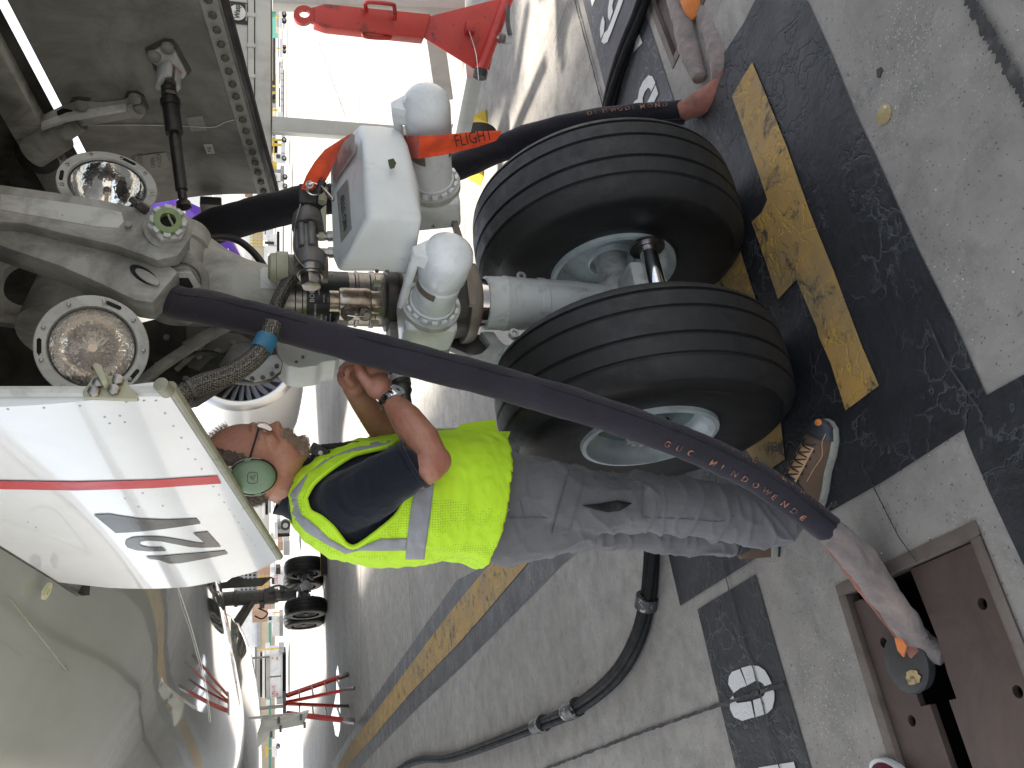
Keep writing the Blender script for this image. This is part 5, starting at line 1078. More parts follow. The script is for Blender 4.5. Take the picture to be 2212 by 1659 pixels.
for dy in (-.71, .71):
    MB().cyl(mg + Vector((-.7, dy, .57)), mg + Vector((.7, dy, .57)), .09, n=16).build('truck_axle', M_DGEAR, mgE)
    MB().lathe([(-.12, .02), (-.10, .14), (.08, .16)], mg + Vector((0, dy - .16, .57)), (0, 1, 0), 12).build('axle_cover', surf('pale_cast', (0.3, 0.3, 0.3), 0.4, 0.4), mgE)
    for dx in (-.57, .57):
        w2 = .42; r2 = .585; prof = [(-.5, .62), (-.5, .78), (-.48, .88), (-.40, .95), (-.25, .985), (-.22, .97), (-.2, .99), (-.02, 1.0), (0, .98), (.02, 1.0), (.2, .99), (.22, .97), (.25, .985), (.40, .95), (.48, .88), (.5, .78), (.5, .62), (.46, .50)]
        MB().lathe([(a * w2, b * r2) for a, b in prof] , mg + Vector((dx, dy, .575)), (1, 0, 0), 40, cap=False).build('main_tyre', M_RUBW, mgE, smooth=30)
        MB().lathe([(-.19, .30), (-.15, .28), (-.10, .2), (-.12, .08), (-.2, .06), (-.2, .0001)], mg + Vector((dx, dy, .575)), (1, 0, 0), 24, cap=False).build('main_rim', M_DGEAR, mgE)
        MB().lathe([(-.19, .30), (-.05, .25), (-.04, .0001)], mg + Vector((dx, dy, .575)), (-1, 0, 0), 24, cap=False).build('main_rim', M_DGEAR, mgE)
        for k in range(4): MB().cyl(mg + Vector((dx - .24 if dx > 0 else dx + .24, dy + .2 * cos(k * 1.57 + .4), .57 + .2 * sin(k * 1.57 + .4))), mg + Vector((dx - .34 if dx > 0 else dx + .34, dy + .2 * cos(k * 1.57 + .4), .57 + .2 * sin(k * 1.57 + .4))), .045, n=8).build('brake_piston', surf('pale_cast', (0.3, 0.3, 0.3), 0.4, 0.4), mgE)
ck = empty('wheel_chock', toW(mg + Vector((.62, -1.45, 0))), ANG, label='long black wheel chock in front of the distant main gear tyres', cat='wheel chock')
MB().prism([(-.45, 0, 0), (-.45, .16, .17), (-.45, .20, .17), (-.45, .30, 0)], (.9, 0, 0)).build('chock_bar', M_BLACK, ck, bevel=.01)
MB().box((0, .16, .175), (.9, .02, .006)).build('yellow_trace', M_YEL, ck)
# access panel hanging open under the belly far left, with its hold-open rod
ap = [AL(560, 1625, y=6.5), AL(575, 1560, y=6.2), AL(612, 1560, y=6.2), AL(650, 1560, y=6.2), AL(672, 1590, y=6.5)]
pA = [AL(a, b, y=5.6 - .0 * a) for a, b in ((556, 1618), (556, 1588), (568, 1552), (600, 1552), (640, 1545), (668, 1536), (663, 1548), (655, 1566), (620, 1573), (590, 1578), (572, 1600))]
pn = MB().prism(pA, (.02, .03, 0)).build('access_panel', surf('panel_gloss', (0.55, 0.55, 0.50), 0.08, coat=0.8), PL, bevel=.004)
MB().cyl(AL(537, 1552, y=5.6), AL(648, 1541, y=5.55), .012).build('hold_open_rod', M_STEEL, pn)
for a, b in ((650, 1549), (658, 1566), (602, 1556), (606, 1575), (586, 1587)): MB().box(AL(a, b, y=5.59), (.05, .02, .02)).build('latch', M_DGEAR, pn)
# ============================================================ SLEEVED POWER CABLES
def hose(name, pts, r, mat, label, extra=None, **kw):
    P = [p if isinstance(p, Vector) else W(*p) for p in pts]
    t = empty(name, P[-1], label=label, cat='power cable')
    o0 = P[-1].copy(); Q = [p - o0 for p in P]
    mb = MB(); mb.tube(Q, r, 28, 9, jit=.10, seed=len(pts)); s_ = mb.build('sleeve', mat, t, smooth=0); s_.data.shade_smooth()
    # stitched seam
    seam = []
    for i, q in enumerate(mb.path):
        seam.append(q)
    return t, o0, mb.path
gp = G(1990, 1398)
near_pts = [(296, 575, 2.62), (318, 600, 2.52), (372, 648, 2.40), (470, 668, 2.30), (620, 706, 2.24), (800, 755, 2.16), (1000, 806, 2.08), (1200, 862, 2.03), (1360, 914, 2.00), (1500, 966, 1.985), (1620, 1024, 1.975), (1710, 1082, 1.96), (1793, 1146, 1.93)]
hn, o0, pth = hose('sleeved_power_cable', near_pts, [.040, .044, .045, .044, .0435, .043, .043, .043, .043, .043, .042, .042, .040], M_SLEEVE, 'near navy sleeved power cable running diagonally in front of the nose wheels')
# seam line and worn orange lettering along the sleeve
def along(path, t0, t1, ang, rad, n=40):
    L = [0]
    for i in range(1, len(path)): L.append(L[-1] + (path[i] - path[i - 1]).length)
    out = []
    for k in range(n + 1):
        s_ = L[-1] * (t0 + (t1 - t0) * k / n); i = 0
        while i < len(L) - 2 and L[i + 1] < s_: i += 1
        f = (s_ - L[i]) / max(1e-9, L[i + 1] - L[i]); p = path[i].lerp(path[i + 1], f); d = (path[min(i + 2, len(path) - 1)] - path[max(0, i - 1)]).normalized()
        view = (EYE - (p + o0)).normalized(); v = (view - d * view.dot(d)).normalized(); w_ = d.cross(v)
        out.append((p, d, v * cos(ang) + w_ * sin(ang)))
    return out
MB().tube([p + n * .0425 for p, d, n in along(pth, .05, .995, -.55, .04, 70)], .0022, 6, 2, jit=.5).build('seam', M_SLEEVED, hn)
def sleeve_text(par, path, s_, t0, t1, ang, size, rad, flip=1):
    lst = along(path, t0, t1, ang, rad, len(s_))
    for k, ch in enumerate(s_):
        if ch == ' ': continue
        p, d, n = lst[k]; o = text(ch, size, M_ORINK, par, (0, 0, 0), (1, 0, 0), (0, 1, 0), name='sleeve_letter', bold=.03); w_ = n.cross(d)
        for v in o.data.vertices:
            x, y = v.co.x * flip, v.co.y - size * .35; a = y / rad; v.co = p + d * x + (n * cos(a) + w_ * sin(a)) * (rad + .0028)
sleeve_text(hn, pth, 'GUC MINDOWENDE', .75, .97, .42, .023, .0425)
sleeve_text(hn, pth, 'IIND OMENTO', .82, .98, -.95, .020, .0425)
fr_ = [W(1793, 1146, 1.93) + Vector((.0, 0, .0)), W(1850, 1205, 1.885), W(1905, 1275, 1.85), W(1950, 1335, 1.81), W(1985, 1390, 1.79), G(2005, 1420) + Vector((0, 0, -.05))]
mb = MB().tube([p - o0 for p in fr_], [.040, .046, .042, .039, .032, .026], 36, 14, jit=.34, seed=5)
mb.build('worn_grey_end', M_PINK, hn, smooth=0).data.shade_smooth()
fr2 = [W(1800, 1160, 1.96), W(1850, 1225, 1.93), W(1900, 1295, 1.88), W(1945, 1360, 1.83), G(1980, 1415)]
MB().tube([p - o0 for p in fr2], [.030, .034, .028, .026, .02], 18, 8, jit=.3, seed=9).build('salmon_lining', M_SALMON, hn, smooth=0).data.shade_smooth()
g = G(1962, 1402); MB().prism([g + Vector(q) - o0 for q in ((0, 0, .03), (.03, .006, .034), (.036, -.012, .03), (.02, -.03, .03), (-.012, -.02, .03))], (0, 0, .004)).build('orange_tag', M_ORFAB, hn)
# far cable: down from the belly, behind the valve and cover, past the right wheel to the other hatch
fpts = [W(425, 508, 3.10), W(470, 486, 3.08), (W(540, 468, 3.05)), W(640, 440, 3.0), W(740, 425, 2.98), W(860, 400, 2.98), W(985, 362, 3.02), W(1080, 322, 3.05), W(1180, 287, 3.05), W(1290, 262, 3.02), W(1390, 250, 2.98), W(1477, 243, 2.93)]
hf, o0, pf = hose('sleeved_power_cable', fpts, [.058, .060, .062, .060, .052, .050, .050, .050, .050, .048, .047, .046], M_SLEEVED, 'far dark sleeved power cable behind the right nose wheel with pink grey end')
MB().tube([p + n * .0475 for p, d, n in along(pf, .45, .995, .5, .04, 50)], .0022, 6, 2, jit=.5).build('seam', M_SLEEVE, hf)
sleeve_text(hf, pf, 'OMINIDOWINDO', .80, .97, 1.0, .026, .049)
sleeve_text(hf, pf, 'DINWODIMOND', .80, .97, -.75, .026, .049)
o1 = o0
q = [W(1470, 243, 2.93), W(1500, 228, 2.88), W(1540, 205, 2.82), W(1566, 172, 2.76), W(1570, 148, 2.73)]
MB().tube([p - o1 for p in q], [.040, .046, .044, .038, .032], 26, 9, jit=.16, seed=2).build('salmon_end', M_SALMON, hf, smooth=0).data.shade_smooth()
q = [W(1543, 200, 2.86), W(1560, 150, 2.76), W(1556, 110, 2.78), W(1545, 75, 2.82), W(1530, 40, 2.88), W(1518, 10, 2.93), W(1508, -30, 2.97)]
MB().tube([p - o1 for p in q], [.024, .046, .050, .050, .045, .034, .04], 26, 9, jit=.20, seed=4).build('worn_grey_end', M_PINK, hf, smooth=0).data.shade_smooth()
q = [G(1525, 170), G(1505, 120), G(1490, 60), G(1475, 10), G(1462, -40)]
MB().tube([p + Vector((0, 0, .025)) - o1 for p in q], [.025, .04, .04, .036, .036], 20, 8, jit=.2, seed=6).build('grey_fold', M_PINK, hf, smooth=0).data.shade_smooth()
q = [W(1512, 38, 2.92), W(1502, 10, 2.93), W(1494, -25, 2.96)]
MB().tube([p - o1 for p in q], [.030, .048, .055], 20, 8, jit=.12, seed=8).build('orange_wrap', M_ORFAB, hf, smooth=0).data.shade_smooth()
q = [W(1522, 45, 2.86), W(1530, 18, 2.88), W(1536, -10, 2.9)]
for k in range(4): MB().tube([p - o1 + Vector((.006 * cos(k * 1.6 + i), .006 * sin(k * 1.6 + i), .006 * sin(k + i * 2))) for i, p in enumerate(q)], .006, 8, 6).build('rope_strand', surf('rope_white', (0.55, 0.52, 0.47), 0.9, bs=.5, bscale=300), hf)

# ============================================================ RIBBON WITH LOCK PIN
rb = empty('warning_ribbon', W(662, 402, 2.30), label='orange remove before flight ribbon tied to the lock pin beside the white cover box', cat='ribbon'); ro = rb.location.copy()
def ribbon(edge_a, edge_b, nm):
    P = [(W(*a) - ro, W(*b) - ro) for a, b in zip(edge_a, edge_b)]; vs = []; n = 8
    for a, b in P:
        for j in range(n + 1): vs.append(a.lerp(b, j / n) + Vector((0, .006 * sin(j / n * pi * 2 + a.x * 20), 0)))
    fs = [(i * (n + 1) + j, (i + 1) * (n + 1) + j, (i + 1) * (n + 1) + j + 1, i * (n + 1) + j + 1) for i in range(len(P) - 1) for j in range(n)]
    k = len(vs); off = Vector((0, .0016, 0)); vs += [v + off for v in vs]; fs += [tuple(reversed([i + k for i in f])) for f in fs]
    o = MB().add(vs, fs).build(nm, M_RIBBON, rb, smooth=60); return o
ribbon([(650, 408, 2.28), (662, 378, 2.29), (680, 348, 2.31), (702, 322, 2.34), (735, 302, 2.40), (775, 280, 2.52), (830, 278, 2.50), (880, 294, 2.30), (905, 293, 2.19), (960, 290, 2.19), (1030, 284, 2.22), (1080, 282, 2.24), (1085, 284, 2.24)],
       [(672, 412, 2.30), (700, 396, 2.31), (712, 375, 2.32), (722, 350, 2.36), (745, 330, 2.44), (785, 330, 2.56), (840, 335, 2.52), (885, 342, 2.34), (905, 342, 2.21), (960, 334, 2.20), (1030, 318, 2.23), (1072, 304, 2.24), (1072, 304, 2.24)], 'ribbon')
o_ = W(984, 318, 2.185) - ro; text('FLIGHT', .045, surf('ribbon_ink', (0.06, 0.012, 0.010), 0.8), rb, o_, (W(1072, 300, 2.215) - ro) - o_, (W(978, 296, 2.18) - ro) - o_, sx=.82)
o_ = W(688, 386, 2.285) - ro; text('A8261', .016, surf('ribbon_ink', (0.06, 0.012, 0.010), 0.8), rb, o_, (W(706, 400, 2.29) - ro) - o_, (W(695, 376, 2.285) - ro) - o_)
MB().lathe([(0, .011), (.003, .011), (.003, .006), (0, .006)], W(669, 399, 2.285) - ro, (0, -1, .2), 20, cap=False).build('grommet', M_BRONZE, rb)
for k in range(2):
    c = W(676 + 4 * k, 408, 2.28) - ro; MB().tube([c + Vector((.016 * cos(a), 0.004 * k, .018 * sin(a))) for a in [2 * pi * i / 14 for i in range(15)]], .0014, 6, 2).build('split_ring', M_CHROME, rb)
h0 = W(697, 392, 2.27) - ro; h1 = W(688, 415, 2.27) - ro
MB().cyl(h0, h1, .011, n=16).build('pin_handle', M_BLACK, rb)
MB().cyl(W(694, 403, 2.265) - ro, W(718, 430, 2.22) - ro, .0052, n=14).build('lock_pin', M_BRONZE, rb)
MB().ell(W(718, 430, 2.22) - ro, .0062, n=10, m_=6).build('pin_tip', M_STEEL, rb)
MB().box(W(664, 420, 2.32) - ro, (.05, .03, .045)).build('pin_block', M_BLACK, rb, bevel=.004)

# ============================================================ CART WITH RAISED RED DRAWBAR
ct = empty('equipment_cart', G(1052, 300), label='pale grey towable equipment cart with Wasp sticker and raised red drawbar', cat='cart'); co_ = ct.location.copy()
def cw(a, b, t): return W(a, b, t) - co_
def beam(a, b, w_, h_, mat, nm, par=ct, bevel=.006):
    d = (b - a); L = d.length; d.normalize(); u = d.cross(Vector((0, 0, 1))); u = u.normalized() if u.length > .2 else Vector((1, 0, 0)); v = u.cross(d)
    return MB().box((a + b) / 2, (w_, L, h_), Matrix((u, d, v)).transposed()).build(nm, mat, par, bevel=bevel)
T = 5.9
def panel(a0, b0, a1, b1, t, dep, mat, nm, par=ct, off=co_, bevel=.005):
    p = W(a0, b1, t); q = W(a1, b0, t); return MB().box(Vector(((p.x + q.x) / 2, t + dep / 2, (p.z + q.z) / 2)) - off, (abs(q.x - p.x), dep, abs(q.z - p.z))).build(nm, mat, par, bevel=bevel)
side = panel(492, -140, 535, 290, T, 1.6, M_GSE, 'upper_panel'); panel(535.5, -140, 549, 290, T - .01, 1.58, M_GSE, 'rail_strip'); panel(550.5, -140, 585, 290, T, 1.6, M_GSE, 'lower_panel'); panel(585.5, -140, 588.5, 262, T + .01, 1.5, M_DGEAR, 'rubbing_strip')
for k in range(5): panel(534.8, -100 + 66 * k + 8, 536.6, -100 + 66 * k + 62, T - .004, .02, M_HOLE, 'slot'); panel(548.6, -100 + 66 * k + 8, 551.2, -100 + 66 * k + 62, T - .004, .02, M_HOLE, 'slot')
for k in range(5): panel(533, -104 + 66 * k, 552, -97 + 66 * k, T - .016, .02, M_GSE, 'weld_bridge')
stk = panel(493.5, 6, 535.5, 48, T - .012, .006, M_INK, 'sticker')
sc = W(513, 27, T - .021) - co_; MB().lathe([(0, .052), (.001, .052)], sc, (0, -1, 0), 36).build('white_disc', M_WHINK, stk)
text('Wasp', .052, M_INK, stk, W(518, 41, T - .026) - co_, (1, 0, 0), (0, 0, 1), bold=.02, sx=.78, shear=.2)
text('100% EMPLOYEE OWNED', .0125, M_WHINK, stk, W(533.5, 46, T - .026) - co_, (1, 0, 0), (0, 0, 1), bold=.01, sx=.82)
beam(cw(588, 271, T), cw(1010, 302, T), .10, .10, M_GSE, 'leg'); beam(cw(588, -22, T - .9), cw(1000, -8, T - .9), .20, .12, M_GSE, 'leg'); beam(cw(588, -100, T + 1.2), cw(900, -60, T + 1.2), .1, .1, M_GSE, 'leg')
beam(cw(930, 30, 5.3), cw(958, 215, 5.55), .10, .12, M_GSE, 'cross_beam'); beam(cw(990, 315, 5.6), cw(1024, 150, 4.9), .12, .10, M_GSE, 'tow_frame'); beam(cw(968, 420, T), cw(990, 290, T), .12, .10, M_GSE, 'cross_beam')
wq = cw(1030, 300, 5.75); MB().lathe([(-.05, .06), (-.05, .13), (-.04, .145), (.04, .145), (.05, .13), (.05, .06)], wq, (1, .3, 0), 32, cap=False).build('castor_tyre', M_BLACK, ct); MB().lathe([(-.055, .03), (-.04, .075), (.04, .075), (.055, .03)], wq, (1, .3, 0), 20).build('castor_rim', M_DSTEEL, ct)
MB().box(wq + Vector((0, 0, .17)), (.14, .14, .05)).build('castor_plate', M_TAN, ct, bevel=.01)
# drawbar
db = empty('drawbar', (0, 0, 0), label='red drawbar raised upright, with towing eye and two handles'); db.parent = ct; t4 = 4.6
m_ = MB(); ey = cw(657, 31, t4)
ring_o = [(656 + 21 * cos(a), 31 + 21 * sin(a)) for a in [radians(40 + 280 * k / 20) for k in range(21)]]
def flat(px, t, th, nm, mat=M_TOWRED, hole=None, bevel=.006, par=db):
    P = [cw(a, b, t) for a, b in px]
    if not hole: return MB().prism(P, (0, th, 0)).build(nm, mat, par, bevel=bevel)
    bm = bmesh.new(); eds = []
    for lp in (P, [cw(a, b, t) for a, b in hole]):
        vs = [bm.verts.new(q) for q in lp]
        for i in range(len(vs)): eds.append(bm.edges.new((vs[i], vs[(i + 1) % len(vs)])))
    bmesh.ops.triangle_fill(bm, use_beauty=True, edges=eds); ex = bmesh.ops.extrude_face_region(bm, geom=list(bm.faces))
    for g_ in ex['geom']:
        if isinstance(g_, bmesh.types.BMVert): g_.co.y += th
    bmesh.ops.recalc_face_normals(bm, faces=bm.faces); me = bpy.data.meshes.new(nm); bm.to_mesh(me); bm.free(); me.materials.append(mat); me.shade_smooth(); me.set_sharp_from_angle(angle=radians(30))
    o = bpy.data.objects.new(nm, me); C.objects.link(o); o.parent = par; return o
flat([(656 + 22 * cos(a), 31 + 20 * sin(a)) for a in [radians(45 + 270 * k / 20) for k in range(21)]] + [(684, 14), (684, 50)], t4 + .02, .035, 'towing_eye', hole=ellpx(658, 29, 11.5, 9, 22))
flat([(680, 14), (697, 9), (707, 8), (930, 30), (916.5, 82), (704, 58.7), (679, 50)], t4, .09, 'bar')
flat([(909, 39), (1072, -2), (1100, -25), (1058, 150), (1034, 154), (917, 82)], t4 + .02, .012, 'gusset_plate'); flat([(909, 39), (1072, -2), (1100, -25), (1058, 150), (1034, 154), (917, 82)], t4 + .08, .012, 'gusset_plate')
MB().cyl(cw(1039, 152, t4 + .02), cw(1092, 10, t4 + .02), .034, n=24).build('pivot_tube', M_TOWRED, db); MB().cyl(cw(1036, 168, t4 + .02), cw(1039, 152, t4 + .02), .040, n=10).build('tube_end', M_BLACK, db)
MB().cyl(cw(1092, 10, t4 + .02), cw(1118, -60, t4 + .02), .034, n=24).build('pivot_tube', M_TOWRED, db)
for pts in (((792, 22, t4), (790, 8, t4 - .07), (803, 5, t4 - .09), (845, 9, t4 - .09), (852, 15, t4 - .07), (853, 40, t4)), ((786, 68, t4 + .03), (790, 79, t4 + .03), (838, 82, t4 + .03), (843, 74, t4 + .03))):
    MB().tube([cw(*p) for p in pts], .011, 12, 6).build('handle', M_TOWRED, db)
MB().box(cw(1015, 60, t4 - .01), (.06, .05, .05)).build('latch_block', M_TOWRED, db, bevel=.006); MB().tube([cw(a, b, t4 - .03) for a, b in ((1008, 52), (1016, 75), (1028, 115), (1032, 150), (1034, 172))], .0022, 6, 5).build('cord', M_WHINK, db)
MB().tube([cw(a, b, t4 - .05) for a, b in ((1098, 12), (1097, 40), (1099, 60), (1102, 75))], .012, 10, 6, jit=.4).build('turnbuckle', M_DSTEEL, db)
MB().lathe([(0, .03), (.02, .03)], cw(1086, 84, t4 - .05), (0, -.5, 1), 20).build('shackle', M_STEEL, db); MB().tube([cw(a, b, t4 - .04) for a, b in ((1076, 78), (1086, 92), (1100, 90), (1102, 70))], .012, 8, 5).build('shackle_bow', M_GEAR, db)
for a, b, lb in ((1048, 262, 'right of'), (1040, 375, 'left of')):
    c = G(a, b); k = empty('wheel_chock', c, .4, label='small yellow triangular wheel chock lying %s the cart castor' % lb, cat='wheel chock'); MB().prism([(-.07, -.06, 0), (.07, -.06, 0), (.0, -.06, .11)], (0, .13, 0)).build('chock', M_YEL, k, bevel=.012)

# ============================================================ LADDER, PUDDLE
ld = empty('step_ladder', W(727, 1510, 17.5), label='red fibreglass A-frame step ladder standing under the far belly in a puddle', cat='ladder'); lo_ = Vector((ld.location.x, ld.location.y, 0)); ld.location = lo_
Tn, Tf = 16.2, 17.2
def lw(a, b, t): return W(a, b, t) - lo_
def at_ground(b, t): return Vector((W(700, b, t).x, t, 0))
La, Lb, Ra, Rb = at_ground(1562, Tn), at_ground(1524, Tn), at_ground(1492, Tn + 1.2), at_ground(1464, Tn + 1.2)
tops = [lw(618, 1541, Tn + .4), lw(618, 1520, Tn + .4), lw(618, 1517, Tn + .7), lw(618, 1503, Tn + .7)]
for (g0, tp) in zip((at_ground(1566, Tn), at_ground(1532, Tn + 1.3), at_ground(1493, Tn), at_ground(1461, Tn + 1.3)), (tops[0], tops[1], tops[2], tops[3])):
    g0 = g0 - lo_; d = (tp - g0)
    beam(g0 + d * .06, tp, .05, .10, M_TOWRED, 'rail', ld, .004); beam(g0, g0 + d * .17, .055, .11, M_STEEL, 'foot', ld, .004)
gs = [at_ground(1566, Tn) - lo_, at_ground(1532, Tn + 1.3) - lo_, at_ground(1493, Tn) - lo_, at_ground(1461, Tn + 1.3) - lo_]
for i, j in ((0, 1), (2, 3)):
    for k in range(1, 5):
        f = k / 5; beam(gs[i].lerp(tops[i], f), gs[j].lerp(tops[j], f), .06, .025, M_STEEL, 'tread' if i == 2 else 'rung', ld, .003)
beam(tops[0] + Vector((-.05, 0, .03)), tops[3] + Vector((.05, 0, .03)), .22, .06, M_DSTEEL, 'top_cap', ld, .01)
m, nt, b = newmat('puddle_water'); MATS['puddle_water'] = m; b.inputs['Base Color'].default_value = (.05, .05, .05, 1); b.inputs['Roughness'].default_value = .03; b.inputs['IOR'].default_value = 1.33; b.inputs['Coat Weight'].default_value = 1; b.inputs['Coat Roughness'].default_value = .02
pd = gpoly('puddle', [(730, 1436), (733, 1455), (734, 1500), (736, 1545), (735, 1575), (731, 1592), (725, 1588), (722, 1570), (716, 1545), (722, 1522), (727, 1495), (727, 1450)], m, .006); tag(pd, 'thin bright puddle on the concrete round the ladder feet', 'puddle')

# ============================================================ FAR SIDE OF THE APRON
def far(name, label, cat, parts, ang=0, group=None):
    """parts: (part name, a0, b0, a1, b1, distance, depth, material): boxes whose fronts were measured in the photograph"""
    t0 = min(p[5] for p in parts); b_m = sum(p[2] + p[4] for p in parts) / 2 / len(parts)
    base = Vector((W(600, b_m, t0).x, t0, 0)); t = empty(name, base, label=label, cat=cat, group=group)
    for p in parts:
        nm, a0, b0, a1, b1, tt, dep, mat = p[:8]
        if nm in ('tyre', 'wheel'):
            c = W((a0 + a1) / 2, (b0 + b1) / 2, tt) - base; r = (a1 - a0) / 2 * tt / 1810; c.z = max(c.z, r) if a1 > 606 else c.z
            MB().lathe([(0, r * .5), (0, r * .95), (.04, r), (dep - .04, r), (dep, r * .95)], c, (0, 1, 0), 20, cap=True).build('tyre', M_BLACK, t); MB().lathe([(-.02, .01), (-.02, r * .5), (.02, r * .55)], c, (0, 1, 0), 16).build('wheel_rim', M_TRG, t)
        else: panel(a0, b0, a1, b1, tt, dep, mat, nm, t, base, bevel=0)
    return t
# right hand strip, below the cart panel
far('cargo_container', 'teal green cargo container on the far right edge of the apron', 'container', [('shell', 586, -60, 603, 37, 84, 5, M_TEAL), ('skirt', 603, -60, 606, 37, 84.1, 4.8, M_TRG)] + [('panel_rib', 586, -60 + 12 * k, 603, -59.2 + 12 * k, 83.9, .1, M_TEAL) for k in range(8)])
far('baggage_dolly', 'white flatbed baggage dolly in front of the teal container', 'dolly', [('deck', 603, -40, 609.5, 60, 70, 2.2, M_TRW), ('side_rail', 600, -40, 602.5, 60, 70.4, .1, M_ROOF), ('brown_load', 597, 3, 601, 58, 71, 1.2, M_BROWNW), ('drawbar', 612, 52, 613, 62, 70.1, .1, M_TRG), ('wheel', 609, 24, 619, 34, 70, .4, M_BLACK), ('wheel', 609, 38, 619, 47, 70, .4, M_BLACK), ('post', 594, 34, 603, 36, 70, .1, M_YEL)])
far('baggage_dolly', 'second white flatbed dolly, left of the first and set a little lower', 'dolly', [('deck', 604, 64, 611, 123, 73, 2.2, M_TRW), ('side_rail', 600, 64, 603, 123, 73.3, .1, M_ROOF), ('wheel', 611, 95, 618, 104, 73, .4, M_BLACK), ('wheel', 611, 105, 618, 113, 73, .4, M_BLACK), ('post', 596, 68, 604, 70, 73, .1, M_YEL), ('post', 597, 103, 604, 105, 73, .1, M_YEL)])
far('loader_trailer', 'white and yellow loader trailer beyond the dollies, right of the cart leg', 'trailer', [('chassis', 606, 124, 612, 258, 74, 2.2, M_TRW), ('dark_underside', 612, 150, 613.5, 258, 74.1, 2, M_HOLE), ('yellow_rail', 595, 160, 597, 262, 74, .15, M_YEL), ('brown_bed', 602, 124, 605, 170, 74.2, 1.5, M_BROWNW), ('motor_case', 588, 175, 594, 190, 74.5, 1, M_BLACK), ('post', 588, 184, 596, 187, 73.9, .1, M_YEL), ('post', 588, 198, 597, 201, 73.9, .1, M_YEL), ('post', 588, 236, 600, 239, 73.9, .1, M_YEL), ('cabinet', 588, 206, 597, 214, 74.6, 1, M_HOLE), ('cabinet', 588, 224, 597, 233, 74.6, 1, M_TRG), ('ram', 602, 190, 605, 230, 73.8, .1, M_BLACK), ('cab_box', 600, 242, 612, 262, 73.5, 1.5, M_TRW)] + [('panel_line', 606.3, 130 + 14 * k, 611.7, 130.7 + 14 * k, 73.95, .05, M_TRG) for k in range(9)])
far('scissor_lift_truck', 'white lift truck with yellow platform rails between the cart leg and the gear door', 'lift truck', [('chassis', 608, 292, 616, 330, 64, 2.4, M_TRW), ('cab', 594, 332, 616, 352, 64, 2.2, M_TRW), ('cab_window', 597, 334, 605, 341, 63.9, .1, M_GLASS), ('platform', 590, 300, 592.5, 330, 64, 2.4, M_YEL), ('rail', 570, 300, 571.5, 330, 64, .1, M_YEL), ('rail', 580, 300, 581.5, 330, 64, .1, M_YEL), ('column', 571, 310, 608, 313, 64, .1, M_YEL), ('column', 571, 300, 608, 302, 64, .1, M_YEL), ('engine_bay', 585, 314, 600, 322, 64.4, 1, M_HOLE), ('engine_bay', 590, 303, 600, 309, 64.4, 1, M_HOLE), ('wheel', 609, 296, 619, 306, 63.8, .4, M_BLACK), ('wheel', 609, 336, 619, 346, 63.8, .4, M_BLACK)])
far('service_truck', 'white service truck with louvred panel near the end of the grimy gear door', 'truck', [('body', 584, 374, 606, 392, 58, 2.2, M_TRW), ('cab', 590, 392, 612, 408, 58, 2.2, M_TRW), ('windscreen', 592, 394, 600, 402, 57.9, .1, M_GLASS), ('rail_panel', 579, 350, 598, 366, 58.4, 1.8, M_YEL), ('chassis', 606, 358, 614, 408, 58.2, 2, M_TRG), ('dark_roof', 585, 366, 606, 373, 58.3, 1.4, M_ROOF), ('wheel', 611, 376, 621, 386, 57.9, .4, M_BLACK), ('wheel', 611, 396, 621, 406, 57.9, .4, M_BLACK)] + [('louvre', 588 + 1.8 * k, 377, 589 + 1.8 * k, 388, 57.9, .05, M_TRG) for k in range(6)])
far('scaffold_tower', 'yellow caged scaffold tower seen past the dark cable', 'scaffold', [('panel', 528, 395, 545, 412, 90, 3, M_BROWNW), ('window', 534, 398, 541, 404, 89.9, .1, M_GLASS), ('window', 528, 486, 534, 494, 89.9, .1, M_GLASS)] + [('cage_rail', 540, 498 + 7 * k, 572, 498.8 + 7 * k, 90, .1, M_YEL) for k in range(6)] + [('cage_bar', 540 + 8 * k, 498, 540.8 + 8 * k, 536, 90, .1, M_YEL) for k in range(4)] + [('cream_wall', 545, 490, 570, 560, 94, 4, M_CREAM)])
far('catering_truck', 'white catering truck standing beyond the thin black hose', 'truck', [('box', 578, 506, 598, 548, 60, 2.4, M_TRW), ('box_seam', 579, 530, 597, 530.6, 59.95, .05, M_TRG), ('cab', 568, 498, 580, 520, 60.2, 2.2, M_TRW), ('mirror_arm', 572, 495, 574, 506, 59.5, .1, M_BLACK), ('grille', 572, 522, 592, 527, 59.9, .1, M_BLACK), ('chassis', 598, 500, 604, 550, 60.2, 2.2, M_HOLE), ('latch', 580, 510, 582, 512, 59.9, .05, M_TRG), ('latch', 580, 518, 582, 520, 59.9, .05, M_TRG)])
far('traffic_cone_board', 'bright orange barrier board lying behind the dark cable', 'barrier', [('board', 600, 424, 628, 432, 40, .4, M_ORFAB), ('foot', 627, 422, 630, 434, 40, .5, M_ORFAB)])
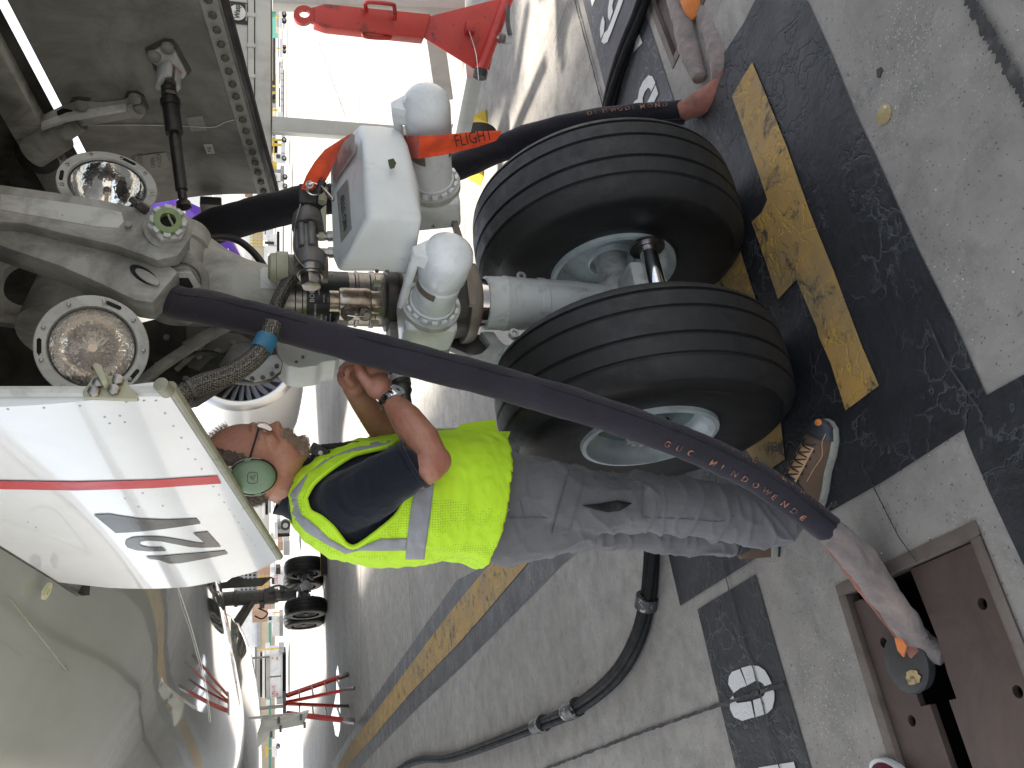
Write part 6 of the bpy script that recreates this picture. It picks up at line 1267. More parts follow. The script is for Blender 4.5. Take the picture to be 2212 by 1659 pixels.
# purple tail beyond
tl = empty('purple_airliner_tail', W(470, 470, 95), label='purple and white tail of another airliner beyond the drag brace joint', cat='airliner tail'); to_ = tl.location.copy(); 
def tw(a, b, t=95): return W(a, b, t) - to_
MB().loft([[tw(a_, b_, 95) + Vector((0, 4 * cos(k), 0)) * 0 + Vector((0, 3.2 * cos(2 * pi * k / 20), 0)) for k, (a_, b_) in enumerate([(cx + r * sin(2 * pi * j / 20), cy + .28 * r * sin(2 * pi * j / 20)) for j in range(20)])] for cx, cy, r in ((300, 330, 110), (360, 430, 118), (395, 520, 130), (410, 620, 150))]).build('tail_cone', M_PURP, tl)
MB().prism([tw(a, b, 91.2) for a, b in ((398, 414), (458, 416), (462, 470), (442, 452), (400, 433))], (0, .2, 0)).build('white_sweep', M_FUSW, tl)
MB().prism([tw(a, b, 91.0) for a, b in ((461, 400), (479, 405), (480, 440), (472, 540), (460, 560), (464, 470))], (0, .3, 0)).build('white_band', M_FUSW, tl)
MB().prism([tw(a, b, 90.8) for a, b in ((353, 470), (353, 448), (358, 440), (366, 455), (368, 474))], (0, .2, 0)).build('white_petal', M_FUSW, tl)
MB().prism([tw(a, b, 90.8) for a, b in ((489, 541), (493, 536), (497, 545), (490, 552))], (0, .2, 0)).build('white_petal', M_FUSW, tl)
for a, b in ((388, 441), (381, 451)): MB().box(tw(a, b, 90.6), (.45, .2, .5)).build('red_flash', M_ORFAB, tl)
# left strip: between head and doors
far('belt_loader', 'white belt loader with long side rail behind the mechanic\'s neck', 'belt loader', [('body', 596, 1075, 622, 1098, 40, 2, M_TRW), ('side_rail', 566, 1080, 571, 1120, 40.5, .3, M_TRW), ('dark_gap', 573, 1080, 579, 1112, 40.8, .5, M_HOLE), ('boom', 580, 1078, 586, 1108, 40.3, .5, M_TRG), ('number_plate', 590, 1084, 594, 1100, 39.9, .1, M_TRW), ('tyre', 606, 1128, 627, 1142, 39.4, .5, M_BLACK), ('mudguard', 598, 1120, 606, 1150, 40, 2, M_TRW), ('tank', 602, 1143, 627, 1152, 39.6, .8, M_TRG), ('front_axle', 600, 1155, 626, 1160, 40, 1.6, M_HOLE), ('bonnet', 592, 1128, 600, 1165, 39.8, 2, M_TRW), ('brown_crate', 600, 1170, 612, 1190, 44, 2, M_BROWNW), ('bumper', 612, 1168, 626, 1200, 43, 2, M_TRG)])
far('ground_crew_bus', 'white crew bus whose side carries the number 53621, left of the numbered door', 'bus', [('body', 594, 1238, 620, 1272, 62, 2.5, M_TRW), ('roof_unit', 584, 1225, 594, 1268, 62.5, 2.2, M_TRW), ('window', 587, 1248, 593, 1262, 61.9, .1, M_GLASS), ('black_bumper', 596, 1226, 606, 1240, 61.6, 1.2, M_BLACK), ('door_seam', 596, 1240, 619, 1240.6, 61.95, .05, M_TRG)])
text('53621', .34, M_REDINK, None, W(600, 1262, 61.85), (1, 0, 0), (0, 0, 1)).parent = None
bus_t = [o for o in bpy.data.objects if o.name.startswith('lettering') and o.parent is None][-1]; bb = [o for o in bpy.data.objects if o.name.startswith('ground_crew_bus')][0]
for v in bus_t.data.vertices: v.co -= bb.location
bus_t.parent = bb
far('scaffold_stair', 'yellow railed passenger stair in front of the brown building', 'stair', [('rail', 560 + 8 * k, 1240, 561 + 8 * k, 1275, 85, .1, M_YEL) for k in range(4)] + [('post', 556, 1244 + 9 * k, 588, 1245.2 + 9 * k, 85, .1, M_YEL) for k in range(4)])
far('deicing_truck', 'white truck partly hidden behind the main gear brace', 'truck', [('body', 588, 1345, 604, 1375, 70, 2.2, M_TRW), ('cab', 578, 1330, 596, 1345, 70, 2.2, M_TRW), ('window', 580, 1332, 587, 1340, 69.9, .1, M_GLASS), ('yellow_ladder', 590, 1322, 606, 1325, 69.8, .1, M_YEL), ('chassis', 604, 1330, 612, 1375, 70.2, 2, M_TRG)])
cl = far('cargo_loader', 'long white cargo loader numbered 53610 with yellow corner guards', 'cargo loader',
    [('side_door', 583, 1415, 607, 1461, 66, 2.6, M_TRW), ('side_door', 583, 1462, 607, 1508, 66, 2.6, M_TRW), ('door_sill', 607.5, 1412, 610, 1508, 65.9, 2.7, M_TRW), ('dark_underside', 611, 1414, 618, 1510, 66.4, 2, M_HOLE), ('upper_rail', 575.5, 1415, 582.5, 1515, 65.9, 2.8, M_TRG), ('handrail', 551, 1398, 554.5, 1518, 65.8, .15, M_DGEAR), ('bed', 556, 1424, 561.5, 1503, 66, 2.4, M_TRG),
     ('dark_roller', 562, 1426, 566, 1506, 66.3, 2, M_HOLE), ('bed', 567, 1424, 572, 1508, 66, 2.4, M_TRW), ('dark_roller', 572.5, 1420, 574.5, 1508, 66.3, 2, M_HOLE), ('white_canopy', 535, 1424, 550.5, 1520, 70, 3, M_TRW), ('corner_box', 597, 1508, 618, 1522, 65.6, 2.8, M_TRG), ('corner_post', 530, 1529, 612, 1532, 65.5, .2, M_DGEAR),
     ('yellow_guard', 536, 1522, 556, 1530, 65.4, .2, M_YEL), ('corner_post', 513, 1421, 582, 1424, 65.5, .2, M_DGEAR), ('yellow_ladder', 556, 1401, 602, 1406, 65.3, .3, M_YEL), ('cab', 602, 1397, 614, 1410, 65.5, 1.2, M_TRG), ('end_box', 573, 1412, 583, 1418, 65.6, 2.8, M_TRW), ('end_box', 575, 1512, 583, 1524, 65.6, 2.8, M_TRW)]
    + [('vent', 587, 1498, 590.5, 1501, 65.9, .05, M_TRG), ('vent', 587, 1421, 590.5, 1424, 65.9, .05, M_TRG), ('logo_patch', 597, 1497, 600, 1503, 65.9, .05, M_ORFAB), ('logo_patch', 597, 1420, 600, 1426, 65.9, .05, M_ORFAB)])
o = text('53610', .36, M_REDINK, cl, W(595, 1506, 65.85) - cl.location, (1, 0, 0), (0, 0, 1))
far('yellow_tug', 'small yellow and white tug at the left edge under the hanging panel', 'tug', [('body', 588, 1615, 600, 1636, 75, 2, M_TRW), ('frame', 572, 1616, 592, 1618, 75, .1, M_YEL), ('frame', 574, 1612, 578, 1636, 75, .1, M_YEL), ('tyre', 597, 1610, 605, 1617, 74.8, .4, M_BLACK)])
# terminal across the apron
tm = far('terminal_building', 'long pale terminal building with cream walls and teal stripe across the apron', 'building',
    [('cream_wall', 563, 1180, 581, 1760, 190, 18, M_CREAM), ('teal_band', 581, 1180, 585, 1760, 189.8, .3, M_TEAL), ('lower_wall', 585, 1180, 592.5, 1760, 189.9, 18, M_CREAM), ('grey_roof_band', 547, 1540, 555, 1760, 188, 20, M_ROOF), ('white_parapet', 534, 1535, 547, 1760, 190, 18, M_TRW), ('vehicle_deck', 555, 1180, 563, 1760, 189.5, 18, M_TRG), ('upper_block', 520, 1330, 562, 1400, 196, 12, M_TRW), ('upper_block', 505, 1225, 560, 1300, 196, 12, M_TRG), ('brown_block', 556, 1225, 590, 1282, 150, 8, M_BROWNW), ('orange_block', 545, 1318, 585, 1345, 160, 8, M_BROWNW)]
    + [('window', 557, 1545 + 13 * k, 561.5, 1551 + 13 * k, 189.3, .2, M_GLASS) for k in range(9)] + [('window', 520 + 9 * j, 1232 + 8 * k, 525 + 9 * j, 1237 + 8 * k, 195.8, .2, M_GLASS) for j in range(4) for k in range(6)] + [('roof_louvre', 524 + .02 * k, 1468 + 3.2 * k, 536, 1469.6 + 3.2 * k, 186, .4, M_TRG) for k in range(18)])
far('terminal_building', 'pale concourse with dark windows on the right beyond the baggage dollies', 'building', [('wall', 574, 20, 606, 240, 180, 15, M_CREAM), ('wall', 560, 280, 606, 440, 180, 15, M_TRW), ('window_band', 590, 60, 594, 230, 179.8, .2, M_GLASS), ('wall', 528, 400, 590, 575, 185, 15, M_TRW), ('window_band', 545, 480, 550, 570, 184.8, .2, M_ROOF)] + [('window', 580 + 9 * j, 284 + 14 * k, 585 + 9 * j, 292 + 14 * k, 179.8, .2, M_GLASS) for j in range(2) for k in range(9)])
far('hangar', 'white flat-roofed hangar block behind the right side of the cover box', 'building', [('wall', 560, 560, 597, 700, 200, 20, M_TRW), ('roof_edge', 556, 556, 561, 704, 199, 22, M_ROOF)])

# toe of a sneaker at the bottom edge of the picture
sk = empty('sneaker', G(1938, 1682), label='toe of a white and maroon sneaker at the edge of the large hatch', cat='shoe')
MB().loft([[(r * 1.0 * cos(a) * .047, (.05 + .09 * cos(a * 0)) * 0 + r * sin(a) * .075, z) for a in [2 * pi * k / 28 for k in range(28)]] for z, r in ((0, 1.0), (.02, 1.02), (.03, .98))]).build('sole', M_TRW, sk, bevel=.003)
MB().ell((0, -.01, .028), (.043, .068, .030), n=24, m_=12).build('upper', surf('maroon_knit', (0.13, 0.012, 0.025), 0.85, bs=.6, bscale=400), sk)
# ============================================================ THE MECHANIC
def toPx(p):
    d = Vector(p) - EYE; fw = d.y * cP - d.z * sP
    return (1106 + 1810 * (-d.z * cP - d.y * sP) / fw, 829.5 - 1810 * d.x / fw)
PN = empty('person', Vector((W(1700, 1110, 2.25).x, 2.25, 0)), label='mechanic in yellow safety vest, navy polo and grey trousers working on the gear', cat='person'); po = PN.location.copy()
def q(a, b, t): return W(a, b, t) - po
def cap(mb, pts, n=14):
    """rounded limb through (a, b, t, radius) stations"""
    for i in range(len(pts) - 1):
        A, B = q(*pts[i][:3]), q(*pts[i + 1][:3]); mb.cyl(A, B, pts[i][3], pts[i + 1][3], n)
    for p in pts: mb.ell(q(*p[:3]), p[3], n=n, m_=8)
    return mb
def rings(st, t, n=28, e=2.3):
    out = []
    for af, bf, ab, bb, hw in st:
        tt = t if not isinstance(t, (list, tuple)) else t[len(out)]
        A = q(af, bf, tt); B = q(ab, bb, tt); c = (A + B) / 2; u = (A - B) / 2; v = Vector((0, hw, 0)); R = []
        for k in range(n):
            a = 2 * pi * k / n; ca, sa = cos(a), sin(a)
            R.append(c + u * (abs(ca) ** (2 / e) * (1 if ca > 0 else -1)) + v * (abs(sa) ** (2 / e) * (1 if sa > 0 else -1)))
        out.append(R)
    return out
TC = 2.30
# skin: head, neck, arms, hands, legs inside the clothes: one continuous body
mb = MB(); HT = 2.22
hr = lambda a, b, t, r, **k: mb.ell(q(a, b, t), r, **k)
hr(527, 1003, HT, (.103, .076, .110), n=28, m_=18); hr(505, 1010, HT, (.092, .072, .085), n=24, m_=14)
hr(560, 965, HT, (.058, .064, .060), n=20, m_=12); hr(605, 985, HT, (.062, .058, .062), n=20, m_=12); hr(640, 975, HT, (.036, .038, .032), n=18, m_=10)
hr(548, 928, HT, (.020, .052, .014)); hr(648, 962, HT, (.020, .026, .018)); hr(618, 948, HT, (.020, .028, .020)); hr(600, 938, HT, (.014, .03, .02))
hr(613, 933, HT, (.011, .022, .007)); hr(618, 934, HT, (.010, .020, .006)); hr(628, 936, HT, (.011, .019, .006)); hr(655, 955, HT, (.016, .022, .012))
for k in range(7): f = k / 6; hr(566 + 33 * f, 930 - 9 * f + 3 * f * (1 - f), HT, (.008 + .007 * f, .008 + .006 * f, .009 + .002 * f), n=12, m_=8)
for s_ in (-.012, .012): hr(600, 925, HT + s_, (.010, .008, .008), n=12, m_=6)
for s_ in (-.055, .055): hr(583, 960, HT + s_ * .8, (.026, .016, .022)); hr(545, 1030, HT + s_ * 1.4, (.02, .012, .03))
cap(mb, [(590, 1025, HT + .02, .062), (640, 1050, TC - .03, .064), (690, 1070, TC, .075)])
cap(mb, [(700, 1085, TC, .075), (800, 1085, TC, .095), (950, 1080, TC, .09), (1080, 1090, TC, .085)])
RAT = [(722, 1095, 2.19, .044), (830, 1055, 2.08, .044), (925, 1008, 2.04, .043), (941, 996, 2.045, .040)]
cap(mb, RAT); cap(mb, [(938, 994, 2.045, .038), (910, 952, 2.08, .048), (878, 905, 2.12, .041), (848, 868, 2.165, .029), (838, 856, 2.175, .028)])
LAT = [(700, 1080, 2.46, .05), (820, 1000, 2.44, .045), (850, 965, 2.40, .04), (812, 905, 2.36, .041), (782, 868, 2.32, .032), (768, 850, 2.30, .027)]
cap(mb, LAT)
# right hand: palm, four fingers closing round the fitting, thumb on the near side
mb.ell(q(818, 835, 2.19), (.034, .030, .036), n=18, m_=12); mb.ell(q(806, 806, 2.21), (.036, .024, .040), n=18, m_=12); mb.ell(q(812, 788, 2.225), (.024, .022, .040), n=18, m_=12)
for k, (a, tt) in enumerate(((790, 2.205), (803, 2.215), (815, 2.228), (825, 2.24))):
    cap(mb, [(a + 1, 788, tt, .0115), (a - 2 + k * .5, 768 + k * 2, tt + .004, .0108), (a - 1, 750 + k * 3, tt + .02, .0098), (a + 2, 740 + k * 3, tt + .045, .009)], 10)
cap(mb, [(798, 832, 2.185, .017), (780, 808, 2.185, .0145), (772, 787, 2.195, .0120), (768, 768, 2.21, .0115), (769, 754, 2.225, .010)], 12)
# left hand: loosely closed round a pen
mb.ell(q(764, 836, 2.285), (.033, .026, .030), n=18, m_=12); mb.ell(q(752, 815, 2.275), (.034, .024, .030), n=18, m_=12)
for k, (a0, a1) in enumerate(((741, 756), (748, 763), (756, 770), (764, 777))):
    cap(mb, [(a0 + 2, 812 - k * 2, 2.26 + .004 * k, .0112), (a0 - 2 + k, 797 - k * 1.5, 2.262, .0108), (a0 + 8, 787 - k, 2.268, .0102), (a1 + 4, 792, 2.29, .0095)], 10)
cap(mb, [(758, 828, 2.262, .015), (746, 812, 2.252, .0125), (752, 799, 2.246, .0112), (762, 792, 2.248, .0095)], 12)
# legs
RL = [(1150, 1068, 2.24, .070), (1260, 1075, 2.19, .065), (1410, 1082, 2.18, .056), (1540, 1100, 2.18, .050), (1700, 1122, 2.18, .036)]
LL = [(1150, 1120, 2.38, .070), (1260, 1128, 2.40, .065), (1410, 1140, 2.42, .056), (1520, 1152, 2.44, .050), (1620, 1168, 2.46, .036)]
cap(mb, RL); cap(mb, LL); cap(mb, [(1100, 1080, 2.26, .075), (1100, 1110, 2.36, .075)]); cap(mb, [(1100, 1080, 2.26, .075), (1150, 1068, 2.24, .07)]); cap(mb, [(1100, 1110, 2.36, .075), (1150, 1120, 2.38, .07)])
body = blob('body', mb, .0036, 5, .5, M_SKIN, PN)
# trousers
mb = MB()
mb.loft(rings([(1010, 965, 990, 1195, .165), (1060, 970, 1030, 1210, .165), (1110, 978, 1085, 1218, .172), (1160, 985, 1150, 1205, .175), (1210, 997, 1215, 1188, .165), (1250, 1008, 1255, 1182, .15)], TC))
cap(mb, [(1180, 1072, 2.20, .098), (1290, 1082, 2.185, .092), (1400, 1087, 2.175, .086), (1500, 1100, 2.17, .082), (1600, 1115, 2.165, .080), (1672, 1122, 2.16, .082)], 20)
cap(mb, [(1180, 1122, 2.38, .096), (1290, 1124, 2.40, .090), (1400, 1132, 2.42, .086), (1480, 1143, 2.43, .080), (1530, 1152, 2.44, .076), (1562, 1156, 2.45, .072)], 20)
def folds(s1, s2, amp, zf=1.0):
    def f(co, n):
        v = Vector((co.x * s1, co.y * s1, co.z * s2)); a = noise.noise(v * 1.0 + Vector((3, 1, 7))); b = noise.noise(v * 2.3 + Vector((a * 1.4, 5, 2))); c = noise.noise(v * 5.1 + Vector((b, a * 2, 9)))
        return amp * (1.1 * a + .75 * (1 - abs(b) * 2.4) * .6 + .28 * c)
    return f
def creases(amp):
    def f(co, n):
        # long soft folds with narrow crests, pulled slantwise across the leg, closer together towards the knee and hem
        k = co.z + po.z; w_ = .55 + .45 * math.exp(-((k - .52) / .22) ** 2) + .5 * math.exp(-((k - .12) / .12) ** 2)
        u = co.x * 5.5 + co.z * 2.5; v = co.z * 11 - co.x * 5; b = noise.noise(Vector((u, co.y * 5, v))); c = noise.noise(Vector((co.x * 9 - co.z * 5, co.y * 8 + 7, co.z * 17 + b)))
        a = noise.noise(Vector((co.x * 6, co.y * 6, co.z * 4)) + Vector((3, 1, 7)))
        r1_ = max(0, 1 - abs(b) * 4) ** 2; r2_ = max(0, 1 - abs(c) * 4.5) ** 2
        return amp * w_ * (1.1 * a + 1.0 * r1_ + .55 * r2_ - .4)
    return f
tro = blob('trousers', mb, .0055, 8, .5, M_TROU, PN, creases(.0115))
def sel(poly, fmap):
    P = [fmap(x, y) for x, y in poly]
    def f(c, n):
        wc = c + po; v = (EYE - wc).normalized()
        if n.dot(v) < .08: return False
        a, b = toPx(wc); return inpoly(a, b, P)
    return f
zt3 = lambda x, y: (932.6 + x * .29762, 850.3 + y * .29762)
def cloth_piece(bvh, nm, px, mat, off, res=9, thick=.0025, par=None, seeds=None):
    """a separate cloth piece laid over the garment: the measured outline dropped on to the cloth, filled and thickened"""
    P = []
    for i in range(len(px)):
        a, b = px[i], px[(i + 1) % len(px)]; L = sqrt((a[0] - b[0]) ** 2 + (a[1] - b[1]) ** 2); k = max(1, int(L / res))
        P += [(a[0] + (b[0] - a[0]) * t / k, a[1] + (b[1] - a[1]) * t / k) for t in range(k)]
    bm = bmesh.new(); vs = [bm.verts.new((a / 100, b / 100, 0)) for a, b in P]; bm.faces.new(vs); bmesh.ops.triangulate(bm, faces=bm.faces)
    for _ in range(7):
        le = [e for e in bm.edges if e.calc_length() > res * 1.35 / 100]
        if not le: break
        bmesh.ops.subdivide_edges(bm, edges=le, cuts=1); bmesh.ops.triangulate(bm, faces=bm.faces)
    last = None
    for v in bm.verts:
        a, b = v.co.x * 100, v.co.y * 100; d = ray(a, b).normalized(); h = bvh.ray_cast(EYE - po, d)
        if h[0] and (last is None or True): v.co = h[0] - d * off; last = h[0]; v.tag = True
        else: v.tag = False
    bad = [v for v in bm.verts if not v.tag]; bmesh.ops.delete(bm, geom=bad, context='VERTS')
    far_ = [f for f in bm.faces if max(e.calc_length() for e in f.edges) > .07]; bmesh.ops.delete(bm, geom=far_, context='FACES')
    loose = [v for v in bm.verts if not v.link_faces]; bmesh.ops.delete(bm, geom=loose, context='VERTS')
    for v in bm.verts: pass
    me = bpy.data.meshes.new(nm); bm.to_mesh(me); bm.free(); me.materials.append(mat); me.shade_smooth()
    o = bpy.data.objects.new(nm, me); C.objects.link(o); o.parent = PN
    sm = o.modifiers.new('t', 'SOLIDIFY'); sm.thickness = thick; sm.offset = 0; return o
from mathutils.bvhtree import BVHTree
BV = BVHTree.FromPolygons([v.co.copy() for v in tro.data.vertices], [tuple(p.vertices) for p in tro.data.polygons])
M_TROU2 = fabric('grey_pocket_cloth', (0.128, 0.126, 0.129), (0.09, 0.088, 0.091), 5, folds=7, fscale=13, bs=0.45)
pk = cloth_piece(BV, 'cargo_pocket', [zt3(*p_) for p_ in [(1000, 560), (1090, 590), (1200, 620), (1540, 640), (1530, 930), (1200, 1010), (970, 960)]], M_TROU2, .006)
cloth_piece(BV, 'pocket_flap', [zt3(*p_) for p_ in [(1000, 545), (1110, 560), (1090, 700), (1000, 1010), (870, 1030), (930, 800)]], M_TROU2, .011)
cloth_piece(BV, 'pocket_opening', [zt3(*p_) for p_ in [(1085, 810), (1200, 800), (1350, 775), (1455, 795), (1370, 850), (1280, 862), (1180, 840)]], M_HOLE, .0115, thick=.0005)
def seamtube(src_pts, nm, r=.0016, t=2.09, par=PN, mat=M_TROU2):
    # follow the cloth: drop the measured line on to it from the viewing side
    from mathutils.bvhtree import BVHTree
    out = []
    for a, b in src_pts:
        d = ray(a, b).normalized(); h = BV.ray_cast(EYE - po, d)
        if h[0]: out.append(h[0] - d * .001)
    if len(out) > 1: return MB().tube(out, r, 6, 3).build(nm, mat, par)
from mathutils.bvhtree import BVHTree
BV = BVHTree.FromPolygons([v.co.copy() for v in tro.data.vertices], [tuple(p.vertices) for p in tro.data.polygons])
for ln in ([(560, 905), (700, 900), (890, 905)], [(1540, 900), (1700, 905), (1900, 915), (2080, 930), (2200, 890)], [(640, 770), (680, 920)], [(560, 545), (560, 900)], [(1525, 640), (1540, 900)]):
    seamtube([zt3(x, y) for x, y in ln for _ in (0,)], 'stitched_seam')
zp = [(1095, 632), (1115, 690), (1135, 745)]; seamtube([zt3(*p) for p in zp], 'zip_pull', .003, mat=M_GREYSTRIP)
seamtube([(1100, 1100), (1090, 1112), (1084, 1122), (1080, 1128)], 'loose_thread', .001, mat=M_WHINK)
# shirt: body, collar and wide sleeve
mb = MB()
mb.loft(rings([(618, 1045, 622, 1112, .085), (640, 1020, 640, 1140, .15), (680, 992, 690, 1172, .19), (760, 968, 770, 1196, .205), (860, 955, 860, 1195, .20), (940, 950, 940, 1190, .19), (1040, 955, 1040, 1195, .18)], TC))
cap(mb, [(702, 1104, 2.205, .074), (748, 1085, 2.135, .078), (820, 1048, 2.085, .073), (868, 1018, 2.06, .066)], 20)
A, B = q(868, 1018, 2.06), q(893, 1003, 2.052); mb.cyl(A, B + (B - A) * .0, .066, .064, 24)
cap(mb, [(690, 1075, 2.46, .075), (790, 1010, 2.45, .070), (835, 975, 2.43, .064)], 18)
shirt = blob('polo_shirt', mb, .0055, 7, .5, M_NAVY, PN, folds(9, 9, .0045))
cuff = MB().lathe([(0, .0655), (.006, .068), (.012, .067), (.012, .060)], q(890, 1005, 2.053), (B - A), 32, cap=False).build('sleeve_hem', M_NAVY, PN)
col = []
cb = q(652, 1046, TC - .02); 
mb = MB(); P = []
for k in range(33):
    a = 2 * pi * k / 32; P.append((a, 0))
cr = []
for (h, rx, ry, sh) in ((-.02, .080, .090, 0), (.010, .070, .072, .0), (.036, .068, .070, -.002), (.038, .073, .075, -.002), (.012, .080, .084, 0), (-.018, .094, .102, .0)):
    ring = []
    for k in range(32):
        a = 2 * pi * k / 32; x = rx * cos(a); y = ry * sin(a); ring.append(cb + Vector((x + sh, y, h + .0 - x * .50)))
    cr.append(ring)
MB().loft(cr, cap=False).build('collar', M_NAVY, PN, smooth=60)
# vest
mb = MB()
mb.loft(rings([(622, 1030, 630, 1128, .13), (642, 1008, 655, 1155, .185), (690, 980, 715, 1196, .215), (760, 958, 790, 1212, .222), (850, 944, 870, 1212, .218), (935, 932, 935, 1206, .212), (1000, 926, 985, 1208, .21), (1040, 928, 1005, 1218, .210), (1078, 940, 1022, 1226, .205)], TC))
vest = blob('safety_vest', mb, .005, 6, .5, M_VIS, PN, folds(6, 9, .0085))
vest.data.materials.append(M_VISM)
zv = lambda x, y: (603.5 + x * .248, 932.6 + y * .248)
hole = [(225, 580), (262, 690), (360, 745), (460, 830), (530, 920), (590, 988), (680, 995), (870, 860), (1010, 740), (1075, 640), (1110, 550), (1230, 470), (1250, 300), (1100, 60), (940, 130), (760, 172), (620, 215), (420, 345), (290, 460)]
meshp = [[(1330, 590), (1560, 605), (1990, 705), (1930, 900), (1830, 1220), (1640, 1200), (1400, 1160), (1255, 1070), (1310, 700)], [(1130, 560), (1190, 490), (1160, 650), (1110, 930), (700, 1030), (760, 960), (950, 800), (1090, 640)], [(0, 590), (90, 600), (130, 750), (260, 880), (420, 980), (560, 1060), (1100, 1070), (1090, 1120), (560, 1110), (160, 900)], [(150, 590), (225, 590), (260, 700), (460, 840), (560, 980), (440, 930), (330, 830), (190, 720)]]
fh = sel(hole, zv); fm_ = [sel(p, zv) for p in meshp]
vm = vest.data; BV2 = BVHTree.FromPolygons([v.co.copy() for v in vm.vertices], [tuple(p.vertices) for p in vm.polygons])
# the arm hole is cut out of the vest, its rim turned over
bm = bmesh.new(); bm.from_mesh(vest.data); dl_ = [f for f in bm.faces if fh(f.calc_center_median(), f.normal)]
for f in bm.faces:
    c = f.calc_center_median()
    if any(g_(c, f.normal) for g_ in fm_): f.material_index = 1
bmesh.ops.delete(bm, geom=dl_, context='FACES')
low = [f for f in bm.faces if f.normal.z < -.8 and (f.calc_center_median() + po).z < 1.06]
bmesh.ops.delete(bm, geom=low, context='FACES')
low = [f for f in bm.faces if f.normal.z > .55 and toPx(f.calc_center_median() + po)[0] < 636 and ((f.calc_center_median() - cb).xy.length < .10)]
bmesh.ops.delete(bm, geom=low, context='FACES')
bm.to_mesh(vest.data); bm.free()
sol = vest.modifiers.new('thick', 'SOLIDIFY'); sol.thickness = .003; sol.offset = 1
def vtube(px, nm, r, mat):
    out = []
    for a, b in px:
        d = ray(a, b).normalized(); h = BV2.ray_cast(EYE - po, d)
        if h[0]: out.append(h[0] - d * .002)
    return MB().tube(out, r, 8, 3).build(nm, mat, PN) if len(out) > 2 else None
cen = (sum(p[0] for p in hole) / len(hole), sum(p[1] for p in hole) / len(hole))
bind = [zv(x, y) for x, y in hole + hole[:1]]
vtube(bind, 'binding', .0065, M_VIS)
strips = {'waist_strip': [(1290, -20), (1372, -20), (1372, 200), (1350, 430), (1318, 700), (1262, 1110), (1098, 1110), (1112, 930), (1150, 650), (1188, 490), (1250, 200)],
          'back_strip': [(80, 590), (150, 585), (190, 720), (330, 832), (430, 932), (560, 1000), (660, 1028), (760, 985), (880, 935), (1110, 930), (1100, 1032), (900, 1035), (700, 1032), (575, 1062), (400, 972), (235, 872), (125, 745)],
          'front_strip': [(80, 590), (150, 585), (250, 370), (400, 245), (560, 175), (760, 160), (965, 130), (972, 78), (850, 86), (600, 160), (390, 258), (225, 385), (110, 520)]}
class _S: pass
for nm, P in strips.items(): cloth_piece(BV2, nm, [zv(*p_) for p_ in P], M_GREYSTRIP, .0065, res=7)
# front flaps of the open hem
fl = [q(975, 932, TC - .02), q(1000, 915, TC - .02), q(1068, 906, TC - .01), q(1076, 960, TC), q(1100, 1005, TC - .05), q(1030, 985, TC - .10), q(985, 945, TC - .06)]
MB().prism(fl, (0, .004, 0)).build('hem_flap', M_VIS, PN, smooth=60)
fl = [q(1078, 932, TC + .06), q(1103, 932, TC + .05), q(1098, 945, TC + .05), q(1082, 965, TC + .06)]
MB().prism(fl, (0, .004, 0)).build('hem_flap', M_VISM, PN)
# hair, beard
zh = lambda x, y: (384 + x * .1488, 877.7 + y * .1488)
def hairsel(P):
    f0 = [zh(*p) for p in P]
    def f(c, n):
        wc = c + po; 
        if (wc - (q(560, 1000, HT) + po)).length > .17 or n.dot((EYE - wc).normalized()) < -.95: return False
        a, b = toPx(wc); return inpoly(a, b, f0)
    return f
import bisect
def rough_patch(nm, P, mat, off, amp, sc):
    o = patch(body, nm, hairsel(P), mat, off, PN)
    for v in o.data.vertices: v.co += Vector((noise.noise(v.co * sc), noise.noise(v.co * sc + Vector((9, 0, 0))), noise.noise(v.co * sc + Vector((0, 9, 0))))) * amp
    return o
rough_patch('hair', [(250, 480), (420, 520), (560, 600), (760, 650), (960, 690), (1010, 800), (860, 900), (1000, 1180), (1200, 1250), (1290, 1340), (1240, 1500), (800, 1560), (200, 1200)], M_HAIR, .004, .004, 220)
rough_patch('beard', [(1490, 335), (1575, 330), (1640, 350), (1800, 380), (1900, 470), (1930, 600), (1890, 720), (1790, 700), (1740, 620), (1680, 560), (1620, 540), (1560, 470), (1500, 420)], M_BEARD, .0007, .0009, 260)
hs = MB(); rnd = random.Random(4)
def strands(P, n, L, dirv, mat, nm, up=.4):
    f0 = hairsel(P); F_ = [p for p in body.data.polygons if f0(p.center, p.normal) and p.normal.y < .5]
    mb = MB()
    if not F_: return
    for k in range(n):
        p = rnd.choice(F_); c = p.center + p.normal * .002; d = (p.normal * up + Vector(dirv) + Vector((rnd.uniform(-.35, .35), rnd.uniform(-.35, .35), rnd.uniform(-.35, .35)))).normalized(); l = L * rnd.uniform(.5, 1.2); s_ = d.orthogonal().normalized() * .0006
        mb.add([c - s_, c + s_, c + d * l], [(0, 1, 2)])
    o = mb.build(nm, mat, PN, smooth=0, recalc=False); o['kind'] = 'stuff'; return o
strands([(420, 520), (560, 600), (760, 650), (960, 690), (1010, 800), (820, 900), (820, 1150), (1000, 1250), (1290, 1300), (1290, 1400), (800, 1450)], 1500, .014, (-.5, 0, -.5), M_HAIR, 'hair_strands')
strands([(1478, 330), (1580, 330), (1640, 350), (1800, 380), (1900, 470), (1930, 600), (1890, 740), (1760, 740), (1700, 640), (1640, 570), (1570, 510), (1500, 440)], 1500, .006, (.1, 0, -.8), M_BEARD, 'beard_strands', .6)
strands([(440, 300), (640, 240), (760, 300), (560, 480), (400, 540)], 220, .018, (.1, 0, .5), M_BEARD, 'wispy_fringe', .6)
mb = MB()
for a, b, tt in ((581, 937, HT - .047),): mb.ell(q(a, b + 13, tt + .004), (.010, .007, .009), n=14, m_=8)
mb.build('eye', surf('eye_white', (0.5, 0.45, 0.4), 0.2), PN); MB().ell(q(581, 947, HT - .049), (.0045, .006, .005), n=12, m_=6).build('iris', M_INK, PN)
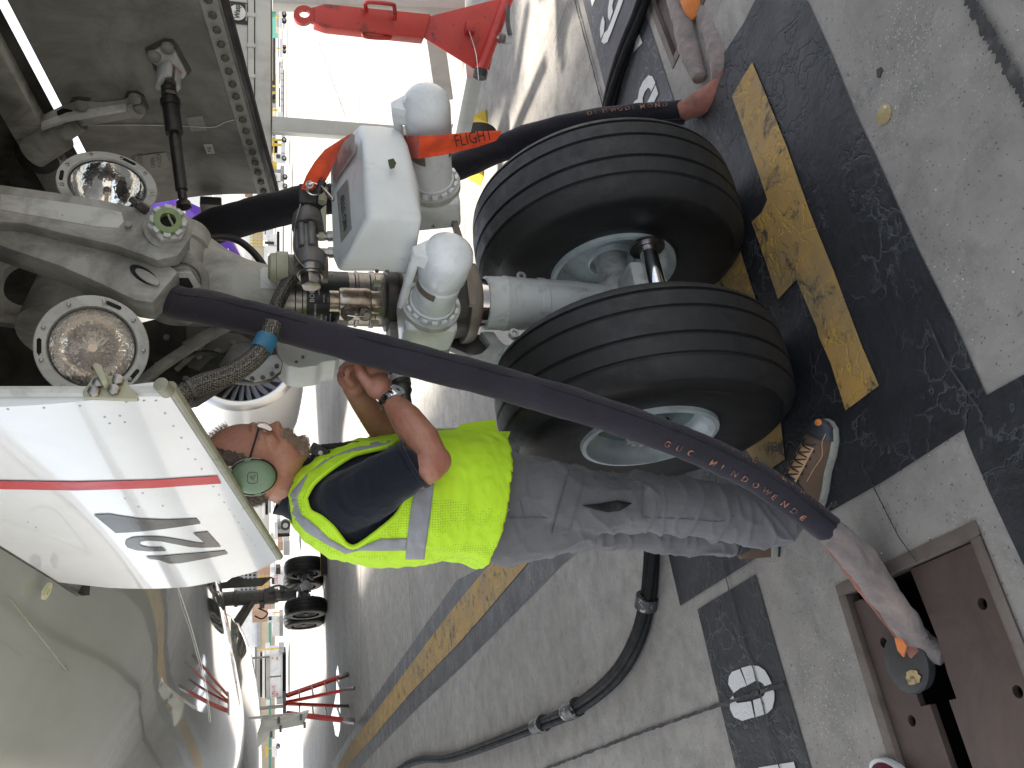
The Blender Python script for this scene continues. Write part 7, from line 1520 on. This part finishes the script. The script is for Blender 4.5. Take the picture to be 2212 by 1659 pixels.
MB().tube([q(574, 940, HT - .050), q(572, 950, HT - .055), q(576, 962, HT - .057)], .0035, 8, 4).build('eyelid', M_SKIN, PN)
MB().tube([q(586, 940, HT - .048), q(589, 950, HT - .054), q(586, 962, HT - .057)], .0030, 8, 4).build('eyelid', M_SKIN, PN)
MB().tube([q(556, 922, HT - .035), q(558, 936, HT - .048), q(562, 950, HT - .056)], .0035, 8, 4, jit=.6).build('eyebrow', M_BEARD, PN)
MB().tube([q(620, 934, HT + .0), q(622, 944, HT - .018), q(625, 956, HT - .026)], .0016, 6, 4).build('mouth_line', surf('lip_dark', (0.16, 0.05, 0.04), 0.5), PN)
# ---- shoes
def shoe(H, T_, nm, lab):
    H = Vector(H) - po; T_ = Vector(T_) - po; d = (T_ - H).normalized(); w_ = Vector((-d.y, d.x, 0)); L = (T_ - H).length
    prof = [(0, .034, .034), (.08, .043, .041), (.25, .045, .045), (.45, .043, .042), (.65, .054, .050), (.82, .055, .050), (.95, .040, .038), (1.0, .016, .016)]
    sh = empty(nm, (0, 0, 0)); sh.parent = PN
    if lab: sh['label'] = lab
    def outline(k, z, gx=0): 
        r_ = [H + d * (L * t - gx * (.5 - t) * 2 * 0) + w_ * (a * k) + Vector((0, 0, z)) for t, a, b in prof]; l_ = [H + d * (L * t) - w_ * (b * k) + Vector((0, 0, z)) for t, a, b in reversed(prof)]; return r_ + l_
    MB().loft([outline(.96, .0), outline(1.08, .010), outline(1.10, .026), outline(1.02, .034)]).build('sole', M_SOLE, sh, bevel=.003, smooth=50)
    MB().loft([outline(.99, -.0), outline(1.12, .003), outline(1.12, .009)]).build('outsole', M_BLACK, sh, smooth=50)
    hts = {0: .125, .08: .138, .25: .130, .45: .110, .65: .086, .82: .066, .95: .052, 1.0: .040}
    rg = []
    for t, a, b in prof:
        c = H + d * (L * t); h = hts[t]; ring = []
        for k in range(18):
            an = pi * k / 17; ring.append(c + w_ * ((a if cos(an) > 0 else b) * 1.0 * cos(an)) + Vector((0, 0, .026 + (h - .026) * sin(an) ** .75)))
        rg.append(ring)
    up_ = MB().loft(rg).build('upper', M_SHOE, sh, smooth=60)
    # dark toe rand, heel rand, tongue and crossing laces
    rg = []
    for t, a, b in prof[5:]:
        c = H + d * (L * t + .001); ring = []
        for k in range(18): an = pi * k / 17; ring.append(c + w_ * ((a if cos(an) > 0 else b) * 1.07 * cos(an)) + Vector((0, 0, .026 + (hts[t] - .024) * sin(an) ** .75)))
        rg.append(ring)
    MB().loft(rg).build('toe_rand', surf('dark_rand', (0.03, 0.034, 0.042), 0.5, dirt=(.08, .07, .06), dscale=30), sh, smooth=60)
    MB().ell(H + d * (L * .975) + Vector((0, 0, .050)), (.012, .014, .008), n=12, m_=6).build('orange_toe_mark', M_ORFAB, sh)
    tg = []
    for t in (.22, .35, .5, .62, .72):
        h = .132 + (.078 - .132) * ((t - .22) / .5); c = H + d * (L * t); tg.append([c + w_ * x + Vector((0, 0, h + .008 - abs(x) * .45)) for x in (-.030, -.015, 0, .015, .030)] )
    mb = MB(); mb.add([p for r in tg for p in r], [(i * 5 + j, (i + 1) * 5 + j, (i + 1) * 5 + j + 1, i * 5 + j + 1) for i in range(4) for j in range(4)]).build('tongue', M_PEACH, sh, smooth=60)
    for k in range(6):
        t = .26 + .085 * k; h0 = .132 + (.078 - .132) * ((t - .22) / .5); c = H + d * (L * t); c2 = H + d * (L * (t + .075)); h2 = h0 - .008
        for s_ in (-1, 1): MB().tube([c + w_ * (.027 * s_) + Vector((0, 0, h0 - .008)), (c + c2) / 2 + Vector((0, 0, h0 + .010)), c2 - w_ * (.027 * s_) + Vector((0, 0, h2 - .008))], .0022, 6, 4).build('lace', M_INK, sh)
        for s_ in (-1, 1): MB().ell(c + w_ * (.031 * s_) + Vector((0, 0, h0 - .010)), (.004, .004, .003), n=8, m_=4).build('eyelet', M_INK, sh)
    MB().tube([H + d * (L * t) + w_ * (-(b_ * 1.03)) + Vector((0, 0, z)) for t, b_, z in ((.9, .040, .05), (.8, .045, .062), (.65, .046, .055), (.5, .040, .07), (.35, .038, .085))], .0012, 5, 4).build('stitching', M_PEACH, sh)
    cf = H + d * (L * .20); MB().lathe([(.08, .040), (.115, .044), (.135, .045), (.14, .040), (.12, .036)], cf, (0, 0, 1), 24, cap=False).build('ankle_cuff', surf('cuff_dark', (0.04, 0.042, 0.05), 0.8), sh)
    return sh
hR = G(1768, 1090); tR = G(1800, 908); shoe(hR, tR, 'work_shoe', 'brown work shoe with peach tongue and dark laces, nearer the camera')
hL = G(1672, 1203); shoe(hL, hL + Vector((.27, .06, 0)), 'work_shoe', 'work shoe set back behind the trouser hem')

# ---- things worn or held
def w2(name, a, b, t, label, cat): e = empty(name, W(a, b, t), label=label, cat=cat); return e, e.location.copy()
hd, ho = w2('headset', 545, 1030, HT - .09, 'sage green ear-cup communication headset over the mechanic\'s ear', 'headset')
hq = lambda a, b, t: W(a, b, t) - ho
c = hq(546, 1030, HT - .088); rg = []
for yy, k in ((.034, .94), (.012, 1.0), (-.004, 1.0), (-.016, .93), (-.022, .80), (-.025, .5), (-.026, .02)): rg.append([c + Vector((.0415 * k * cos(a), yy, .0535 * k * sin(a))) for a in [2 * pi * i / 36 for i in range(36)]])
cu = MB().loft(rg).build('ear_cup', M_CUP, hd, smooth=50)
rg = []
for yy, k in ((.060, .86), (.052, .98), (.038, 1.02), (.030, .94)): rg.append([c + Vector((.0415 * k * cos(a), yy, .0535 * k * sin(a))) for a in [2 * pi * i / 36 for i in range(36)]])
MB().loft(rg).build('cushion', M_BLACK, hd, smooth=60)
MB().tube([c + Vector((.0455 * cos(a), -.002, .0575 * sin(a))) for a in [radians(-20 + 235 * i / 20) for i in range(21)]], .0017, 8, 2).build('wire_yoke', M_STEEL, hd)
MB().tube([c + Vector((.0435 * cos(a), .012, .0560 * sin(a))) for a in [2 * pi * i / 30 for i in range(31)]], .0024, 8, 2).build('cup_rim', M_BLACK, hd)
for dx_, dz in ((.040, .012), (-.040, -.012)): MB().box(c + Vector((dx_, -.004, dz)), (.012, .010, .016)).build('yoke_lug', M_CUP, hd, bevel=.002)
e0 = c + Vector((0, -.0265, .0)); 
MB().tube([e0 + Vector((.0135 * (abs(cos(a)) ** .5) * (1 if cos(a) > 0 else -1), 0, .0115 * (abs(sin(a)) ** .5) * (1 if sin(a) > 0 else -1))) for a in [2 * pi * i / 32 + .1 for i in range(33)]], .0005, 5, 1).build('logo_outline', M_INK, cu)
MB().tube([e0 + Vector(v) for v in ((-.006, 0, -.005), (-.002, 0, .002), (.002, 0, .006), (.004, 0, .001), (-.001, 0, -.002), (.005, 0, -.006), (.006, 0, -.001))], .0005, 5, 5).build('logo_mark', M_INK, cu)
MB().tube([hq(a, b, t) for a, b, t in ((515, 1030, HT - .085), (495, 1022, HT - .082), (480, 1018, HT - .082), (440, 1010, HT - .06), (425, 1005, HT), (440, 1005, HT + .06))], .010, 10, 6, squash=(.9, .45, 1)).build('headband', M_BLACK, hd)
MB().box(hq(492, 1018, HT - .088), (.026, .006, .02)).build('band_clamp', M_STEEL, hd, bevel=.002)
MB().tube([hq(a, b, t) for a, b, t in ((563, 1066, HT - .08), (573, 1066, HT - .085), (568, 1050, HT - .09))], .0026, 8, 6).build('cord_loop', M_BLACK, hd)
gl, go = w2('glasses', 572, 926, HT - .03, 'wire-rimmed glasses on the mechanic\'s nose', 'glasses'); gq = lambda a, b, t: W(a, b, t) - go
MB().tube([gq(558, 927, HT - .060), gq(550, 955, HT - .073), gq(541, 985, HT - .080), gq(538, 996, HT - .082)], .0024, 8, 5).build('temple_arm', M_INK, gl)
for s_, nm in ((-.032, 'lens'), (.034, 'lens')):
    cc = gq(572, 924 if s_ < 0 else 920, HT + s_); nrm = Vector((.93, -.25, -.3)).normalized(); u = Vector((0, 1, 0)); u = (u - nrm * u.dot(nrm)).normalized(); v_ = nrm.cross(u)
    pts = [cc + u * (.026 * cos(a)) + v_ * (.019 * sin(a)) for a in [2 * pi * i / 28 for i in range(29)]]
    MB().tube(pts, .0013, 6, 1).build('rim_wire', M_STEEL, gl); MB().prism(pts[:-1], nrm * .0015).build(nm, MATS['lamp_glass'], gl)
MB().tube([gq(563, 921, HT - .01), gq(561, 917, HT), gq(563, 921, HT + .012)], .0012, 6, 4).build('bridge', M_STEEL, gl)
wt_, wo = w2('wristwatch', 845, 858, 2.14, 'steel wristwatch with black dial on the right wrist', 'watch'); wq_ = lambda a, b, t: W(a, b, t) - wo
ax_ = (W(838, 856, 2.175) - W(878, 905, 2.12)).normalized(); wc_ = wq_(846, 866, 2.168); u = Vector((.0, -.55, -.8)); u = (u - ax_ * u.dot(ax_)).normalized(); v_ = ax_.cross(u)
lk = None
for k in range(22):
    a = 2 * pi * k / 22 + .3; r_ = u * cos(a) + v_ * sin(a); R = Matrix((r_, ax_, r_.cross(ax_))).transposed()
    MB().box(wc_ + r_ * .0325, (.0045, .019, .0085), R).build('bracelet_link', M_CHROME if k % 2 else M_STEEL, wt_, bevel=.001)
fd = (Vector((.42, -.75, -.5))); fd = (fd - ax_ * fd.dot(ax_)).normalized()
cs_ = MB().lathe([(-.008, .019), (-.003, .021), (.003, .021), (.005, .019), (.005, .0165)], wc_ + fd * .034, fd, 36).build('case', M_CHROME, wt_); MB().lathe([(.0046, .017), (.0052, .0001)], wc_ + fd * .034, fd, 32, cap=False).build('dial', M_GLASS, cs_)
pnn, pno = w2('pen', 748, 808, 2.25, 'slim grey pen held between the fingers of the left hand', 'pen'); MB().cyl(W(741, 811, 2.24) - pno, W(760, 796, 2.275) - pno, .0042, n=12).build('barrel', M_DSTEEL, pnn); MB().cyl(W(741, 811, 2.24) - pno, W(739.5, 812.3, 2.238) - pno, .0025, n=10).build('cap_end', M_CHROME, pnn)
mcn, mo = w2('radio_microphone', 700, 968, 2.24, 'black microphone with coiled cord clipped at the shirt collar', 'microphone'); mq = lambda a, b, t: W(a, b, t) - mo
MB().box(mq(690, 975, 2.245), (.03, .03, .05), Matrix.Rotation(.5, 3, 'Y')).build('microphone_body', M_BLACK, mcn, bevel=.005); MB().lathe([(0, .006), (.003, .006)], mq(692, 978, 2.228), (0, -1, 0), 12).build('clip_screw', M_STEEL, mcn)
MB().tube([mq(664, 982, 2.24), mq(672, 975, 2.235), mq(684, 966, 2.23)], .0025, 8, 4).build('wire_clip', M_BLACK, mcn)
co_l = []
for k in range(150):
    f = k / 149; p = mq(690 + 85 * f, 966 - 8 * f, 2.25); a = k * 1.1; co_l.append(p + Vector((.006 * cos(a), .006 * sin(a), 0)))
MB().tube(co_l, .0022, 6, 1).build('coiled_cord', M_BLACK, mcn)
bdg, bo = w2('clipboard', 950, 930, TC, 'thin grey notebook tucked in the front of the vest', 'notebook'); MB().box((0, 0, 0), (.012, .09, .085)).build('cover', M_GREYP, bdg, bevel=.002)

# ---- look-alikes share a group
GRP = {'power cable': 'sleeved power cables plugged into the airliner', 'hatch': 'steel cable pit hatches in the concrete', 'dolly': 'flatbed baggage dollies', 'truck': 'white airport trucks across the apron', 'wheel chock': 'wheel chocks on the apron', 'building': 'terminal buildings across the apron'}
for o in C.objects:
    if o.parent is None and o.get('category') in GRP: o['group'] = GRP[o['category']]
